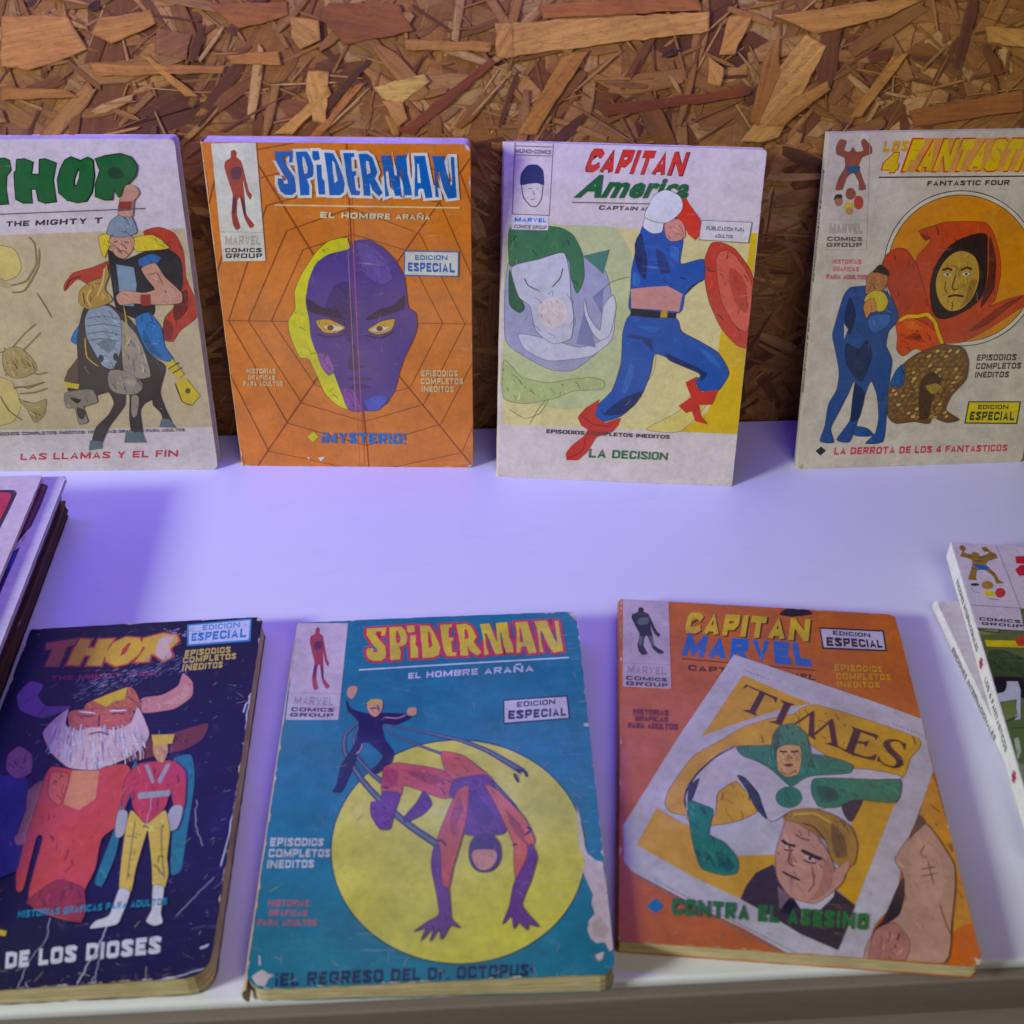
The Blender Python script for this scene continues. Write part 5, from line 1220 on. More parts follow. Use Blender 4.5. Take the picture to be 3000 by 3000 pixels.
('cracked_ink','l','9894ac',[411,365,432,348],0.2901435577804428),
('cracked_ink','l','8488a8',[575,262,589,251],0.2567619577091821),
('cracked_ink','l','9894ac',[700,282,713,268],0.2602941487717144),
('cracked_ink','l','545888',[388,328,398,320],0.35380460398763935),
('cracked_ink','l','6c7098',[512,289,525,278],0.21757058032378374),
('cracked_ink','l','545888',[625,217,634,215],0.284646550635063),
('cracked_ink','l','9894ac',[291,386,308,374],0.18794700311342993),
('cracked_ink','l','8488a8',[439,290,460,284],0.29730917947534297),
('cracked_ink','l','9894ac',[587,249,593,243],0.3785703626724305),
('cracked_ink','l','9894ac',[335,333,353,320],0.32083155957132836),
('cracked_ink','l','8488a8',[322,350,334,345],0.16096070666439966),
('cracked_ink','l','545888',[559,320,581,302],0.3591024750743108),
('cracked_ink','l','545888',[610,294,634,282],0.2616634438058525),
('cracked_ink','l','9894ac',[302,434,316,430],0.21372001758001785),
('cracked_ink','l','545888',[508,298,522,283],0.2975516483536027),
('cracked_ink','l','545888',[425,378,437,372],0.18518748850063727),
('cracked_ink','l','8488a8',[406,338,419,335],0.23498813911112468),
('cracked_ink','l','6c7098',[525,320,531,314],0.3248671625152395),
('cracked_ink','l','9894ac',[331,344,341,337],0.3460252736541065),
('cracked_ink','l','9894ac',[577,290,595,277],0.20741838981438682),
('cracked_ink','l','8488a8',[570,259,576,254],0.2761850456909765),
('cracked_ink','l','6c7098',[268,410,289,401],0.18090161813311423),
('cracked_ink','l','8488a8',[417,362,426,353],0.10241140295428279),
('cracked_ink','l','6c7098',[687,279,709,272],0.3681703182081707),
('cracked_ink','l','545888',[582,333,599,320],0.3448692918518015),
('cracked_ink','l','9894ac',[503,374,516,360],0.11926455560043708),
('cracked_ink','l','9894ac',[306,386,318,374],0.2986146838292394),
('cracked_ink','l','545888',[499,315,509,310],0.23845499436275167),
('cracked_ink','l','9894ac',[367,414,381,411],0.18211747833309277),
('cracked_ink','l','6c7098',[316,375,338,362],0.10150087854041126),
('cracked_ink','l','9c9cb8',[593,68,601,60],0.3),
('cracked_ink','l','9c9cb8',[573,87,596,85],0.3),
('cracked_ink','l','9c9cb8',[647,94,668,100],0.3),
('cracked_ink','l','9c9cb8',[603,87,628,90],0.3),
('cracked_ink','l','9c9cb8',[611,85,620,79],0.3),
('cracked_ink','l','9c9cb8',[661,89,682,89],0.3),
('cracked_ink','l','9c9cb8',[690,116,705,117],0.3),
('cracked_ink','l','9c9cb8',[665,48,688,50],0.3),
('cracked_ink','l','9c9cb8',[677,56,697,50],0.3),
('cracked_ink','l','9c9cb8',[708,72,721,74],0.3),
('cracked_ink','l','9c9cb8',[693,104,711,104],0.3),
('cracked_ink','l','9c9cb8',[646,88,664,87],0.3),
('cracked_ink','l','9c9cb8',[648,95,666,101],0.3),
('cracked_ink','l','9c9cb8',[664,58,684,59],0.3),
('cracked_ink','l','9c9cb8',[655,82,669,75],0.3),
('cracked_ink','l','9c9cb8',[620,46,633,50],0.3),
('cracked_ink','l','9c9cb8',[678,71,694,70],0.3),
('cracked_ink','l','9c9cb8',[563,46,577,49],0.3),
('cracked_ink','l','9c9cb8',[588,62,597,57],0.3),
('cracked_ink','l','9c9cb8',[601,74,620,71],0.3),
('cracked_ink','l','9c9cb8',[714,127,735,132],0.3),
('cracked_ink','l','9c9cb8',[606,88,613,91],0.3),
('cracked_ink','l','9c9cb8',[649,96,660,90],0.3),
('cracked_ink','l','9c9cb8',[692,112,710,107],0.3),
('cracked_ink','l','9c9cb8',[606,57,626,53],0.3),
('cracked_ink','l','9c9cb8',[710,72,721,66],0.3),
('cracked_ink','l','9c9cb8',[671,65,688,67],0.3),
('cracked_ink','l','9c9cb8',[654,70,667,67],0.3),
('cracked_ink','l','9c9cb8',[588,86,596,89],0.3),
('cracked_ink','l','9c9cb8',[572,82,589,82],0.3),
('cracked_ink','l','9c9cb8',[696,75,706,76],0.3),
('cracked_ink','l','9c9cb8',[579,59,590,64],0.3),
('cracked_ink','l','9c9cb8',[702,117,717,111],0.3),
('cracked_ink','l','9c9cb8',[674,69,695,63],0.3),
('cracked_ink','l','9c9cb8',[631,84,642,80],0.3),
('cracked_ink','l','9c9cb8',[700,74,705,68],0.3),
('cracked_ink','l','9c9cb8',[608,58,630,52],0.3),
('cracked_ink','l','9c9cb8',[611,81,625,74],0.3),
('cracked_ink','l','9c9cb8',[613,120,631,126],0.3),
('cracked_ink','l','9c9cb8',[602,68,623,72],0.3),
('cracked_ink','l','6c7298',[919,472,926,477],0.2912133610051505),
('cracked_ink','l','6c7298',[666,871,673,865],0.2772268294705724),
('cracked_ink','l','6c7298',[840,667,849,670],0.164765885102704),
('cracked_ink','l','6c7298',[928,412,933,405],0.15051305933929787),
('cracked_ink','l','6c7298',[74,565,77,561],0.26084025382115095),
('cracked_ink','l','6c7298',[338,68,342,70],0.24022932121432775),
('cracked_ink','l','6c7298',[719,1114,720,1113],0.19555579840940032),
('cracked_ink','l','6c7298',[840,1270,844,1264],0.18970229887335194),
('cracked_ink','l','6c7298',[397,95,409,104],0.1321999559385894),
('cracked_ink','l','6c7298',[698,1104,702,1103],0.19910270675977187),
('cracked_ink','l','6c7298',[503,1248,507,1249],0.14728820117921285),
('cracked_ink','l','6c7298',[410,1568,417,1573],0.13727899984668837),
('cracked_ink','l','6c7298',[516,283,522,279],0.26930116596545145),
('cracked_ink','l','6c7298',[654,641,657,640],0.20381244294996145),
('cracked_ink','l','6c7298',[628,1507,636,1511],0.21266762929574407),
('cracked_ink','l','6c7298',[844,757,852,752],0.13579517141401087),
('cracked_ink','l','6c7298',[444,1099,446,1100],0.29360135902819134),
('cracked_ink','l','6c7298',[840,791,850,797],0.2399688343837068),
('cracked_ink','l','6c7298',[498,767,505,764],0.14609211158745097),
('cracked_ink','l','6c7298',[512,931,514,929],0.17170961927920686),
('cracked_ink','l','6c7298',[933,1434,941,1442],0.27283173844987096),
('cracked_ink','l','6c7298',[946,936,950,936],0.17718566676603958),
('cracked_ink','l','6c7298',[233,54,238,47],0.29835056255454245),
('cracked_ink','l','6c7298',[380,372,384,373],0.2676305100474885),
('cracked_ink','l','6c7298',[694,313,700,308],0.21640856003835696),
('cracked_ink','l','6c7298',[474,858,483,864],0.2957279599771274),
('cracked_ink','l','6c7298',[975,1026,979,1022],0.12487543172898719),
('cracked_ink','l','6c7298',[957,1422,964,1424],0.12427772733038865),
('cracked_ink','l','6c7298',[113,384,122,391],0.22251468753492792),
('cracked_ink','l','6c7298',[705,1526,711,1520],0.2536972804821588),
('cracked_ink','l','6c7298',[443,103,448,101],0.26118647482480695),
('cracked_ink','l','6c7298',[992,1374,998,1372],0.17112999323986672),
('cracked_ink','l','6c7298',[963,1364,968,1364],0.18350792832287816),
('cracked_ink','l','6c7298',[299,68,306,76],0.2941022262025287),
('cracked_ink','l','6c7298',[610,1260,618,1268],0.14654338508055992),
('cracked_ink','l','6c7298',[521,47,529,51],0.1621359440320159),
('cracked_ink','l','6c7298',[974,530,982,533],0.2670549050394345),
('cracked_ink','l','6c7298',[661,1427,666,1429],0.20612432271331757),
('cracked_ink','l','6c7298',[394,1455,402,1456],0.1828565496834515),
('cracked_ink','l','6c7298',[322,924,325,923],0.15082636103518343),
('cracked_ink','l','6c7298',[1021,1301,1025,1303],0.21976708914318255),
('cracked_ink','l','6c7298',[625,1620,634,1623],0.1960499262963935),
('cracked_ink','l','6c7298',[1062,1577,1070,1586],0.18187514637541505),
('cracked_ink','l','6c7298',[702,594,709,596],0.20132622720791654),
('cracked_ink','l','6c7298',[787,218,794,210],0.29192321958459866),
('cracked_ink','l','6c7298',[847,1106,854,1109],0.20394948816237235),
('cracked_ink','l','6c7298',[206,74,209,70],0.12572392009843653),
('cracked_ink','l','6c7298',[58,112,64,107],0.2627701912856366),
('cracked_ink','l','6c7298',[769,1081,772,1081],0.1543408691516474),
('cracked_ink','l','6c7298',[894,1591,896,1593],0.1998392211400662),
('cracked_ink','l','6c7298',[501,647,505,649],0.16259000068714702),
('cracked_ink','l','6c7298',[115,348,117,344],0.2532899718745272),
('cracked_ink','l','6c7298',[938,1144,947,1145],0.22162135749968287),
('cracked_ink','l','6c7298',[735,1443,738,1442],0.131444284423751),
('cracked_ink','l','6c7298',[525,1637,533,1639],0.2167844536175706),
('cracked_ink','l','6c7298',[129,345,135,349],0.19594561082742323),
('cracked_ink','l','6c7298',[424,804,426,804],0.2597974857828223),
('cracked_ink','l','6c7298',[697,416,703,419],0.20201159989423262),
('cracked_ink','l','6c7298',[289,1200,295,1198],0.17504141277052782),
('cracked_ink','l','6c7298',[915,264,924,264],0.24963631318709945),
('cracked_ink','l','6c7298',[146,609,154,600],0.2947727136746042),
('cracked_ink','l','6c7298',[859,1660,862,1661],0.2941004824966339),
('cracked_ink','l','6c7298',[206,575,212,571],0.14266231997688603),
('cracked_ink','l','6c7298',[814,480,823,491],0.2870577071825783),
('cracked_ink','l','6c7298',[133,591,137,585],0.20117206720464148),
('cracked_ink','l','6c7298',[496,309,505,304],0.2383757684153059),
('cracked_ink','l','6c7298',[597,414,606,413],0.20658461971776967),
('cracked_ink','l','6c7298',[526,539,531,543],0.2899119580574429),
('cracked_ink','l','6c7298',[505,95,511,85],0.27802514202813333),
('cracked_ink','l','6c7298',[587,1622,593,1614],0.17470357856531088),
('cracked_ink','l','6c7298',[361,647,365,649],0.2137272935567974),
('cracked_ink','l','6c7298',[890,1361,896,1359],0.1380535067502863),
('cracked_ink','l','6c7298',[594,1208,597,1209],0.2226421885225155),
('cracked_ink','l','6c7298',[773,1518,781,1525],0.12633345954314185),
('cracked_ink','l','6c7298',[306,549,311,547],0.2819629480852086),
('cracked_ink','l','6c7298',[273,608,275,607],0.1761326546936296),
('cracked_ink','l','6c7298',[964,1431,967,1433],0.21391144133514894),
('cracked_ink','l','6c7298',[47,313,56,321],0.1831552783122048),
('cracked_ink','l','6c7298',[711,1533,715,1527],0.23818567669726265),
('cracked_ink','l','6c7298',[621,742,627,746],0.1785020802219456),
('cracked_ink','l','6c7298',[419,817,426,815],0.21182189617920105),
('cracked_ink','l','6c7298',[500,76,508,81],0.1217860259230176),
('cracked_ink','l','6c7298',[189,246,197,253],0.23494306815292332),
('cracked_ink','l','6c7298',[760,302,765,307],0.21552108987374735),
('cracked_ink','l','6c7298',[580,1201,583,1197],0.24918295831805062),
('cracked_ink','l','6c7298',[470,1120,476,1115],0.20066866080111023),
('cracked_ink','l','6c7298',[780,1653,786,1657],0.22873512438005864),
('cracked_ink','l','6c7298',[885,1473,892,1479],0.21900341754621788),
('cracked_ink','l','6c7298',[816,1062,819,1061],0.14797427887851536),
('cracked_ink','l','6c7298',[1077,1514,1083,1512],0.22870025414804357),
('cracked_ink','l','6c7298',[82,158,87,149],0.19212088312827713),
('cracked_ink','l','6c7298',[677,810,684,800],0.2673241023367203),
('cracked_ink','l','6c7298',[174,918,178,921],0.20230024858308518),
('cracked_ink','l','6c7298',[305,313,315,324],0.14449881209032744),
('cracked_ink','l','6c7298',[936,1449,943,1453],0.17147193461556182),
('cracked_ink','l','6c7298',[324,1143,327,1146],0.12362003903087485),
('cracked_ink','l','6c7298',[1082,1673,1087,1675],0.17812260601141805),
('cracked_ink','l','6c7298',[544,1458,551,1450],0.15065427305498216),
('cracked_ink','l','6c7298',[387,739,395,737],0.20659390624472584),
('cracked_ink','l','6c7298',[874,62,876,58],0.12179195458377988),
('cracked_ink','l','6c7298',[964,1292,974,1300],0.15764681550461968),
('cracked_ink','l','6c7298',[299,947,305,937],0.20928442586489815),
('cracked_ink','l','6c7298',[581,799,586,796],0.15334840039858563),
('cracked_ink','l','6c7298',[661,208,663,207],0.2933304359915115),
('cracked_ink','l','6c7298',[375,723,382,725],0.1255910532350914),
('cracked_ink','l','6c7298',[1019,972,1028,971],0.28879297226257383),
('cracked_ink','l','6c7298',[274,76,283,86],0.27637486658331367),
('cracked_ink','l','6c7298',[581,170,589,168],0.13627916591404246),
('cracked_ink','l','6c7298',[778,1143,785,1145],0.1979346148417434),
('cracked_ink','l','6c7298',[892,1533,896,1534],0.184244296412005),
('cracked_ink','l','6c7298',[122,710,126,708],0.28711651225026263),
('cracked_ink','l','6c7298',[654,1456,656,1454],0.22653118785582385),
('cracked_ink','l','6c7298',[397,1479,399,1477],0.12928919959025711),
('cracked_ink','l','6c7298',[849,286,858,279],0.1754332385743972),
('cracked_ink','l','6c7298',[445,1312,451,1308],0.19420441866261562),
('cracked_ink','l','6c7298',[171,936,178,932],0.13940388711914664),
('cracked_ink','l','6c7298',[591,1187,594,1188],0.14101570603908484),
('cracked_ink','l','6c7298',[742,1657,745,1657],0.185788069918001),
('cracked_ink','l','6c7298',[681,409,688,406],0.1576167645374582),
('cracked_ink','l','6c7298',[564,1318,570,1314],0.22470670462775166),
('cracked_ink','l','6c7298',[287,762,298,772],0.28976325871906083),
('cracked_ink','l','6c7298',[796,649,799,649],0.20695322707725133),
('cracked_ink','l','6c7298',[399,1362,406,1365],0.1497784409800439),
('cracked_ink','l','6c7298',[746,1372,750,1374],0.2788740378158694),
('cracked_ink','l','6c7298',[428,1094,432,1096],0.19905652383734646),
('cracked_ink','l','6c7298',[915,1222,920,1224],0.15360381526553157),
('cracked_ink','l','6c7298',[792,1306,800,1314],0.2497848755686378),
('cracked_ink','l','6c7298',[567,362,572,366],0.1478501733214344),
('cracked_ink','l','6c7298',[621,59,629,54],0.22224979596686517),
('cracked_ink','l','6c7298',[786,538,795,542],0.16472330731724105),
],
'olive': [
('cover_illustration','p','56643c',[-4,430,207,426,804,425,600,2211,-96,2284,-14,869]),
('cover_illustration','s','34482a',[16,710,77,694,121,717,192,756,208,822,75,850,11,857]),
('cover_illustration','s','7a8450',[2,587,71,570,84,588,17,610]),
('cover_illustration','k','28301e',[0,578,41,588,81,588,90,573],0.6),
('cover_illustration','p','c8b830',[16,640,422,609,414,653,16,678]),
('cover_illustration','p','b04030',[139,622,186,589,262,598,246,666,145,662]),
('cover_illustration','p','14161c',[6,849,205,836,170,980,25,935,10,906]),
('cover_illustration','p','b4bac8',[-3,878,97,867,98,911,57,1090,34,1092,72,966,-8,990]),
('cover_illustration','s','101218',[-9,874,51,863,46,903,29,931,-7,942]),
('cover_illustration','p','6c7c44',[-8,992,63,978,56,1048,-12,1093]),
('cover_illustration','p','4c6434',[-8,1089,154,1046,167,1239,0,1300,0,1137]),
('cover_illustration','s','a4b098',[15,1176,32,1170,26,1234,5,1276,9,1232]),
('cover_illustration','k','1c2418',[-12,1093,18,1082,58,1054],0.5),
('cover_illustration','k','1c2418',[14,1121,78,1112],0.5),
('cover_illustration','p','7c8474',[0,1300,68,1281,50,1477,-2,1409]),
('publisher_panel','p','c4bcc4',[-4,429,206,426,191,567,2,569]),
('publisher_panel','l','4a4650',[-16,427,208,425],0.3),
('publisher_panel','l','a098a4',[196,0,208,426],0.3),
('publisher_panel','l','3a3a40',[1,569,191,567],0.3),
('publisher_panel','s','8c7030',[31,27,47,19,55,44,41,69,54,79,71,79,85,62,105,70,108,90,140,75,154,56,133,56,126,28,147,22,162,52,182,67,182,95,137,123,122,147,131,168,151,210,157,247,174,264,141,273,139,233,116,192,97,183,73,197,60,241,60,260,24,259,36,222,58,165,66,125,48,110,18,100,35,66,25,50]),
('publisher_panel','k','4a3018',[51,93,77,107],0.5),
('publisher_panel','k','4a3018',[98,105,133,90],0.5),
('publisher_panel','k','4a3018',[77,124,115,125],0.5),
('publisher_panel','k','4a3018',[154,76,177,85],0.5),
('publisher_panel','k','4a3018',[49,177,69,180],0.5),
('publisher_panel','k','4a3018',[134,190,147,210],0.5),
('publisher_panel','k','4a3018',[33,38,50,42],0.5),
('publisher_panel','k','4a3018',[133,38,153,48],0.5),
('publisher_panel','s','2c64b0',[63,152,96,150,133,165,114,185,89,186,74,172]),
('publisher_panel','s','303040',[64,288,62,292,59,295,55,297,49,299,44,300,38,300,33,300,30,298,27,295,27,293,29,289,32,286,36,284,42,282,47,281,53,280,58,281,62,283,64,286]),
('publisher_panel','k','6c6878',[23,310,31,338,61,342],0.25),
('publisher_panel','s','a08040',[125,285,122,294,117,302,110,309,102,313,94,315,86,315,80,312,76,307,74,299,74,291,77,282,82,274,89,268,97,263,105,261,113,261,119,264,123,270,125,277]),
('publisher_panel','s','b84040',[165,331,162,341,157,351,150,358,143,364,136,366,130,365,125,361,122,355,120,346,121,336,125,326,130,317,136,309,143,304,150,301,157,302,162,306,165,313,166,321]),
('publisher_panel','s','ccc03c',[80,325,112,327,124,352,102,359,77,362]),
('publisher_panel','k','3a3a40',[85,377,128,380],0.4),
('publisher_panel','t','2c2834',[21,501,192,501,188,521,19,521],['COMICS',0.05]),
('publisher_panel','t','2c2834',[24,530,193,530,189,548,23,548],['GROUP',0.05]),
('title_lettering','p','b83040',[265,75,306,68,355,65,342,123,258,125]),
('title_lettering','p','b83040',[243,169,274,133,343,117,330,201,250,209]),
('title_lettering','p','14161c',[249,243,315,235,312,246]),
],
'mag1': [
('cover_illustration','s','2c1c34',[1256,123,1473,110,1568,111,1597,114,1613,130,1617,151,1614,286,1606,484,1599,670,1422,661]),
('cover_illustration','s','b83450',[1274,140,1478,128,1570,130,1591,138,1598,161,1599,255,1592,454,1582,642,1425,634]),
],
'mag2': [
('cover_illustration','s','1c1030',[1506,58,1590,56,1617,63,1632,80,1633,102,1634,240,1629,372,1619,404,1598,479,1552,477]),
('cover_illustration','s','6a2040',[1493,68,1592,66,1614,75,1625,96,1624,144,1624,301,1620,382,1607,406,1555,428]),
('cover_illustration','p','1c1850',[1578,574,1619,516,1619,595,1615,825,1592,846]),
('cover_illustration','p','3440a0',[1589,560,1611,547,1620,623,1600,668]),
('cover_illustration','p','b4a484',[1613,441,1625,437,1627,478,1614,480]),
],
}
FLAKES = [
[(138,67,14),-1921,2123,-1651,2121,-1593,1980,-1856,1894,-1972,1917],
[(124,60,11),-1523,2109,-1300,2139,-1287,2086,-1490,2001,-1569,2045],
[(7,2,2),-1556,2162,-1509,2183,-1512,2141,-1567,2136],
[(151,84,17),-732,2114,-612,2091,-607,2015,-701,1972,-731,2016],
[(165,95,19),-676,1882,-585,1881,-616,1648,-674,1660,-691,1790],
[(144,80,14),-856,1603,-591,1812,-582,1777,-773,1602],
[(112,47,9),-692,1588,-463,1822,-434,1828,-645,1588],
[(165,117,24),-395,1810,-172,1865,-150,1830,-294,1727,-363,1763],
[(124,66,14),-363,1751,-270,1750,-250,1667,-299,1631],
[(124,62,11),-258,2012,129,1997,117,1953,-248,1967],
[(151,80,16),140,2074,231,2079,233,1929,141,1930],
[(57,16,4),-300,1607,117,1930,141,1907,-230,1594],
[(124,58,10),-1019,1952,-792,1967,-787,1905,-1001,1919],
[(117,54,10),-1605,1925,-1025,1908,-1041,1874,-1594,1869],
[(131,66,11),-1385,1967,-1343,1956,-1158,1772,-1215,1773],
[(112,51,9),-1995,1828,-1718,1813,-1669,1778,-2009,1771],
[(75,33,10),-1291,2064,-1151,2042,-1190,1932,-1319,1966],
[(75,28,6),-561,2166,-273,2153,-211,2044,-508,1992,-610,2113],
[(95,37,7),-1067,2159,-737,2167,-732,2114,-948,2062],
[(159,90,17),211,2079,1065,2116,1069,2033,212,1935],
[(165,95,21),1496,2024,1600,1967,1448,1559,1365,1535,1266,1536,1366,1707,1391,1860],
[(57,15,3),618,1716,1282,1791,1286,1755,836,1689,633,1668],
[(138,71,14),1148,2099,1252,2098,1192,1931,1121,1932],
[(144,80,16),1074,1932,1152,1874,1150,1792,1088,1805],
[(42,12,3),1784,1937,1898,1959,1887,1901,1805,1890],
[(12,4,3),858,1923,907,1968,954,1956,910,1928],
[(138,71,13),1482,1741,1627,1811,1646,1775,1453,1608,1379,1609],
[(131,66,11),1906,1924,1975,1935,1815,1652,1755,1641],
[(124,58,8),432,1938,547,1960,324,1587,239,1588],
[(131,71,14),2295,2046,2477,2033,2500,1953,2320,1972],
[(138,71,13),1333,2098,1810,2160,1996,2158,1858,2094,1544,2018],
[(112,51,9),1325,1907,1380,2020,1405,1848,1343,1610,1302,1635],
[(95,37,6),2032,1674,2543,1765,2570,1667,2073,1600],
[(106,40,7),323,2149,1000,2187,1030,2122,347,2094],
]
SIZE = {'myst': (117.59, 163.23), 'cap': (117.59, 162.64), 'fant': (117.59, 164.97), 'rider': (117.59, 164.24), 'spid': (117.59, 165.0), 'marv': (117.59, 165.0), 'navy': (97.52, 167.0), 'olive': (117.59, 165.0), 'mag1': (170.0, 240.0), 'mag2': (170.0, 240.0)}
# ------------------------------------------------------------------ helpers
def lin(h):
    out = []
    for i in (0, 2, 4):
        c = int(h[i:i+2], 16) / 255.0
        out.append(c / 12.92 if c <= 0.04045 else ((c + 0.055) / 1.055) ** 2.4)
    return (out[0], out[1], out[2], 1.0)
def ink(h):
    c = lin(h); l = (c[0] + c[1] + c[2]) / 3
    return tuple(max(0.0, min(0.8, (l + (k - l) * 1.1) * 1.27 * t)) for k, t in zip(c[:3], (1.0, 0.96, 0.83))) + (1.0,)
def tag(o, label=None, cat=None, group=None, kind=None):
    if label: o['label'] = label
    if cat: o['category'] = cat
    if group: o['group'] = group
    if kind: o['kind'] = kind
    return o
def link(name, me, parent=None, mat=None):
    o = bpy.data.objects.new(name, me); COL.objects.link(o)
    if parent: o.parent = parent
    if mat: me.materials.append(mat)
    return o
class NT:
    def __init__(s, name):
        s.m = bpy.data.materials.new(name); s.m.use_nodes = True; s.t = s.m.node_tree; s.t.nodes.clear()
        s.out = s.n('ShaderNodeOutputMaterial'); s.b = s.n('ShaderNodeBsdfPrincipled'); s.t.links.new(s.b.outputs[0], s.out.inputs[0])
    def n(s, k, **kw):
        x = s.t.nodes.new(k)
        for a, v in kw.items(): setattr(x, a, v)
        return x
    def l(s, a, b): s.t.links.new(a, b)
    def coords(s, scale=(1, 1, 1), kind='Object', loc=(0, 0, 0), rot=(0, 0, 0)):
        tc = s.n('ShaderNodeTexCoord'); mp = s.n('ShaderNodeMapping'); s.l(tc.outputs[kind], mp.inputs[0])
        mp.inputs['Scale'].default_value = scale; mp.inputs['Location'].default_value = loc; mp.inputs['Rotation'].default_value = rot
        return mp.outputs[0]
    def noise(s, vec, scale, detail=4, rough=0.6, dist=0):
        x = s.n('ShaderNodeTexNoise'); s.l(vec, x.inputs['Vector']); x.inputs['Scale'].default_value = scale
        x.inputs['Detail'].default_value = detail; x.inputs['Roughness'].default_value = rough; x.inputs['Distortion'].default_value = dist
        return x.outputs['Fac']
    def ramp(s, fac, a, b, va=0.0, vb=1.0):
        x = s.n('ShaderNodeMapRange'); s.l(fac, x.inputs[0]); x.inputs[1].default_value = a; x.inputs[2].default_value = b
        x.inputs[3].default_value = va; x.inputs[4].default_value = vb; return x.outputs[0]
    def mix(s, fac, a, b, mode='MIX'):
        x = s.n('ShaderNodeMix', data_type='RGBA', blend_type=mode)
        for sock, v in ((x.inputs[0], fac), (x.inputs[6], a), (x.inputs[7], b)):
            if isinstance(v, bpy.types.NodeSocket): s.l(v, sock)
            else: sock.default_value = v
        return x.outputs[2]
    def math(s, op, a, b):
        x = s.n('ShaderNodeMath', operation=op)
        for sock, v in ((x.inputs[0], a), (x.inputs[1], b)):
            if isinstance(v, bpy.types.NodeSocket): s.l(v, sock)
            else: sock.default_value = v
        return x.outputs[0]
    def bump(s, h, strength, dist):
        x = s.n('ShaderNodeBump'); x.inputs['Strength'].default_value = strength; x.inputs['Distance'].default_value = dist
        s.l(h, x.inputs['Height']); s.l(x.outputs[0], s.b.inputs['Normal'])
    def done(s, col, rough):
        for sock, v in ((s.b.inputs['Base Color'], col), (s.b.inputs['Roughness'], rough)):
            if isinstance(v, bpy.types.NodeSocket): s.l(v, sock)
            else: sock.default_value = v
        return s.m

def ink_material(name, seed, wear=0.5, paper='c8c0b4', mottle=0.25, rough=0.3):
    n = NT(name); v = n.coords((1, 1, 1), loc=(seed * 1.7, seed * 0.9, 0))
    at = n.n('ShaderNodeAttribute', attribute_name='ink')
    m1 = n.noise(v, 45, 5, 0.65); m2 = n.noise(v, 420, 4, 0.7); m3 = n.noise(v, 12, 3, 0.5)
    c = n.mix(n.ramp(m1, 0.35, 0.7, 0, mottle), at.outputs['Color'], lin('5a4636'), 'MULTIPLY')
    m5 = n.noise(v, 150, 5, 0.7, 0.8); c = n.mix(n.ramp(m5, 0.45, 0.75, 0, 0.2), c, lin('50454a'), 'MULTIPLY'); c = n.mix(n.ramp(m5, 0.4, 0.25, 0, 0.08), c, lin('d8ccb8'), 'SCREEN')
    c = n.mix(n.ramp(m3, 0.42, 0.72, 0, mottle * 0.5), c, lin(paper), 'MIX')
    c = n.mix(n.ramp(m2, 0.3, 0.75, 0, 0.16), c, lin('2a2420'), 'MULTIPLY')
    c = n.mix(n.ramp(m2, 0.64, 0.76, 0, 0.15 * wear + 0.02), c, lin(paper))
    # scuffs: fine streaks gathered in patches
    vs = n.coords((1, 9, 1), loc=(seed, 0, 0), rot=(0, 0, 0.5 + seed)); st = n.noise(vs, 60, 6, 0.75, 0.6)
    pat = n.noise(v, 22, 2, 0.5)
    sc = n.math('MULTIPLY', n.ramp(st, 0.58, 0.66), n.ramp(pat, 0.52, 0.66))
    c = n.mix(n.math('MULTIPLY', sc, wear), c, lin(paper))
    vs2 = n.coords((1, 1, 1), loc=(0, seed, 0)); fl = n.noise(vs2, 900, 2, 0.5)
    sp = n.ramp(fl, 0.74, 0.76, 0, 0.5 * wear); c = n.mix(sp, c, lin(paper))
    n.b.inputs['Specular IOR Level'].default_value = 0.5
    h = n.math('ADD', n.math('MULTIPLY', n.noise(v, 70, 3, 0.5), 1.0), n.math('MULTIPLY', m2, 0.12))
    n.bump(h, 0.25, 0.0005)
    return n.done(c, n.ramp(m1, 0.3, 0.7, rough, rough + 0.22))

def paper_material(name, base, dark, seed=0):
    n = NT(name); v = n.coords((0.25, 0.25, 9), loc=(seed, 0, 0)); v2 = n.coords((1, 1, 1), loc=(seed, 3, 0))
    lines = n.noise(v, 330, 4, 0.7); blot = n.noise(v2, 30, 4, 0.6)
    c = n.mix(n.ramp(lines, 0.35, 0.7), lin(dark), lin(base)); c = n.mix(n.ramp(blot, 0.5, 0.75, 0, 0.55), c, lin('7a5c3a'))
    n.bump(lines, 0.5, 0.0006); return n.done(c, 0.85)

M_PAGES = paper_material('aged_page_edges', 'ead9ac', 'b8a06c')
M_PAGES3 = paper_material('pale_page_edges', 'd4ccc4', 'b0a498', 2)
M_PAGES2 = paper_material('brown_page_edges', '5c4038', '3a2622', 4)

# ------------------------------------------------------------------ polygon tools
def round_like(pts):
    cx = sum(p[0] for p in pts) / len(pts); cy = sum(p[1] for p in pts) / len(pts); d = [math.hypot(p[0]-cx, p[1]-cy) for p in pts]
    return min(d) > .62 * max(d)
def smooth(pts, closed=True, sub=4):
    n = len(pts); out = []; ten = 0.5 if round_like(pts) else 0.3
    rng = range(n) if closed else range(n - 1)
    for i in rng:
        g = (lambda k: pts[k % n]) if closed else (lambda k: pts[max(0, min(n - 1, k))])
        p0, p1, p2, p3 = g(i - 1), g(i), g(i + 1), g(i + 2)
        for j in range(sub):
            t = j / sub; t2 = t * t; t3 = t2 * t
            m1 = [(p2[k] - p0[k]) * ten for k in (0, 1)]; m2 = [(p3[k] - p1[k]) * ten for k in (0, 1)]
            out.append(tuple((2*t3 - 3*t2 + 1) * p1[k] + (t3 - 2*t2 + t) * m1[k] + (3*t2 - 2*t3) * p2[k] + (t3 - t2) * m2[k] for k in (0, 1)))
    if not closed: out.append(tuple(pts[-1]))
    return out
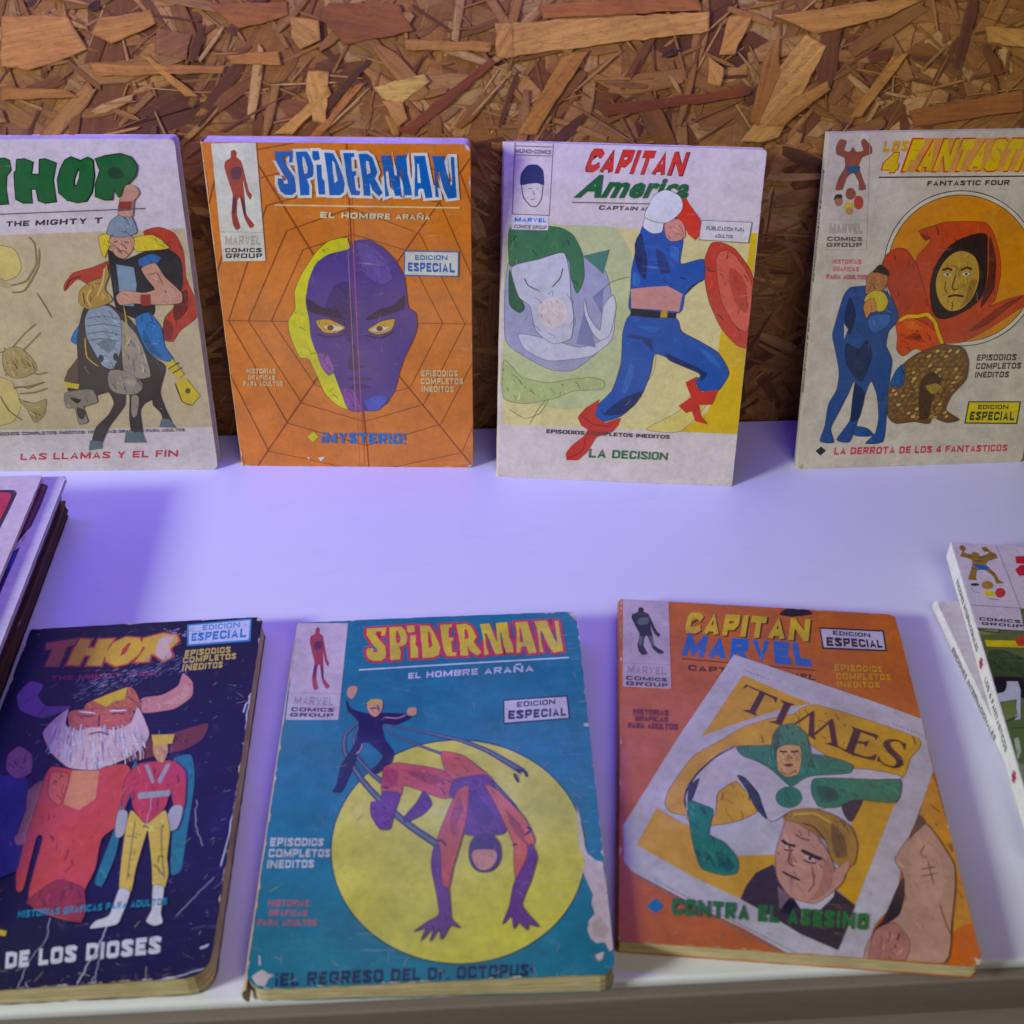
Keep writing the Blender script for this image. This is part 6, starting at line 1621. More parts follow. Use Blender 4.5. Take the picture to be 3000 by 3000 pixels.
def sarea(p): return 0.5 * sum(p[i-1][0] * p[i][1] - p[i][0] * p[i-1][1] for i in range(len(p)))
def offset(p, d):
    if sarea(p) < 0: p = p[::-1]
    n = len(p); out = []
    for i in range(n):
        a, b, c = Vector(p[i-1]), Vector(p[i]), Vector(p[(i+1) % n])
        e1 = (b - a); e2 = (c - b)
        if e1.length < 1e-6 or e2.length < 1e-6: continue
        e1.normalize(); e2.normalize(); n1 = Vector((e1.y, -e1.x)); n2 = Vector((e2.y, -e2.x)); mt = n1 + n2
        if mt.length < 0.35: out.append(tuple(b + n1 * d + e1 * abs(d))); continue
        mt.normalize(); k = d / max(0.55, mt.dot(n1)); out.append(tuple(b + mt * k))
    return out
def ribbon(pts, ws):
    n = len(pts); L = []; R = []
    for i in range(n):
        a = Vector(pts[max(0, i-1)]); c = Vector(pts[min(n-1, i+1)]); d = c - a
        if d.length < 1e-6: d = Vector((1, 0))
        d.normalize(); q = Vector((-d.y, d.x)) * ws[i] * 0.5; b = Vector(pts[i])
        L.append(tuple(b + q)); R.append(tuple(b - q))
    return [[L[i], L[i+1], R[i+1], R[i]] for i in range(n - 1)]
def clip(poly, cp):
    out = list(poly); n = len(cp)
    for i in range(n):
        ax, ay = cp[i-1]; bx, by = cp[i]; inp = out; out = []
        if not inp: break
        side = lambda q: (bx-ax)*(q[1]-ay) - (by-ay)*(q[0]-ax)
        s = inp[-1]; ss = side(s)
        for e in inp:
            se = side(e)
            if se >= 0:
                if ss < 0: t = ss / (ss - se); out.append((s[0]+(e[0]-s[0])*t, s[1]+(e[1]-s[1])*t))
                out.append(e)
            elif ss >= 0: t = ss / (ss - se); out.append((s[0]+(e[0]-s[0])*t, s[1]+(e[1]-s[1])*t))
            s, ss = e, se
    return out
def inside_all(poly, cp):
    for i in range(len(cp)):
        ax, ay = cp[i-1]; bx, by = cp[i]
        for q in poly:
            if (bx-ax)*(q[1]-ay) - (by-ay)*(q[0]-ax) < 0: return False
    return True
def roundrect(W, H, rad, inset=0.0):
    # y down; radii for corners tl,tr,br,bl ; orientation positive area
    out = []
    for (cx, cy, a0), r in zip(((0, 0, 180), (W, 0, 270), (W, H, 0), (0, H, 90)), rad):
        r = max(r, 0.2); sx = 1 if cx == 0 else -1; sy = 1 if cy == 0 else -1
        ox = cx + sx * r; oy = cy + sy * r; rr = max(0.05, r - inset)
        for k in range(5):
            a = math.radians(a0 + 22.5 * k); out.append((ox + rr * math.cos(a), oy + rr * math.sin(a)))
    return out
def homog(src, dst):
    A = []; b = []
    for (x, y), (u, v) in zip(src, dst):
        A += [[x, y, 1, 0, 0, 0, -u*x, -u*y], [0, 0, 0, x, y, 1, -v*x, -v*y]]; b += [u, v]
    h = np.linalg.solve(np.array(A, float), np.array(b, float)); return np.append(h, 1).reshape(3, 3)
_tc = {}
GLYPH = {
'A': (1.0, ['a0 m1 z0', '.2,.3 .8,.3']), 'B': (.95, ['l0 l1', 'lT .6T .95,.85 .95,.66 .65,.53 l.53', 'l.53 .65,.53 r.4 r.15 .65b lb']),
'C': (.95, ['1,.7 .72T .25T l.76 l.5', 'l.5 l.24 .25b .72b 1,.3']), 'D': (.98, ['l0 l1', 'lT .6T r.78 r.22 .6b lb']), 'E': (.85, ['l0 l1', 'lT 1T', 'l.5 .88,.5', 'lb 1b']),
'F': (.82, ['l0 l1', 'lT 1T', 'l.5 .85,.5']), 'G': (.98, ['1,.7 .72T .25T l.76 l.5', 'l.5 l.24 .25b .72b r.24 r.5', '.52,.44 .9,.44']), 'H': (1.0, ['l0 l1', 'r0 r1', 'l.5 r.5']), 'I': (.0, ['l0 l1']),
'J': (.8, ['r1 r.2 .75b .25b l.2 l.35']), 'K': (1.0, ['l0 l1', 'z1 .3,.45', '.4,.6 z0']), 'L': (.82, ['l0 l1', 'lb 1b']), 'M': (1.25, ['l0 l1', 'r0 r1', 'lT .5,.2 rT']), 'N': (1.16, ['l0 l1', 'r0 r1', 'l.9 r.1']),
'O': (1.0, ['.5T .25T l.8 l.2 .25b .5b', '.5b .75b r.2 r.8 .75T .5T']), 'P': (.92, ['l0 l1', 'lT .65T r.86 r.58 .65,.42 l.42']), 'Q': (1.0, ['.5T .25T l.8 l.2 .25b .5b', '.5b .75b r.2 r.8 .75T .5T', '.6,.25 1,0']),
'R': (.97, ['l0 l1', 'lT .65T r.86 r.6 .65,.46 l.46', '.5,.46 z0']), 'S': (.92, ['1,.74 .72T .25T l.82 l.68 .5,.5', '.5,.5 r.32 r.18 .75b .28b 0,.26']), 'T': (.92, ['0T 1T', '.5,0 .5,.9']),
'U': (.98, ['l1 l.2 .25b .75b r.2 r1']), 'V': (1.0, ['a1 m0 z1']), 'W': (1.3, ['a1 .28,0 .5,.85 .72,0 z1']), 'X': (1.0, ['a0 z1', 'a1 z0']), 'Y': (1.0, ['a1 .5,.45 z1', '.5,0 .5,.5']), 'Z': (.9, ['0T 1T a0', 'lb 1b']),
'4': (.9, ['.68,0 .68,1', '.6,1 .08,.32', '0,.27 1,.27']), '!': (0, ['l.35 l1', 'l0 l.17']), '.': (0, ['l0 l.18']), ':': (0, ['l.1 l.28', 'l.6 l.78']), '-': (.5, ['.0,.5 1,.5']), 'r': (.62, ['l0 l.68', 'l.45 .45,.62 1,.62']),
'*': (.8, ['.5,0 .5,1', '0,.25 1,.75', '0,.75 1,.25'])}
GLYPH['Ñ'] = (1.16, ['l0 l1', 'r0 r1', 'l.9 r.1', '.2,1.16 .8,1.24']); GLYPH['¡'] = (0, ['l0 l.65', 'l.83 l1'])
def stroke_poly(p, w):
    n = len(p); L = []; R = []
    for i in range(n):
        b = Vector(p[i]); a = Vector(p[max(0, i-1)]); c = Vector(p[min(n-1, i+1)])
        d1 = (b - a) if i else (c - b); d2 = (c - b) if i < n - 1 else (b - a); d1.normalize(); d2.normalize()
        n1 = Vector((-d1.y, d1.x)); n2 = Vector((-d2.y, d2.x)); m_ = n1 + n2
        if m_.length < .3: m_ = n1.copy()
        m_.normalize(); k = w / 2 / max(.5, m_.dot(n1)); L.append(tuple(b + m_ * k)); R.append(tuple(b - m_ * k))
    return L + R[::-1]
def text_tris(txt, bold):
    """block lettering built from mitred strokes -> verts, faces, bbox, micro layer of each face"""
    key = (txt, bold)
    if key in _tc: return _tc[key]
    if any(ch.islower() and ch != 'r' for ch in txt):
        cu = bpy.data.curves.new('lettering', 'FONT'); cu.body = txt; cu.offset = bold * 0.8; cu.size = 1; cu.space_character = 1.0 + bold * 1.6; cu.resolution_u = 2
        ob = bpy.data.objects.new('lettering', cu); me = bpy.data.meshes.new_from_object(ob)
        vs = [tuple(v.co[:2]) for v in me.vertices]; fs = [tuple(p.vertices) for p in me.polygons]; mic = [0] * len(fs)
        bpy.data.objects.remove(ob); bpy.data.curves.remove(cu); bpy.data.meshes.remove(me)
    else:
        wt = min(.32, .19 + bold * 1.35); vs = []; fs = []; mic = []; X = 0.0; asp = 1.0
        for ch in txt:
            if ch == ' ': X += .62; continue
            gw, strokes = GLYPH[ch]; wx = max(gw, wt); a = wt / 2
            for si, st in enumerate(strokes):
                pts = []
                for tk in st.split():
                    if tk[0] in 'lrazm':
                        x = {'l': a, 'r': wx - a, 'a': a, 'z': wx - a, 'm': wx / 2}[tk[0]]; yy = tk[1:]
                    elif ',' in tk: x0_, yy = tk.split(','); x = float(x0_) * wx
                    else: x = float(tk[:-1]) * wx; yy = tk[-1]
                    y = {'T': 1 - a, 'b': a}.get(yy)
                    pts.append((x + X, float(yy) if y is None else y))
                poly = stroke_poly(pts, wt); poly = [(x, min(max(y, 0), 1) if ch != 'Ñ' else y) for x, y in poly]; b0 = len(vs); vs += poly
                for t in tessellate_polygon([[Vector((x, y, 0)) for x, y in poly]]): fs.append(tuple(b0 + i for i in t)); mic.append(si)
            X += wx + .2
    xs = [v[0] for v in vs]; ys = [v[1] for v in vs]
    bb = (min(xs), 0 if 'Ñ' in txt else min(ys), max(xs), 1 if 'Ñ' in txt else max(ys))
    _tc[key] = (vs, fs, bb, mic); return _tc[key]
def pairs(a): return [(a[i] / 10.0, a[i+1] / 10.0) for i in range(0, len(a), 2)]
def pin(p, poly):
    c = False; j = len(poly) - 1
    for i in range(len(poly)):
        if (poly[i][1] > p[1]) != (poly[j][1] > p[1]) and p[0] < (poly[j][0] - poly[i][0]) * (p[1] - poly[i][1]) / (poly[j][1] - poly[i][1]) + poly[i][0]: c = not c
        j = i
    return c
def element_polys(e):
    """-> list of ([outer, holes...]) or ready triangles"""
    t = e[1]
    if t in 'ps':
        q = pairs(e[3]); return [[smooth(q) if t == 's' else q]]
    if t == 'O': return [[offset(smooth(pairs(e[3])), .2)]]
    if t == 'o': return [[offset(pairs(e[3]), e[4])]]
    if t == 'g':
        r = [pairs(k) for k in e[3]]; ins = e[4] if len(e) > 4 else 0
        if ins: r = [offset(r[0], ins)] + [offset(k, -ins) for k in r[1:]]
        return [r]
    if t in 'lk':
        q = pairs(e[3]); w = e[4]; sub = 4
        if t == 'k':
            n = len(q); q2 = smooth(q, False, sub)
            ws = [w] * len(q2) if not isinstance(w, list) else [w[min(len(w)-1, i // sub)] * (1 - (i % sub) / sub) + w[min(len(w)-1, i // sub + 1)] * ((i % sub) / sub) for i in range(len(q2))]
            if not isinstance(w, list): ws[0] = ws[-1] = w * 0.4
            q = q2
        else: ws = [w] * len(q)
        return [[r] for r in ribbon(q, ws)]
    return []
def build_art(prefix_parent, art, W, H, z_of, mat, cuts, clip_poly, x0=0.0):
    """every printed part becomes one mesh of thin ink shapes lying on the cover"""
    placed = []; parts = {}; full = []; hosts = []
    def shade(hx, k): return ''.join('%02x' % max(0, min(235, int(int(hx[i:i+2], 16) * k))) for i in (0, 2, 4))
    def blend(p_, q_, f): return ''.join('%02x' % int(int(p_[i:i+2], 16) * (1 - f) + int(q_[i:i+2], 16) * f) for i in (0, 2, 4))
    def strokes(q, hr, n, cols, w, base_a, spread=.4, lmax=5.0):
        xs_ = [p[0] for p in q]; ys_ = [p[1] for p in q]
        for _ in range(n):
            x = hr.uniform(min(xs_), max(xs_)); y = hr.uniform(min(ys_), max(ys_)); L_ = hr.uniform(.8, lmax); an = base_a + hr.gauss(0, spread)
            p3 = [(x + L_ * t * math.cos(an + .35 * t), y + L_ * t * math.sin(an + .35 * t)) for t in (-.5, 0, .5)]
            if all(pin(p, q) for p in p3): full.append(('cover_illustration', 'k', hr.choice(cols), [c_ * 10 for p in p3 for c_ in p], hr.uniform(*w)))
    for e in art:
        if e[0] == 'cover_illustration' and e[1] == 's' and len(e) == 4:
            q = smooth(pairs(e[3])); a_ = abs(sarea(q)); lum = sum(int(e[2][i:i+2], 16) for i in (0, 2, 4)) / 765
            host = None
            for hq, hc in reversed(hosts):
                if all(pin(p, hq) for p in q[::4]) or (sum(pin(p, hq) for p in q) > .86 * len(q) and a_ < 60): host = (hq, hc); break
            hr = random.Random(int(a_ * 10)); base_a = hr.uniform(.7, 1.6)
            if host and a_ < 420:
                ha = abs(sarea(host[0])); dd = sum(abs(int(e[2][i:i+2], 16) - int(host[1][i:i+2], 16)) for i in (0, 2, 4))
                if ha < 1500 and dd < 170:
                    full.append((e[0], 's', blend(host[1], e[2], .6), e[3])); hosts.append((q, e[2]))
                    strokes(q, hr, int(min(30, a_ * 1.2 + 4)), [e[2], shade(e[2], .8)], (.15, .5), base_a, .3, 3.5)
                    continue
                if ha < 1500:
                    full.append(e); hosts.append((q, e[2])); strokes(q, hr, int(min(20, a_ / 4)), [shade(e[2], .75), shade(e[2], .88)], (.15, .5), base_a, .3, 3.0); continue
            hosts.append((q, e[2]))
            if 30 < a_ < 2600 and lum > .12: full.append((e[0], 'O', shade(e[2], .32), e[3]))
            full.append(e)
            if 25 < a_ < 2600 and lum < .62: strokes(q, hr, int(min(60, a_ / 5 + 6)), [shade(e[2], .6), shade(e[2], .75), shade(e[2], .85), shade(e[2], 1.15), shade(e[2], 1.22)], (.2, .75), base_a)
            continue
        if e[0] == 'cover_illustration' and e[1] == 'p' and e[2] not in ('dcc48c',): 
            q = pairs(e[3])
            if abs(sarea(q)) < 1500: hosts.append((q, e[2]))
        full.append(e)
    for e in full:
        tris = []
        if e[1] == 't':
            vs, fs, bb, mic = text_tris(e[4][0], e[4][1]); q = pairs(e[3])
            h = homog([(bb[0], bb[3]), (bb[2], bb[3]), (bb[2], bb[1]), (bb[0], bb[1])], q)
            P = []
            for x, y in vs:
                a = h @ np.array([x, y, 1.0]); P.append((a[0] / a[2], a[1] / a[2]))
            polys = [([P[i] for i in f], None, mm_) for f, mm_ in zip(fs, mic)]
        else:
            polys = []
            for rings in element_polys(e):
                if len(rings) == 1: polys.append((rings[0], None))
                else: polys.append((rings[0], rings[1:]))
        out = []
        for pp_ in polys:
            outer, holes = pp_[:2]; dz = .004 * pp_[2] if len(pp_) > 2 else 0
            if not holes:
                if sarea(outer) < 0: outer = outer[::-1]
                if not inside_all(outer, clip_poly): outer = clip(outer, clip_poly)
                if len(outer) < 3 or abs(sarea(outer)) < 1e-3: continue
            rings = [outer] + (holes or [])
            flat = [v for r in rings for v in r]
            if len(flat) in (3,): tr = [(0, 1, 2)]
            else: tr = tessellate_polygon([[Vector((v[0], v[1], 0)) for v in r] for r in rings])
            out += [[flat[a], flat[b], flat[c], dz] for a, b, c in tr]
        if not out: continue
        xs = [v[0] for t in out for v in t[:3]]; ys = [v[1] for t in out for v in t[:3]]
        bb = (min(xs), min(ys), max(xs), max(ys)); ly = 1
        for pb, pl in placed:
            if pl >= ly and pb[0] < bb[2] and pb[2] > bb[0] and pb[1] < bb[3] and pb[3] > bb[1]: ly = pl + 1
        placed.append((bb, ly))
        parts.setdefault(e[0], []).append((out, ink(e[2]), ly))
    groups = []
    for pname, els in parts.items():
        if pname in ('worn_edges', 'cracked_ink', 'web_lines', 'title_lettering', 'publisher_panel', 'edition_badge', 'newspaper_lettering'): groups.append((pname, els)); continue
        cl_ = []
        for el in els:
            xs = [v[0] for t in el[0] for v in t[:3]]; ys = [v[1] for t in el[0] for v in t[:3]]; bb = [min(xs) - 1.2, min(ys) - 1.2, max(xs) + 1.2, max(ys) + 1.2]; mine = [bb, [el]]
            keep = []
            for c in cl_:
                if c[0][0] < bb[2] and c[0][2] > bb[0] and c[0][1] < bb[3] and c[0][3] > bb[1]:
                    bb[0] = min(bb[0], c[0][0]); bb[1] = min(bb[1], c[0][1]); bb[2] = max(bb[2], c[0][2]); bb[3] = max(bb[3], c[0][3]); mine[1] = c[1] + mine[1]
                else: keep.append(c)
            cl_ = keep + [mine]
        groups += [(pname, c[1]) for c in cl_]
    for pname, els in groups:
        bm = bmesh.new(); cl = bm.verts.layers.float_color.new('ink')
        for tris, col, ly in els:
            zz = 0.03 + (0.012 * ly if ly < 25 else 0.3 + 0.002 * (ly - 25))
            for t in tris:
                a = (t[1][0]-t[0][0])*(t[2][1]-t[0][1]) - (t[1][1]-t[0][1])*(t[2][0]-t[0][0])
                if abs(a) < 2e-4: continue
                if a > 0: t = [t[0], t[2], t[1], t[3]]
                vv = [bm.verts.new((p[0], H - p[1], zz + t[3])) for p in t[:3]]
                for v in vv: v[cl] = col
                bm.faces.new(vv)
        for ax, vals in ((0, cuts[0]), (1, cuts[1])):
            xs = [v.co[ax] for v in bm.verts]
            for c in vals:
                if min(xs) < c < max(xs):
                    co = [0, 0, 0]; no = [0, 0, 0]; co[ax] = c; no[ax] = 1
                    bmesh.ops.bisect_plane(bm, geom=bm.verts[:] + bm.edges[:] + bm.faces[:], plane_co=co, plane_no=no, dist=1e-5)
        for v in bm.verts: v.co = Vector((v.co.x, v.co.y, v.co.z + z_of(v.co.x, v.co.y))) * MM
        me = bpy.data.meshes.new(pname); bm.to_mesh(me); bm.free()
        o = link(pname, me, prefix_parent, mat)
        if pname in ('worn_edges', 'cracked_ink', 'web_lines'): o['kind'] = 'stuff'

def plate(name, outline, z0_of, z1_of, H, mat, parent, col=None, cuts=((), ())):
    """thin board with the given outline (y down), between two height functions"""
    bm = bmesh.new(); cl = bm.verts.layers.float_color.new('ink')
    tr = tessellate_polygon([[Vector((x, y, 0)) for x, y in outline]])
    vv = [bm.verts.new((x, H - y, 0)) for x, y in outline]
    for a, b, c in tr:
        try: bm.faces.new((vv[a], vv[b], vv[c]))
        except ValueError: pass
    for ax in (0, 1):
        for c in cuts[ax]:
            co = [0, 0, 0]; no = [0, 0, 0]; co[ax] = c; no[ax] = 1
            bmesh.ops.bisect_plane(bm, geom=bm.verts[:] + bm.edges[:] + bm.faces[:], plane_co=co, plane_no=no, dist=1e-5)
    bm.normal_update()
    if bm.faces[:] and sum(f.normal.z for f in bm.faces) < 0: bmesh.ops.reverse_faces(bm, faces=bm.faces[:])
    top = bm.verts[:]; base = {v: (v.co.x, v.co.y) for v in top}
    r = bmesh.ops.extrude_face_region(bm, geom=bm.faces[:])
    new = [g for g in r['geom'] if isinstance(g, bmesh.types.BMVert)]
    for v in new: v.co.z = z1_of(v.co.x, v.co.y)
    ns = set(new)
    for v in bm.verts:
        if v not in ns: v.co.z = z0_of(v.co.x, v.co.y)
        if col: v[cl] = col
    bmesh.ops.recalc_face_normals(bm, faces=bm.faces[:])
    for v in bm.verts: v.co *= MM
    me = bpy.data.meshes.new(name); bm.to_mesh(me); bm.free()
    return link(name, me, parent, mat)

def rough_outline(W, H, rad, amp, rng, step=3.0, x0=0.0):
    base = roundrect(W, H, rad); out = []; n = len(base)
    for i in range(n):
        a, b = base[i], base[(i+1) % n]; L = math.hypot(b[0]-a[0], b[1]-a[1]); k = max(1, int(L / step))
        for j in range(k):
            t = j / k; x = a[0] + (b[0]-a[0])*t; y = a[1] + (b[1]-a[1])*t
            nx, ny = (b[1]-a[1]) / max(L, 1e-6), -(b[0]-a[0]) / max(L, 1e-6); d = rng.gauss(0, amp)
            d = min(d, amp)
            out.append((x - nx * -abs(d) * -1, y + ny * d * 0 + (0 if abs(ny) < .5 else -math.copysign(abs(d), ny) * -1 * 0)) if False else (x - (x - W/2) / (W/2) * abs(d) * abs(nx), y - (y - H/2) / (H/2) * abs(d) * abs(ny)))
    return out

def make_book(key, label, mw, T, matkw, cover_col, spine_col, rad=(0.6, 2, 2, 0.8), bow=0.5, flat=None, wear=20, spine='round', pages=None, category='comic book', group=None, name='comic_book', nslab=9, amp=0.08):
    W, H = SIZE[key]; rng = random.Random(hash(key) % 1 + sum(map(ord, key)))
    root = bpy.data.objects.new(name, None); root.empty_display_size = 0.02; COL.objects.link(root); tag(root, label, category, group)
    mat = ink_material(key and 'cover_ink', sum(map(ord, key)) % 17, **matkw)
    root.matrix_world = mw(T)
    cuts = ([W * i / 5 for i in range(1, 5)], [H * i / 8 for i in range(1, 8)])
    bw = lambda x, y: bow * (1 - (2 * min(max(y / H, 0), 1) - 1) ** 2) + 0.25 * bow * math.sin(math.pi * min(max(x / W, 0), 1))
    # piecewise evaluation at the cut lines keeps ink and board in the same facets
    def bowf(x, y):
        def pl(f, s, n):
            s = min(max(s, 0), 1) * n; i = min(n - 1, int(s)); t = s - i; return f(i / n) * (1 - t) + f((i + 1) / n) * t
        return pl(lambda s: bow * (1 - (2*s - 1) ** 2), y / H, 8) + pl(lambda s: 0.25 * bow * math.sin(math.pi * s), x / W, 5)
    bot = flat if flat else (lambda x, y: -T)         # local height of the underside
    th = 0.35
    top = lambda x, y: bowf(x, y)
    fc = plate('front_cover', rough_outline(W, H, rad, amp, rng), top, lambda x, y: top(x, y) - th, H, mat, root, ink(cover_col), cuts)
    base = rough_outline(W, H, rad, amp, rng)
    plate('back_cover', base, lambda x, y: bot(x, y) + th, bot, H, mat, root, ink(cover_col))
    # page block: layered signatures, slightly out of line
    bm_all = bmesh.new()
    for k in range(nslab):
        f0 = (k + 0.06) / nslab; f1 = (k + 0.94) / nslab
        dx = rng.uniform(-0.35, 0.1); dy = rng.uniform(-0.25, 0.25)
        r2 = [max(0.6, r * 0.9) for r in rad]
        ol = roundrect(W - 0.7 + dx, H - 0.5, r2)
        ol = [(x + 0.25, y + 0.25 + dy * 0.5) for x, y in ol]
        ol2 = []
        for i in range(len(ol)):
            a, b = ol[i], ol[(i + 1) % len(ol)]; L = math.hypot(b[0]-a[0], b[1]-a[1]); kk = max(1, int(L / 9))
            for j in range(kk):
                t = j / kk; ol2.append((a[0] + (b[0]-a[0])*t + (rng.uniform(-.07, .07)), a[1] + (b[1]-a[1])*t + rng.uniform(-.07, .07)))
        zz = lambda x, y, f: (top(x, y) - th) * (1 - f) + (bot(x, y) + th) * f
        vt = [bm_all.verts.new((x, H - y, zz(x, H - y, f0))) for x, y in ol2]; vb = [bm_all.verts.new((x, H - y, zz(x, H - y, f1))) for x, y in ol2]
        nn = len(vt)
        for i in range(nn): bm_all.faces.new((vt[i], vt[(i+1) % nn], vb[(i+1) % nn], vb[i]))
        bm_all.faces.new(vt[::-1]); bm_all.faces.new(vb)
    bmesh.ops.recalc_face_normals(bm_all, faces=bm_all.faces[:])
    for v in bm_all.verts: v.co *= MM
    me = bpy.data.meshes.new('page_block'); bm_all.to_mesh(me); bm_all.free(); link('page_block', me, root, pages or M_PAGES)
    # spine
    bm = bmesh.new(); cl = bm.verts.layers.float_color.new('ink'); ny = 24; na = 7 if spine == 'round' else 4; rows = []
    for j in range(ny + 1):
        y = H * j / ny; row = []
        zt = top(0, y) - 0.02; zb = bot(0, y) + 0.02; e = 0.12 * math.sin(j * 1.7) * rng.uniform(0.3, 1)
        for i in range(na + 1):
            a = math.pi * i / na; zc = (zt + zb) / 2; hh = (zt - zb) / 2
            if spine == 'round': px = 0.6 - 1.7 * math.sin(a) + e * math.sin(a); pz = zc + hh * math.cos(a)
            else:
                px, pz = [(0.6, zt), (-0.35, zt - .05), (-0.35, zb + (zt - zb) * .5), (-0.35, zb + .05), (0.6, zb)][i]
            row.append(bm.verts.new((px, y, pz)))
        rows.append(row)
    for j in range(ny):
        for i in range(na): bm.faces.new((rows[j][i], rows[j+1][i], rows[j+1][i+1], rows[j][i+1]))
    bmesh.ops.recalc_face_normals(bm, faces=bm.faces[:])
    if sum(f.normal.x for f in bm.faces) > 0: bmesh.ops.reverse_faces(bm, faces=bm.faces[:])
    for v in bm.verts: v.co *= MM; v[cl] = ink(spine_col)
    me = bpy.data.meshes.new('spine'); bm.to_mesh(me); bm.free(); sp = link('spine', me, root, mat)
    if spine == 'round':
        for p in me.polygons: p.use_smooth = True
    # ink
    art = list(ART[key])
    cp = roundrect(W, H, rad, 0.12); cp = [(min(max(x, 0.12), W - 0.12), min(max(y, 0.12), H - 0.12)) for x, y in cp]
    for k in range(wear):                                   # chipped, whitened edges
        side = rng.choice('rrbbtllcc'); s = rng.uniform(0.5, 2.6); d = rng.uniform(0.25, 0.9)
        if side == 'c': x, y = rng.choice([(W, 0), (W, H), (0, H)]); pts = [(x + rng.uniform(-3.2, 3.2), y + rng.uniform(-3.2, 3.2)) for _ in range(5)]; c0 = (x, y); pts.sort(key=lambda p: math.atan2(p[1]-c0[1], p[0]-c0[0]))
        else:
            t = rng.random(); pts = []
            for q in range(7):
                a = q / 6; off = d * math.sin(math.pi * a) * rng.uniform(0.3, 1.0); al = (a - .5) * s * 2
                if side == 'r': pts.append((W - 0.1 - off, t * H + al))
                elif side == 'l': pts.append((0.1 + off, t * H + al))
                elif side == 'b': pts.append((t * W + al, H - 0.1 - off))
                else: pts.append((t * W + al, 0.1 + off))
        art.append(('worn_edges', 'p', rng.choice(['c4b8a4', 'cfc6b8', 'b09c80']), [round(c * 10, 1) for p in pts for c in p]))
    for k in range(int(wear * 1.6)):                        # fine rubbed scratches, denser towards the edges
        x = W * (1 - rng.random() ** 2) if rng.random() < .6 else W * rng.random(); y = H * (1 - rng.random() ** 2.5) if rng.random() < .6 else H * rng.random(); an = rng.uniform(0, 3.14); L_ = rng.uniform(.6, 4.5)
        art.append(('worn_edges', 'l', rng.choice(['b4a894', 'a89c8c', '9c8c78']), [round(c * 10, 1) for c in (x, y, x + L_ * .5 * math.cos(an) + rng.uniform(-.2, .2), y + L_ * .5 * math.sin(an), x + L_ * math.cos(an), y + L_ * math.sin(an))], rng.uniform(.06, .2)))
    build_art(fc, art, W, H, top, mat, cuts, cp)
    return root, fc, sp, mat, top

def side_text(txt, y0, y1, z0, z1, x, parent, mat, col, name='spine_lettering', bold=.03):
    """lettering on the spine, reading from the top of the book down"""
    vs, fs, bb, mic = text_tris(txt, bold); bm = bmesh.new(); cl = bm.verts.layers.float_color.new('ink')
    V = []
    for a, b in vs:
        s = (a - bb[0]) / (bb[2] - bb[0]); t = (b - bb[1]) / (bb[3] - bb[1])
        v = bm.verts.new((x * MM, (y0 + (y1 - y0) * s) * MM, (z0 + (z1 - z0) * t) * MM)); v[cl] = lin(col); V.append(v)
    for f in fs:
        if len(set(f)) >= 3:
            try: bm.faces.new([V[i] for i in f])
            except ValueError: pass
    me = bpy.data.meshes.new(name); bm.to_mesh(me); bm.free(); return link(name, me, parent, mat)

# ------------------------------------------------------------------ setting
def box(name, x0, x1, y0, y1, z0, z1, mat, bev=0.0, seg=4, kind='structure', parent=None):
    bm = bmesh.new(); bmesh.ops.create_cube(bm, size=1)
    for v in bm.verts: v.co = Vector(((x0 + x1) / 2 + v.co.x * (x1 - x0), (y0 + y1) / 2 + v.co.y * (y1 - y0), (z0 + z1) / 2 + v.co.z * (z1 - z0))) * MM
    if bev: bmesh.ops.bevel(bm, geom=bm.edges[:], offset=bev * MM, segments=seg, affect='EDGES', profile=0.5)
    me = bpy.data.meshes.new(name); bm.to_mesh(me); bm.free(); o = link(name, me, parent, mat)
    if bev:
        for p in me.polygons: p.use_smooth = True
    if kind: o['kind'] = kind
    return o
n = NT('white_melamine'); v = n.coords(); a = n.noise(v, 8, 3, .5); b_ = n.noise(v, 260, 3, .6); d = n.noise(v, 700, 2, .5)
c = n.mix(n.ramp(a, .3, .7, 0, .06), lin('dedee0'), lin('c8c4bc')); c = n.mix(n.ramp(d, .72, .76, 0, .25), c, lin('8c8880')); sm = n.noise(n.coords((1, 3, 1), rot=(0, 0, .4)), 26, 5, .7, .8); c = n.mix(n.ramp(sm, .56, .72, 0, .10), c, lin('a8a49c')); st_ = n.noise(n.coords((1, 30, 1), rot=(0, 0, .9)), 40, 3, .6); c = n.mix(n.ramp(st_, .7, .74, 0, .16), c, lin('98948c')); n.bump(b_, .08, .0004)
M_WHITE = n.done(c, n.ramp(sm, .35, .7, .32, .5))
n = NT('taupe_laminate'); v = n.coords((.5, 6, 6)); a = n.noise(v, 40, 5, .6); v2 = n.coords(); d = n.noise(v2, 500, 3, .6)
c = n.mix(a, lin('6e6058'), lin('82736a')); c = n.mix(n.ramp(d, .6, .8, 0, .3), c, lin('4a403a')); n.bump(d, .15, .0004)
M_TAUPE = n.done(c, .55)
box('shelf', -900, 900, -322.08, -0.2, -5, 0, M_WHITE, 1.8, 4)
box('counter', -900, 900, -322.08 - 3, 30, -25, -5.3, M_TAUPE, 1.2, 3)
o = box('base_panel', -900, 900, -322.08 - 9, 30, -420, -26.5, M_TAUPE, 1.0, 2)
box('upper_shelf', -900, 900, -75, -0.2, 316, 332, M_WHITE, 1.2, 3)

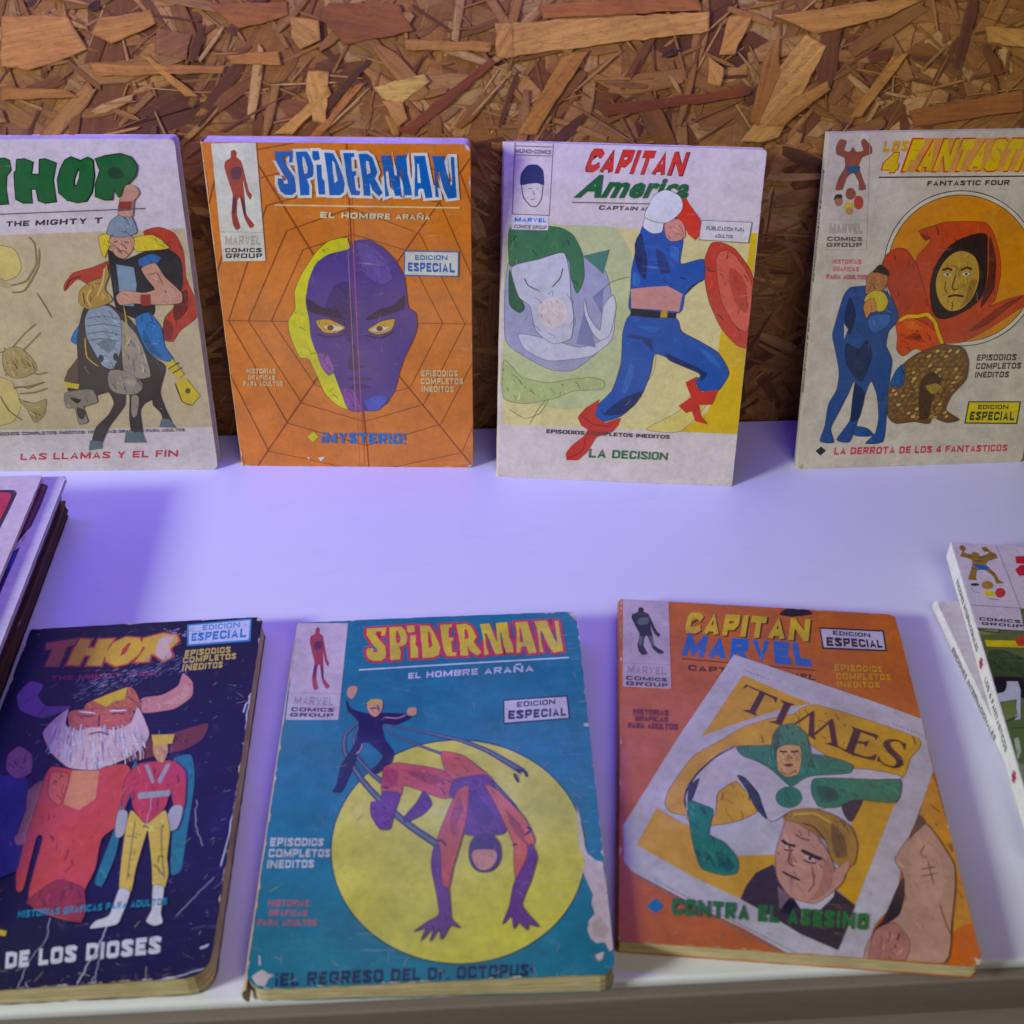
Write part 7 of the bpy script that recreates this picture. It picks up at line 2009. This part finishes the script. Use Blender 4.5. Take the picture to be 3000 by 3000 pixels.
# chipboard wall made of pressed wood strands
n = NT('chipboard_core'); v = n.coords((1, 1, 1)); a = n.noise(v, 60, 6, .7, .8); b_ = n.noise(v, 14, 3, .5)
c = n.mix(n.ramp(a, .3, .7), lin('4c2a16'), lin('8c5a2c')); n.bump(a, .5, .002); M_CORE = n.done(c, .75)
n = NT('wood_strand'); at = n.n('ShaderNodeAttribute', attribute_name='ink'); uv = n.n('ShaderNodeUVMap'); mp = n.n('ShaderNodeMapping'); n.l(uv.outputs[0], mp.inputs[0]); mp.inputs['Scale'].default_value = (0.9, 14, 1)
g1 = n.noise(mp.outputs[0], 30, 5, .65, .3); mp2 = n.n('ShaderNodeMapping'); n.l(uv.outputs[0], mp2.inputs[0]); mp2.inputs['Scale'].default_value = (.5, 3, 1); g2 = n.noise(mp2.outputs[0], 90, 3, .6, .5)
g3 = n.noise(n.coords(), 30, 4, .6)
c = n.mix(n.ramp(g1, .38, .72, 0, .5), at.outputs['Color'], lin('9a6a30'), 'MULTIPLY'); c = n.mix(n.ramp(g2, .5, .8, 0, .3), c, lin('6a3c1c')); c = n.mix(n.ramp(g3, .55, .8, 0, .3), c, lin('4a2812'))
fl_ = n.noise(n.coords((1, 1, 2.2), rot=(0, .5, 0)), 230, 4, .7, .7); c = n.mix(n.ramp(fl_, .5, .7, 0, .45), c, lin('6a3c18')); c = n.mix(n.ramp(fl_, .42, .25, 0, .3), c, lin('b08848'))
ra_ = n.n('ShaderNodeAttribute', attribute_name='rim'); ed = n.math('ADD', ra_.outputs['Fac'], n.math('MULTIPLY', n.math('SUBTRACT', n.noise(n.coords(), 420, 4, .7), .5), 1.6))
c = n.mix(n.ramp(ed, .75, .05, 0, .62), c, lin('7c4e20')); big = n.noise(n.coords(), 16, 3, .6); c = n.mix(n.ramp(big, .4, .7, 0, .35), c, lin('6c4420'), 'MULTIPLY')
n.bump(n.math('ADD', g1, n.math('MULTIPLY', g2, .6)), .45, .0005); M_STRAND = n.done(c, n.ramp(g1, .3, .7, .5, .75))
wall = box('chipboard_wall', -900, 900, 2.2, 30, -40, 900, M_CORE, 0)
def flake_mesh(name, polys):
    """polys: (outline[(x,z)] mm, y front mm, thickness, colour, axis angle, tilt x, tilt z); the rim of a strand is darker and pressed in"""
    vs = []; fs = []; cols = []; uvs = []; rim = []
    for pts, yf, th, col, ang, tx, tz in polys:
        if sarea(pts) < 0: pts = pts[::-1]
        cx = sum(p[0] for p in pts) / len(pts); cz = sum(p[1] for p in pts) / len(pts); b0 = len(vs); n_ = len(pts); ca, sa = math.cos(ang), math.sin(ang); rz = random.random() * 9
        loc = [((x - cx) * ca + (z - cz) * sa, -(x - cx) * sa + (z - cz) * ca) for x, z in pts]
        hl = max(abs(p[0]) for p in loc); hw = max(abs(p[1]) for p in loc)
        k1 = max(.3, 1 - 1.6 / max(hl, .1)); k2 = max(.25, 1 - 1.0 / max(hw, .1))
        for lay in (0, 1, 2):
            for lx, lz in loc:
                if lay == 2: lx *= k1; lz *= k2
                x = cx + lx * ca - lz * sa; z = cz + lx * sa + lz * ca
                y = -yf + (x - cx) * tx + (z - cz) * tz + (th if lay == 1 else 0.0 if lay == 2 else .035)
                vs.append((x * MM, y * MM, z * MM)); cols.append(col); uvs.append((lx * MM + rz, lz * MM + rz)); rim.append(1.0 if lay == 2 else 0.0)
        fs.append([b0 + 2 * n_ + i for i in range(n_)])
        for i in range(n_):
            j = (i + 1) % n_; fs.append([b0 + j, b0 + i, b0 + n_ + i, b0 + n_ + j]); fs.append([b0 + i, b0 + j, b0 + 2 * n_ + j, b0 + 2 * n_ + i])
    me = bpy.data.meshes.new(name); me.from_pydata(vs, [], fs)
    ca_ = me.color_attributes.new('ink', 'FLOAT_COLOR', 'POINT'); ca_.data.foreach_set('color', [k for c in cols for k in c])
    ra = me.attributes.new('rim', 'FLOAT', 'POINT'); ra.data.foreach_set('value', rim)
    ul = me.uv_layers.new(name='UVMap'); ul.data.foreach_set('uv', [k for l in me.loops for k in uvs[l.vertex_index]])
    me.materials.append(M_STRAND); return me
def strand(cx, cz, L, Wd, ang, rng):
    k = max(3, int(L / 7)); up = []; dn = []
    for i in range(k + 1):
        s = (i / k - .5) * L
        w1 = Wd / 2 * rng.uniform(.82, 1.05); w2 = Wd / 2 * rng.uniform(.82, 1.05)
        if i in (0, k): s += rng.uniform(-.06, .06) * L; w1 *= rng.uniform(.3, 1); w2 *= rng.uniform(.3, 1)
        up.append((s + rng.uniform(-1, 1), w1)); dn.append((s + rng.uniform(-1, 1), -w2))
    ends = [(L / 2 * 1.03 + rng.uniform(-.02, .05) * L, rng.uniform(-.3, .3) * Wd)]
    p = dn + ends + up[::-1]; c, s_ = math.cos(ang), math.sin(ang)
    return [(cx + x * c - y * s_, cz + x * s_ + y * c) for x, y in p]
rng = random.Random(5)
PAL0 = ['c89c50', 'c08c3c', 'b88440', 'ac7834', '9c682c', 'b8863c', '8c5824', '784420', 'a46828', 'c49648', '946024', 'b07c30', '683a1a', 'a8702c', '865026', 'c0903c']
PAL = ['a8783c', '9c6c30', 'a47434', '946428', '88581f', '9c6c2c', '7c4c20', '6c4018', '94642a', 'a4783c', '5c3418', '8c5c28', '98682e', 'b48c4c']
flakes = []
N = 5200
for i in range(N):
    t = i / N
    L = (rng.uniform(45, 110) if t < .1 else rng.uniform(24, 80) if t < .28 else rng.uniform(5, 36))
    Wd = L * rng.uniform(.12, .42) if t < .28 else (L * rng.uniform(.05, .3) if rng.random() < .6 else rng.uniform(.5, 1.8))
    ang = rng.gauss(0.25, .75) if rng.random() < .6 else rng.uniform(0, math.pi)
    cx = rng.uniform(-340, 400); cz = rng.uniform(-6, 290)
    pts = strand(cx, cz, L, min(Wd, 26), ang, rng)
    yf = -1.9 + 1.1 * t + rng.uniform(-.1, .1)
    cc = lin(rng.choice(PAL)); kb = rng.uniform(1.15, 1.7); cc = tuple(q * kb for q in cc[:3]) + (1,)
    flakes.append((L * Wd, pts, yf, -.0 + .07, cc, ang, rng.uniform(-.003, .003), rng.uniform(-.003, .003)))
for k, f in enumerate(FLAKES):
    p = [(a, b) for a, b in pairs(f[1:])]; q = []
    for i in range(len(p)):
        a, b = p[i], p[(i+1) % len(p)]; L = math.hypot(b[0]-a[0], b[1]-a[1]); kk = max(1, int(L / 4))
        for j in range(kk): t = j / kk; q.append((a[0]+(b[0]-a[0])*t + rng.uniform(-.4, .4), a[1]+(b[1]-a[1])*t + rng.uniform(-.4, .4)))
    far = max(((a, b) for a in p for b in p), key=lambda s: (s[0][0]-s[1][0])**2 + (s[0][1]-s[1][1])**2); ang = math.atan2(far[1][1]-far[0][1], far[1][0]-far[0][0])
    flakes.append((1e6, q, -.78 + .008 * k, .06, tuple(q / 255.0 * w_ for q, w_ in zip(f[0], (1.35, 1.22, 1.1))) + (1.0,), ang, 0, 0))
def in_view(f):
    cx = sum(p[0] for p in f[1]) / len(f[1]); cz = sum(p[1] for p in f[1]) / len(f[1]); return -225 < cx < 275 and 120 < cz < 235
cand = sorted([i for i, f in enumerate(flakes) if in_view(f)], key=lambda i: -(flakes[i][0] * (1 if flakes[i][2] < -1.2 else 4)))[:300]; cs = set(cand)
for i in cand:
    f = flakes[i]; link('wood_flake', flake_mesh('wood_flake', [f[1:]]), wall)
rest = link('wood_flakes', flake_mesh('wood_flakes', [f[1:] for i, f in enumerate(flakes) if i not in cs]), wall); rest['kind'] = 'stuff'

# ------------------------------------------------------------------ books
def upright(x, y, psi, th):
    psi = math.radians(psi); th = math.radians(th)
    r = Vector((math.cos(psi), math.sin(psi), 0)); n_ = Vector((math.sin(psi), -math.cos(psi), 0)); u = Vector((0, 0, 1)) * math.cos(th) - n_ * math.sin(th)
    return frame(Vector((x, y, 0)), r, u)
def frame(BL, r, u):
    nn = r.cross(u)
    def f(T):
        m = Matrix(((r[0], u[0], nn[0]), (r[1], u[1], nn[1]), (r[2], u[2], nn[2]))).to_4x4(); m.translation = BL * MM; return m
    return f
def flatpose(x, y, z, psi, tx=0, ty=0):
    psi = math.radians(psi); r = Vector((math.cos(psi), math.sin(psi), ty)).normalized(); u = Vector((-math.sin(psi), math.cos(psi), tx)); u = (u - r * u.dot(r)).normalized()
    nn = r.cross(u); BL = Vector((x, y, z))
    return frame(BL, r, u), (lambda ground: (lambda a, b: -(BL.z + a * r.z + b * u.z - ground) / nn.z))
GU = 'comic books leaning against the chipboard wall'; GF = 'worn comic books lying on the front of the shelf'
make_book('myst', 'orange comic book with a violet face and blue title letters, leaning on the wall', upright(*(-116.392747, -29.161345, -3.52868, 5.972965)), 11, dict(wear=.35, paper='e0b890', mottle=.3), 'cc7a34', 'c8a478', pages=M_PAGES3, rad=(1, 2.5, 3, 3), wear=46, group=GU)
make_book('cap', 'white comic book with a leaping blue figure in red boots, leaning on the wall', upright(*(13.068237, -45.044043, -6.669872, 14.672324)), 7.5, dict(wear=.25, paper='c8bcae', mottle=.16), 'ccc2c0', 'c0b4a4', pages=M_PAGES3, rad=(.6, 1.5, 1.5, .8), wear=14, group=GU)
make_book('rider', 'white comic book with a horse rider and green title, leaning behind the magazine pile', upright(*(-245.599786, -27.927103, -1.914034, 7.965946)), 9, dict(wear=.3, paper='b0a690', mottle=.2), 'c6bebc', 'b8ac98', pages=M_PAGES3, rad=(.6, 2.5, 3, .8), wear=16, group=GU)
r_, fc, sp, mt, tp = make_book('fant', 'grey white comic book with an orange disc, leaning on the wall at far right', upright(*(166.548126, -45.861627, 0.381957, 14.24164)), 6.2, dict(wear=.4, paper='a89c88', mottle=.3), 'c4bcac', 'bcb4a0', pages=M_PAGES3, rad=(.5, 2, 2, 1), wear=18, group=GU, spine='flat')
side_text('EDICIONES INTERNACIONALES', 148, 96, -4.0, -1.6, -.42, sp, mt, '4a4460'); side_text('LOS 4 FANTASTICOS', 78, 40, -4.0, -1.6, -.42, sp, mt, '4a4440')
mw, g = flatpose(*(-81.419083, -322.73505, 7.443059, -1.527613, 0.017211, 0.032768))
make_book('spid', 'teal comic book with a large yellow disc and torn white patch, lying on the shelf', mw, 8, dict(wear=.55, paper='8cb0b0', mottle=.35), '1c7488', 'b49c84', rad=(1, 4, 5, 7), wear=70, flat=g(.3), group=GF, amp=.16, bow=.8)
mw, g = flatpose(*(38.880391, -311.824738, 7.063194, -7.750163, 0.009993, -0.000348))
make_book('marv', 'orange comic book with a tilted newspaper held by a hand, lying on the shelf', mw, 7, dict(wear=.4, paper='d89c68', mottle=.35), 'b86830', '94502c', rad=(1, 1.5, 3, .8), wear=54, flat=g(.3), group=GF, bow=.5)
mw, g = flatpose(*(-189.676342, -319.360056, 8.0, 0.059333, -0.007863, 0.026022))
make_book('navy', 'navy blue comic book with a white bearded man and cracked cover, lying on the shelf', mw, 8, dict(wear=.6, paper='505878', mottle=.08, rough=.34), '0d1228', '2a2840', rad=(1, 3, 8, .8), wear=60, flat=g(.3), group=GF, amp=.16, bow=.6)
# pile at the right edge
psi = math.radians(-9.2); r = Vector((math.cos(psi), math.sin(psi), 0)); u = Vector((-math.sin(psi), math.cos(psi), 0)); TL = Vector((215.2, -124.6, 15.0)); BL = TL - u * 165
r_, fc, sp, mt, tp = make_book('olive', 'white and olive comic book on top of the pile at the right edge', frame(BL, r, u), 9.0, dict(wear=.3, paper='c8c4b8', mottle=.14), 'c8c0c8', 'd0d0cc', rad=(1.4, 2, 2, .8), wear=10, group='comic books piled at the right edge', spine='flat', flat=(lambda a, b: -9.0), bow=.2)
side_text('EDICIONES INTERNACIONALES', 144, 100, -6.4, -3.6, -.42, sp, mt, '5c5c60'); side_text('LOS 4 FANTASTICOS', 84, 46, -6.4, -3.6, -.42, sp, mt, '44484a'); side_text('*', 95, 90, -7.5, -2.5, -.42, sp, mt, 'c02c5c', 'spine_emblem', .08); side_text('*', 36, 31, -7.5, -2.5, -.42, sp, mt, 'c02c5c', 'spine_emblem', .08)
ART['plain'] = []; SIZE['plain'] = (117.6, 165.0)
psi = math.radians(-1.0); r = Vector((math.cos(psi), math.sin(psi), 0)); u = Vector((-math.sin(psi), math.cos(psi), 0)); BL = Vector((200.2, -153.5, 5.8)) - u * 165
r_, fc, sp, mt, tp = make_book('plain', 'pale comic book at the bottom of the pile at the right edge', frame(BL, r, u), 5.5, dict(wear=.3, paper='c8c4b8', mottle=.3), 'c8c4c4', 'd0d0cc', rad=(3.5, 2, 2, .8), wear=8, group='comic books piled at the right edge', flat=(lambda a, b: -5.5), bow=.2)
side_text('EDICIONES INTERNACIONALES', 138, 88, -4.0, -1.5, -1.16, sp, mt, '5c5c60')
# pile at the left edge
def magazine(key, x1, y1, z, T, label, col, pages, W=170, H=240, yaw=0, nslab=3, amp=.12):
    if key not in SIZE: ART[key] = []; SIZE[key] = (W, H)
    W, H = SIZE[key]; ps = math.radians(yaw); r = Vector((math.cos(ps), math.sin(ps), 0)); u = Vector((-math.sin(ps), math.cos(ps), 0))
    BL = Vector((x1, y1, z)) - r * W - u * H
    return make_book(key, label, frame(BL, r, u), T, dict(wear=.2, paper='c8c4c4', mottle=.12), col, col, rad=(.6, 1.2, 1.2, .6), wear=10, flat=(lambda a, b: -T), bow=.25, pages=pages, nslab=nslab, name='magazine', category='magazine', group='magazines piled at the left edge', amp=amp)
magazine('mag1', -200.1, -70, 27.2, 1.8, 'white bordered magazine with a pink red panel, on top of the left pile', 'c8bcc0', M_PAGES)
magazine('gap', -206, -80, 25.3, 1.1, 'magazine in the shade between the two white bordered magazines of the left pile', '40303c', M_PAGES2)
magazine('mag2', -190.5, -67, 24.0, 2.2, 'white bordered magazine with a dark red panel, second from the top of the left pile', 'c4c0cc', M_PAGES)
for i, (x1, y1, z, T, c, lab) in enumerate(((-192.6, -73, 21.7, 5.0, '1c3c70', 'blue covered magazine directly below the white bordered ones in the left pile'), (-194.2, -72, 16.6, 5.2, '4a2c28', 'brown magazine in the middle of the left pile, under the blue one'), (-192.8, -69, 11.3, 5.4, '5a3428', 'reddish brown magazine in the lower part of the left pile'), (-194.6, -66, 5.8, 5.5, '3c2420', 'dark brown magazine at the very bottom of the left pile'))):
    magazine('low%d' % i, x1, y1, z, T, lab, c, M_PAGES2, nslab=6)
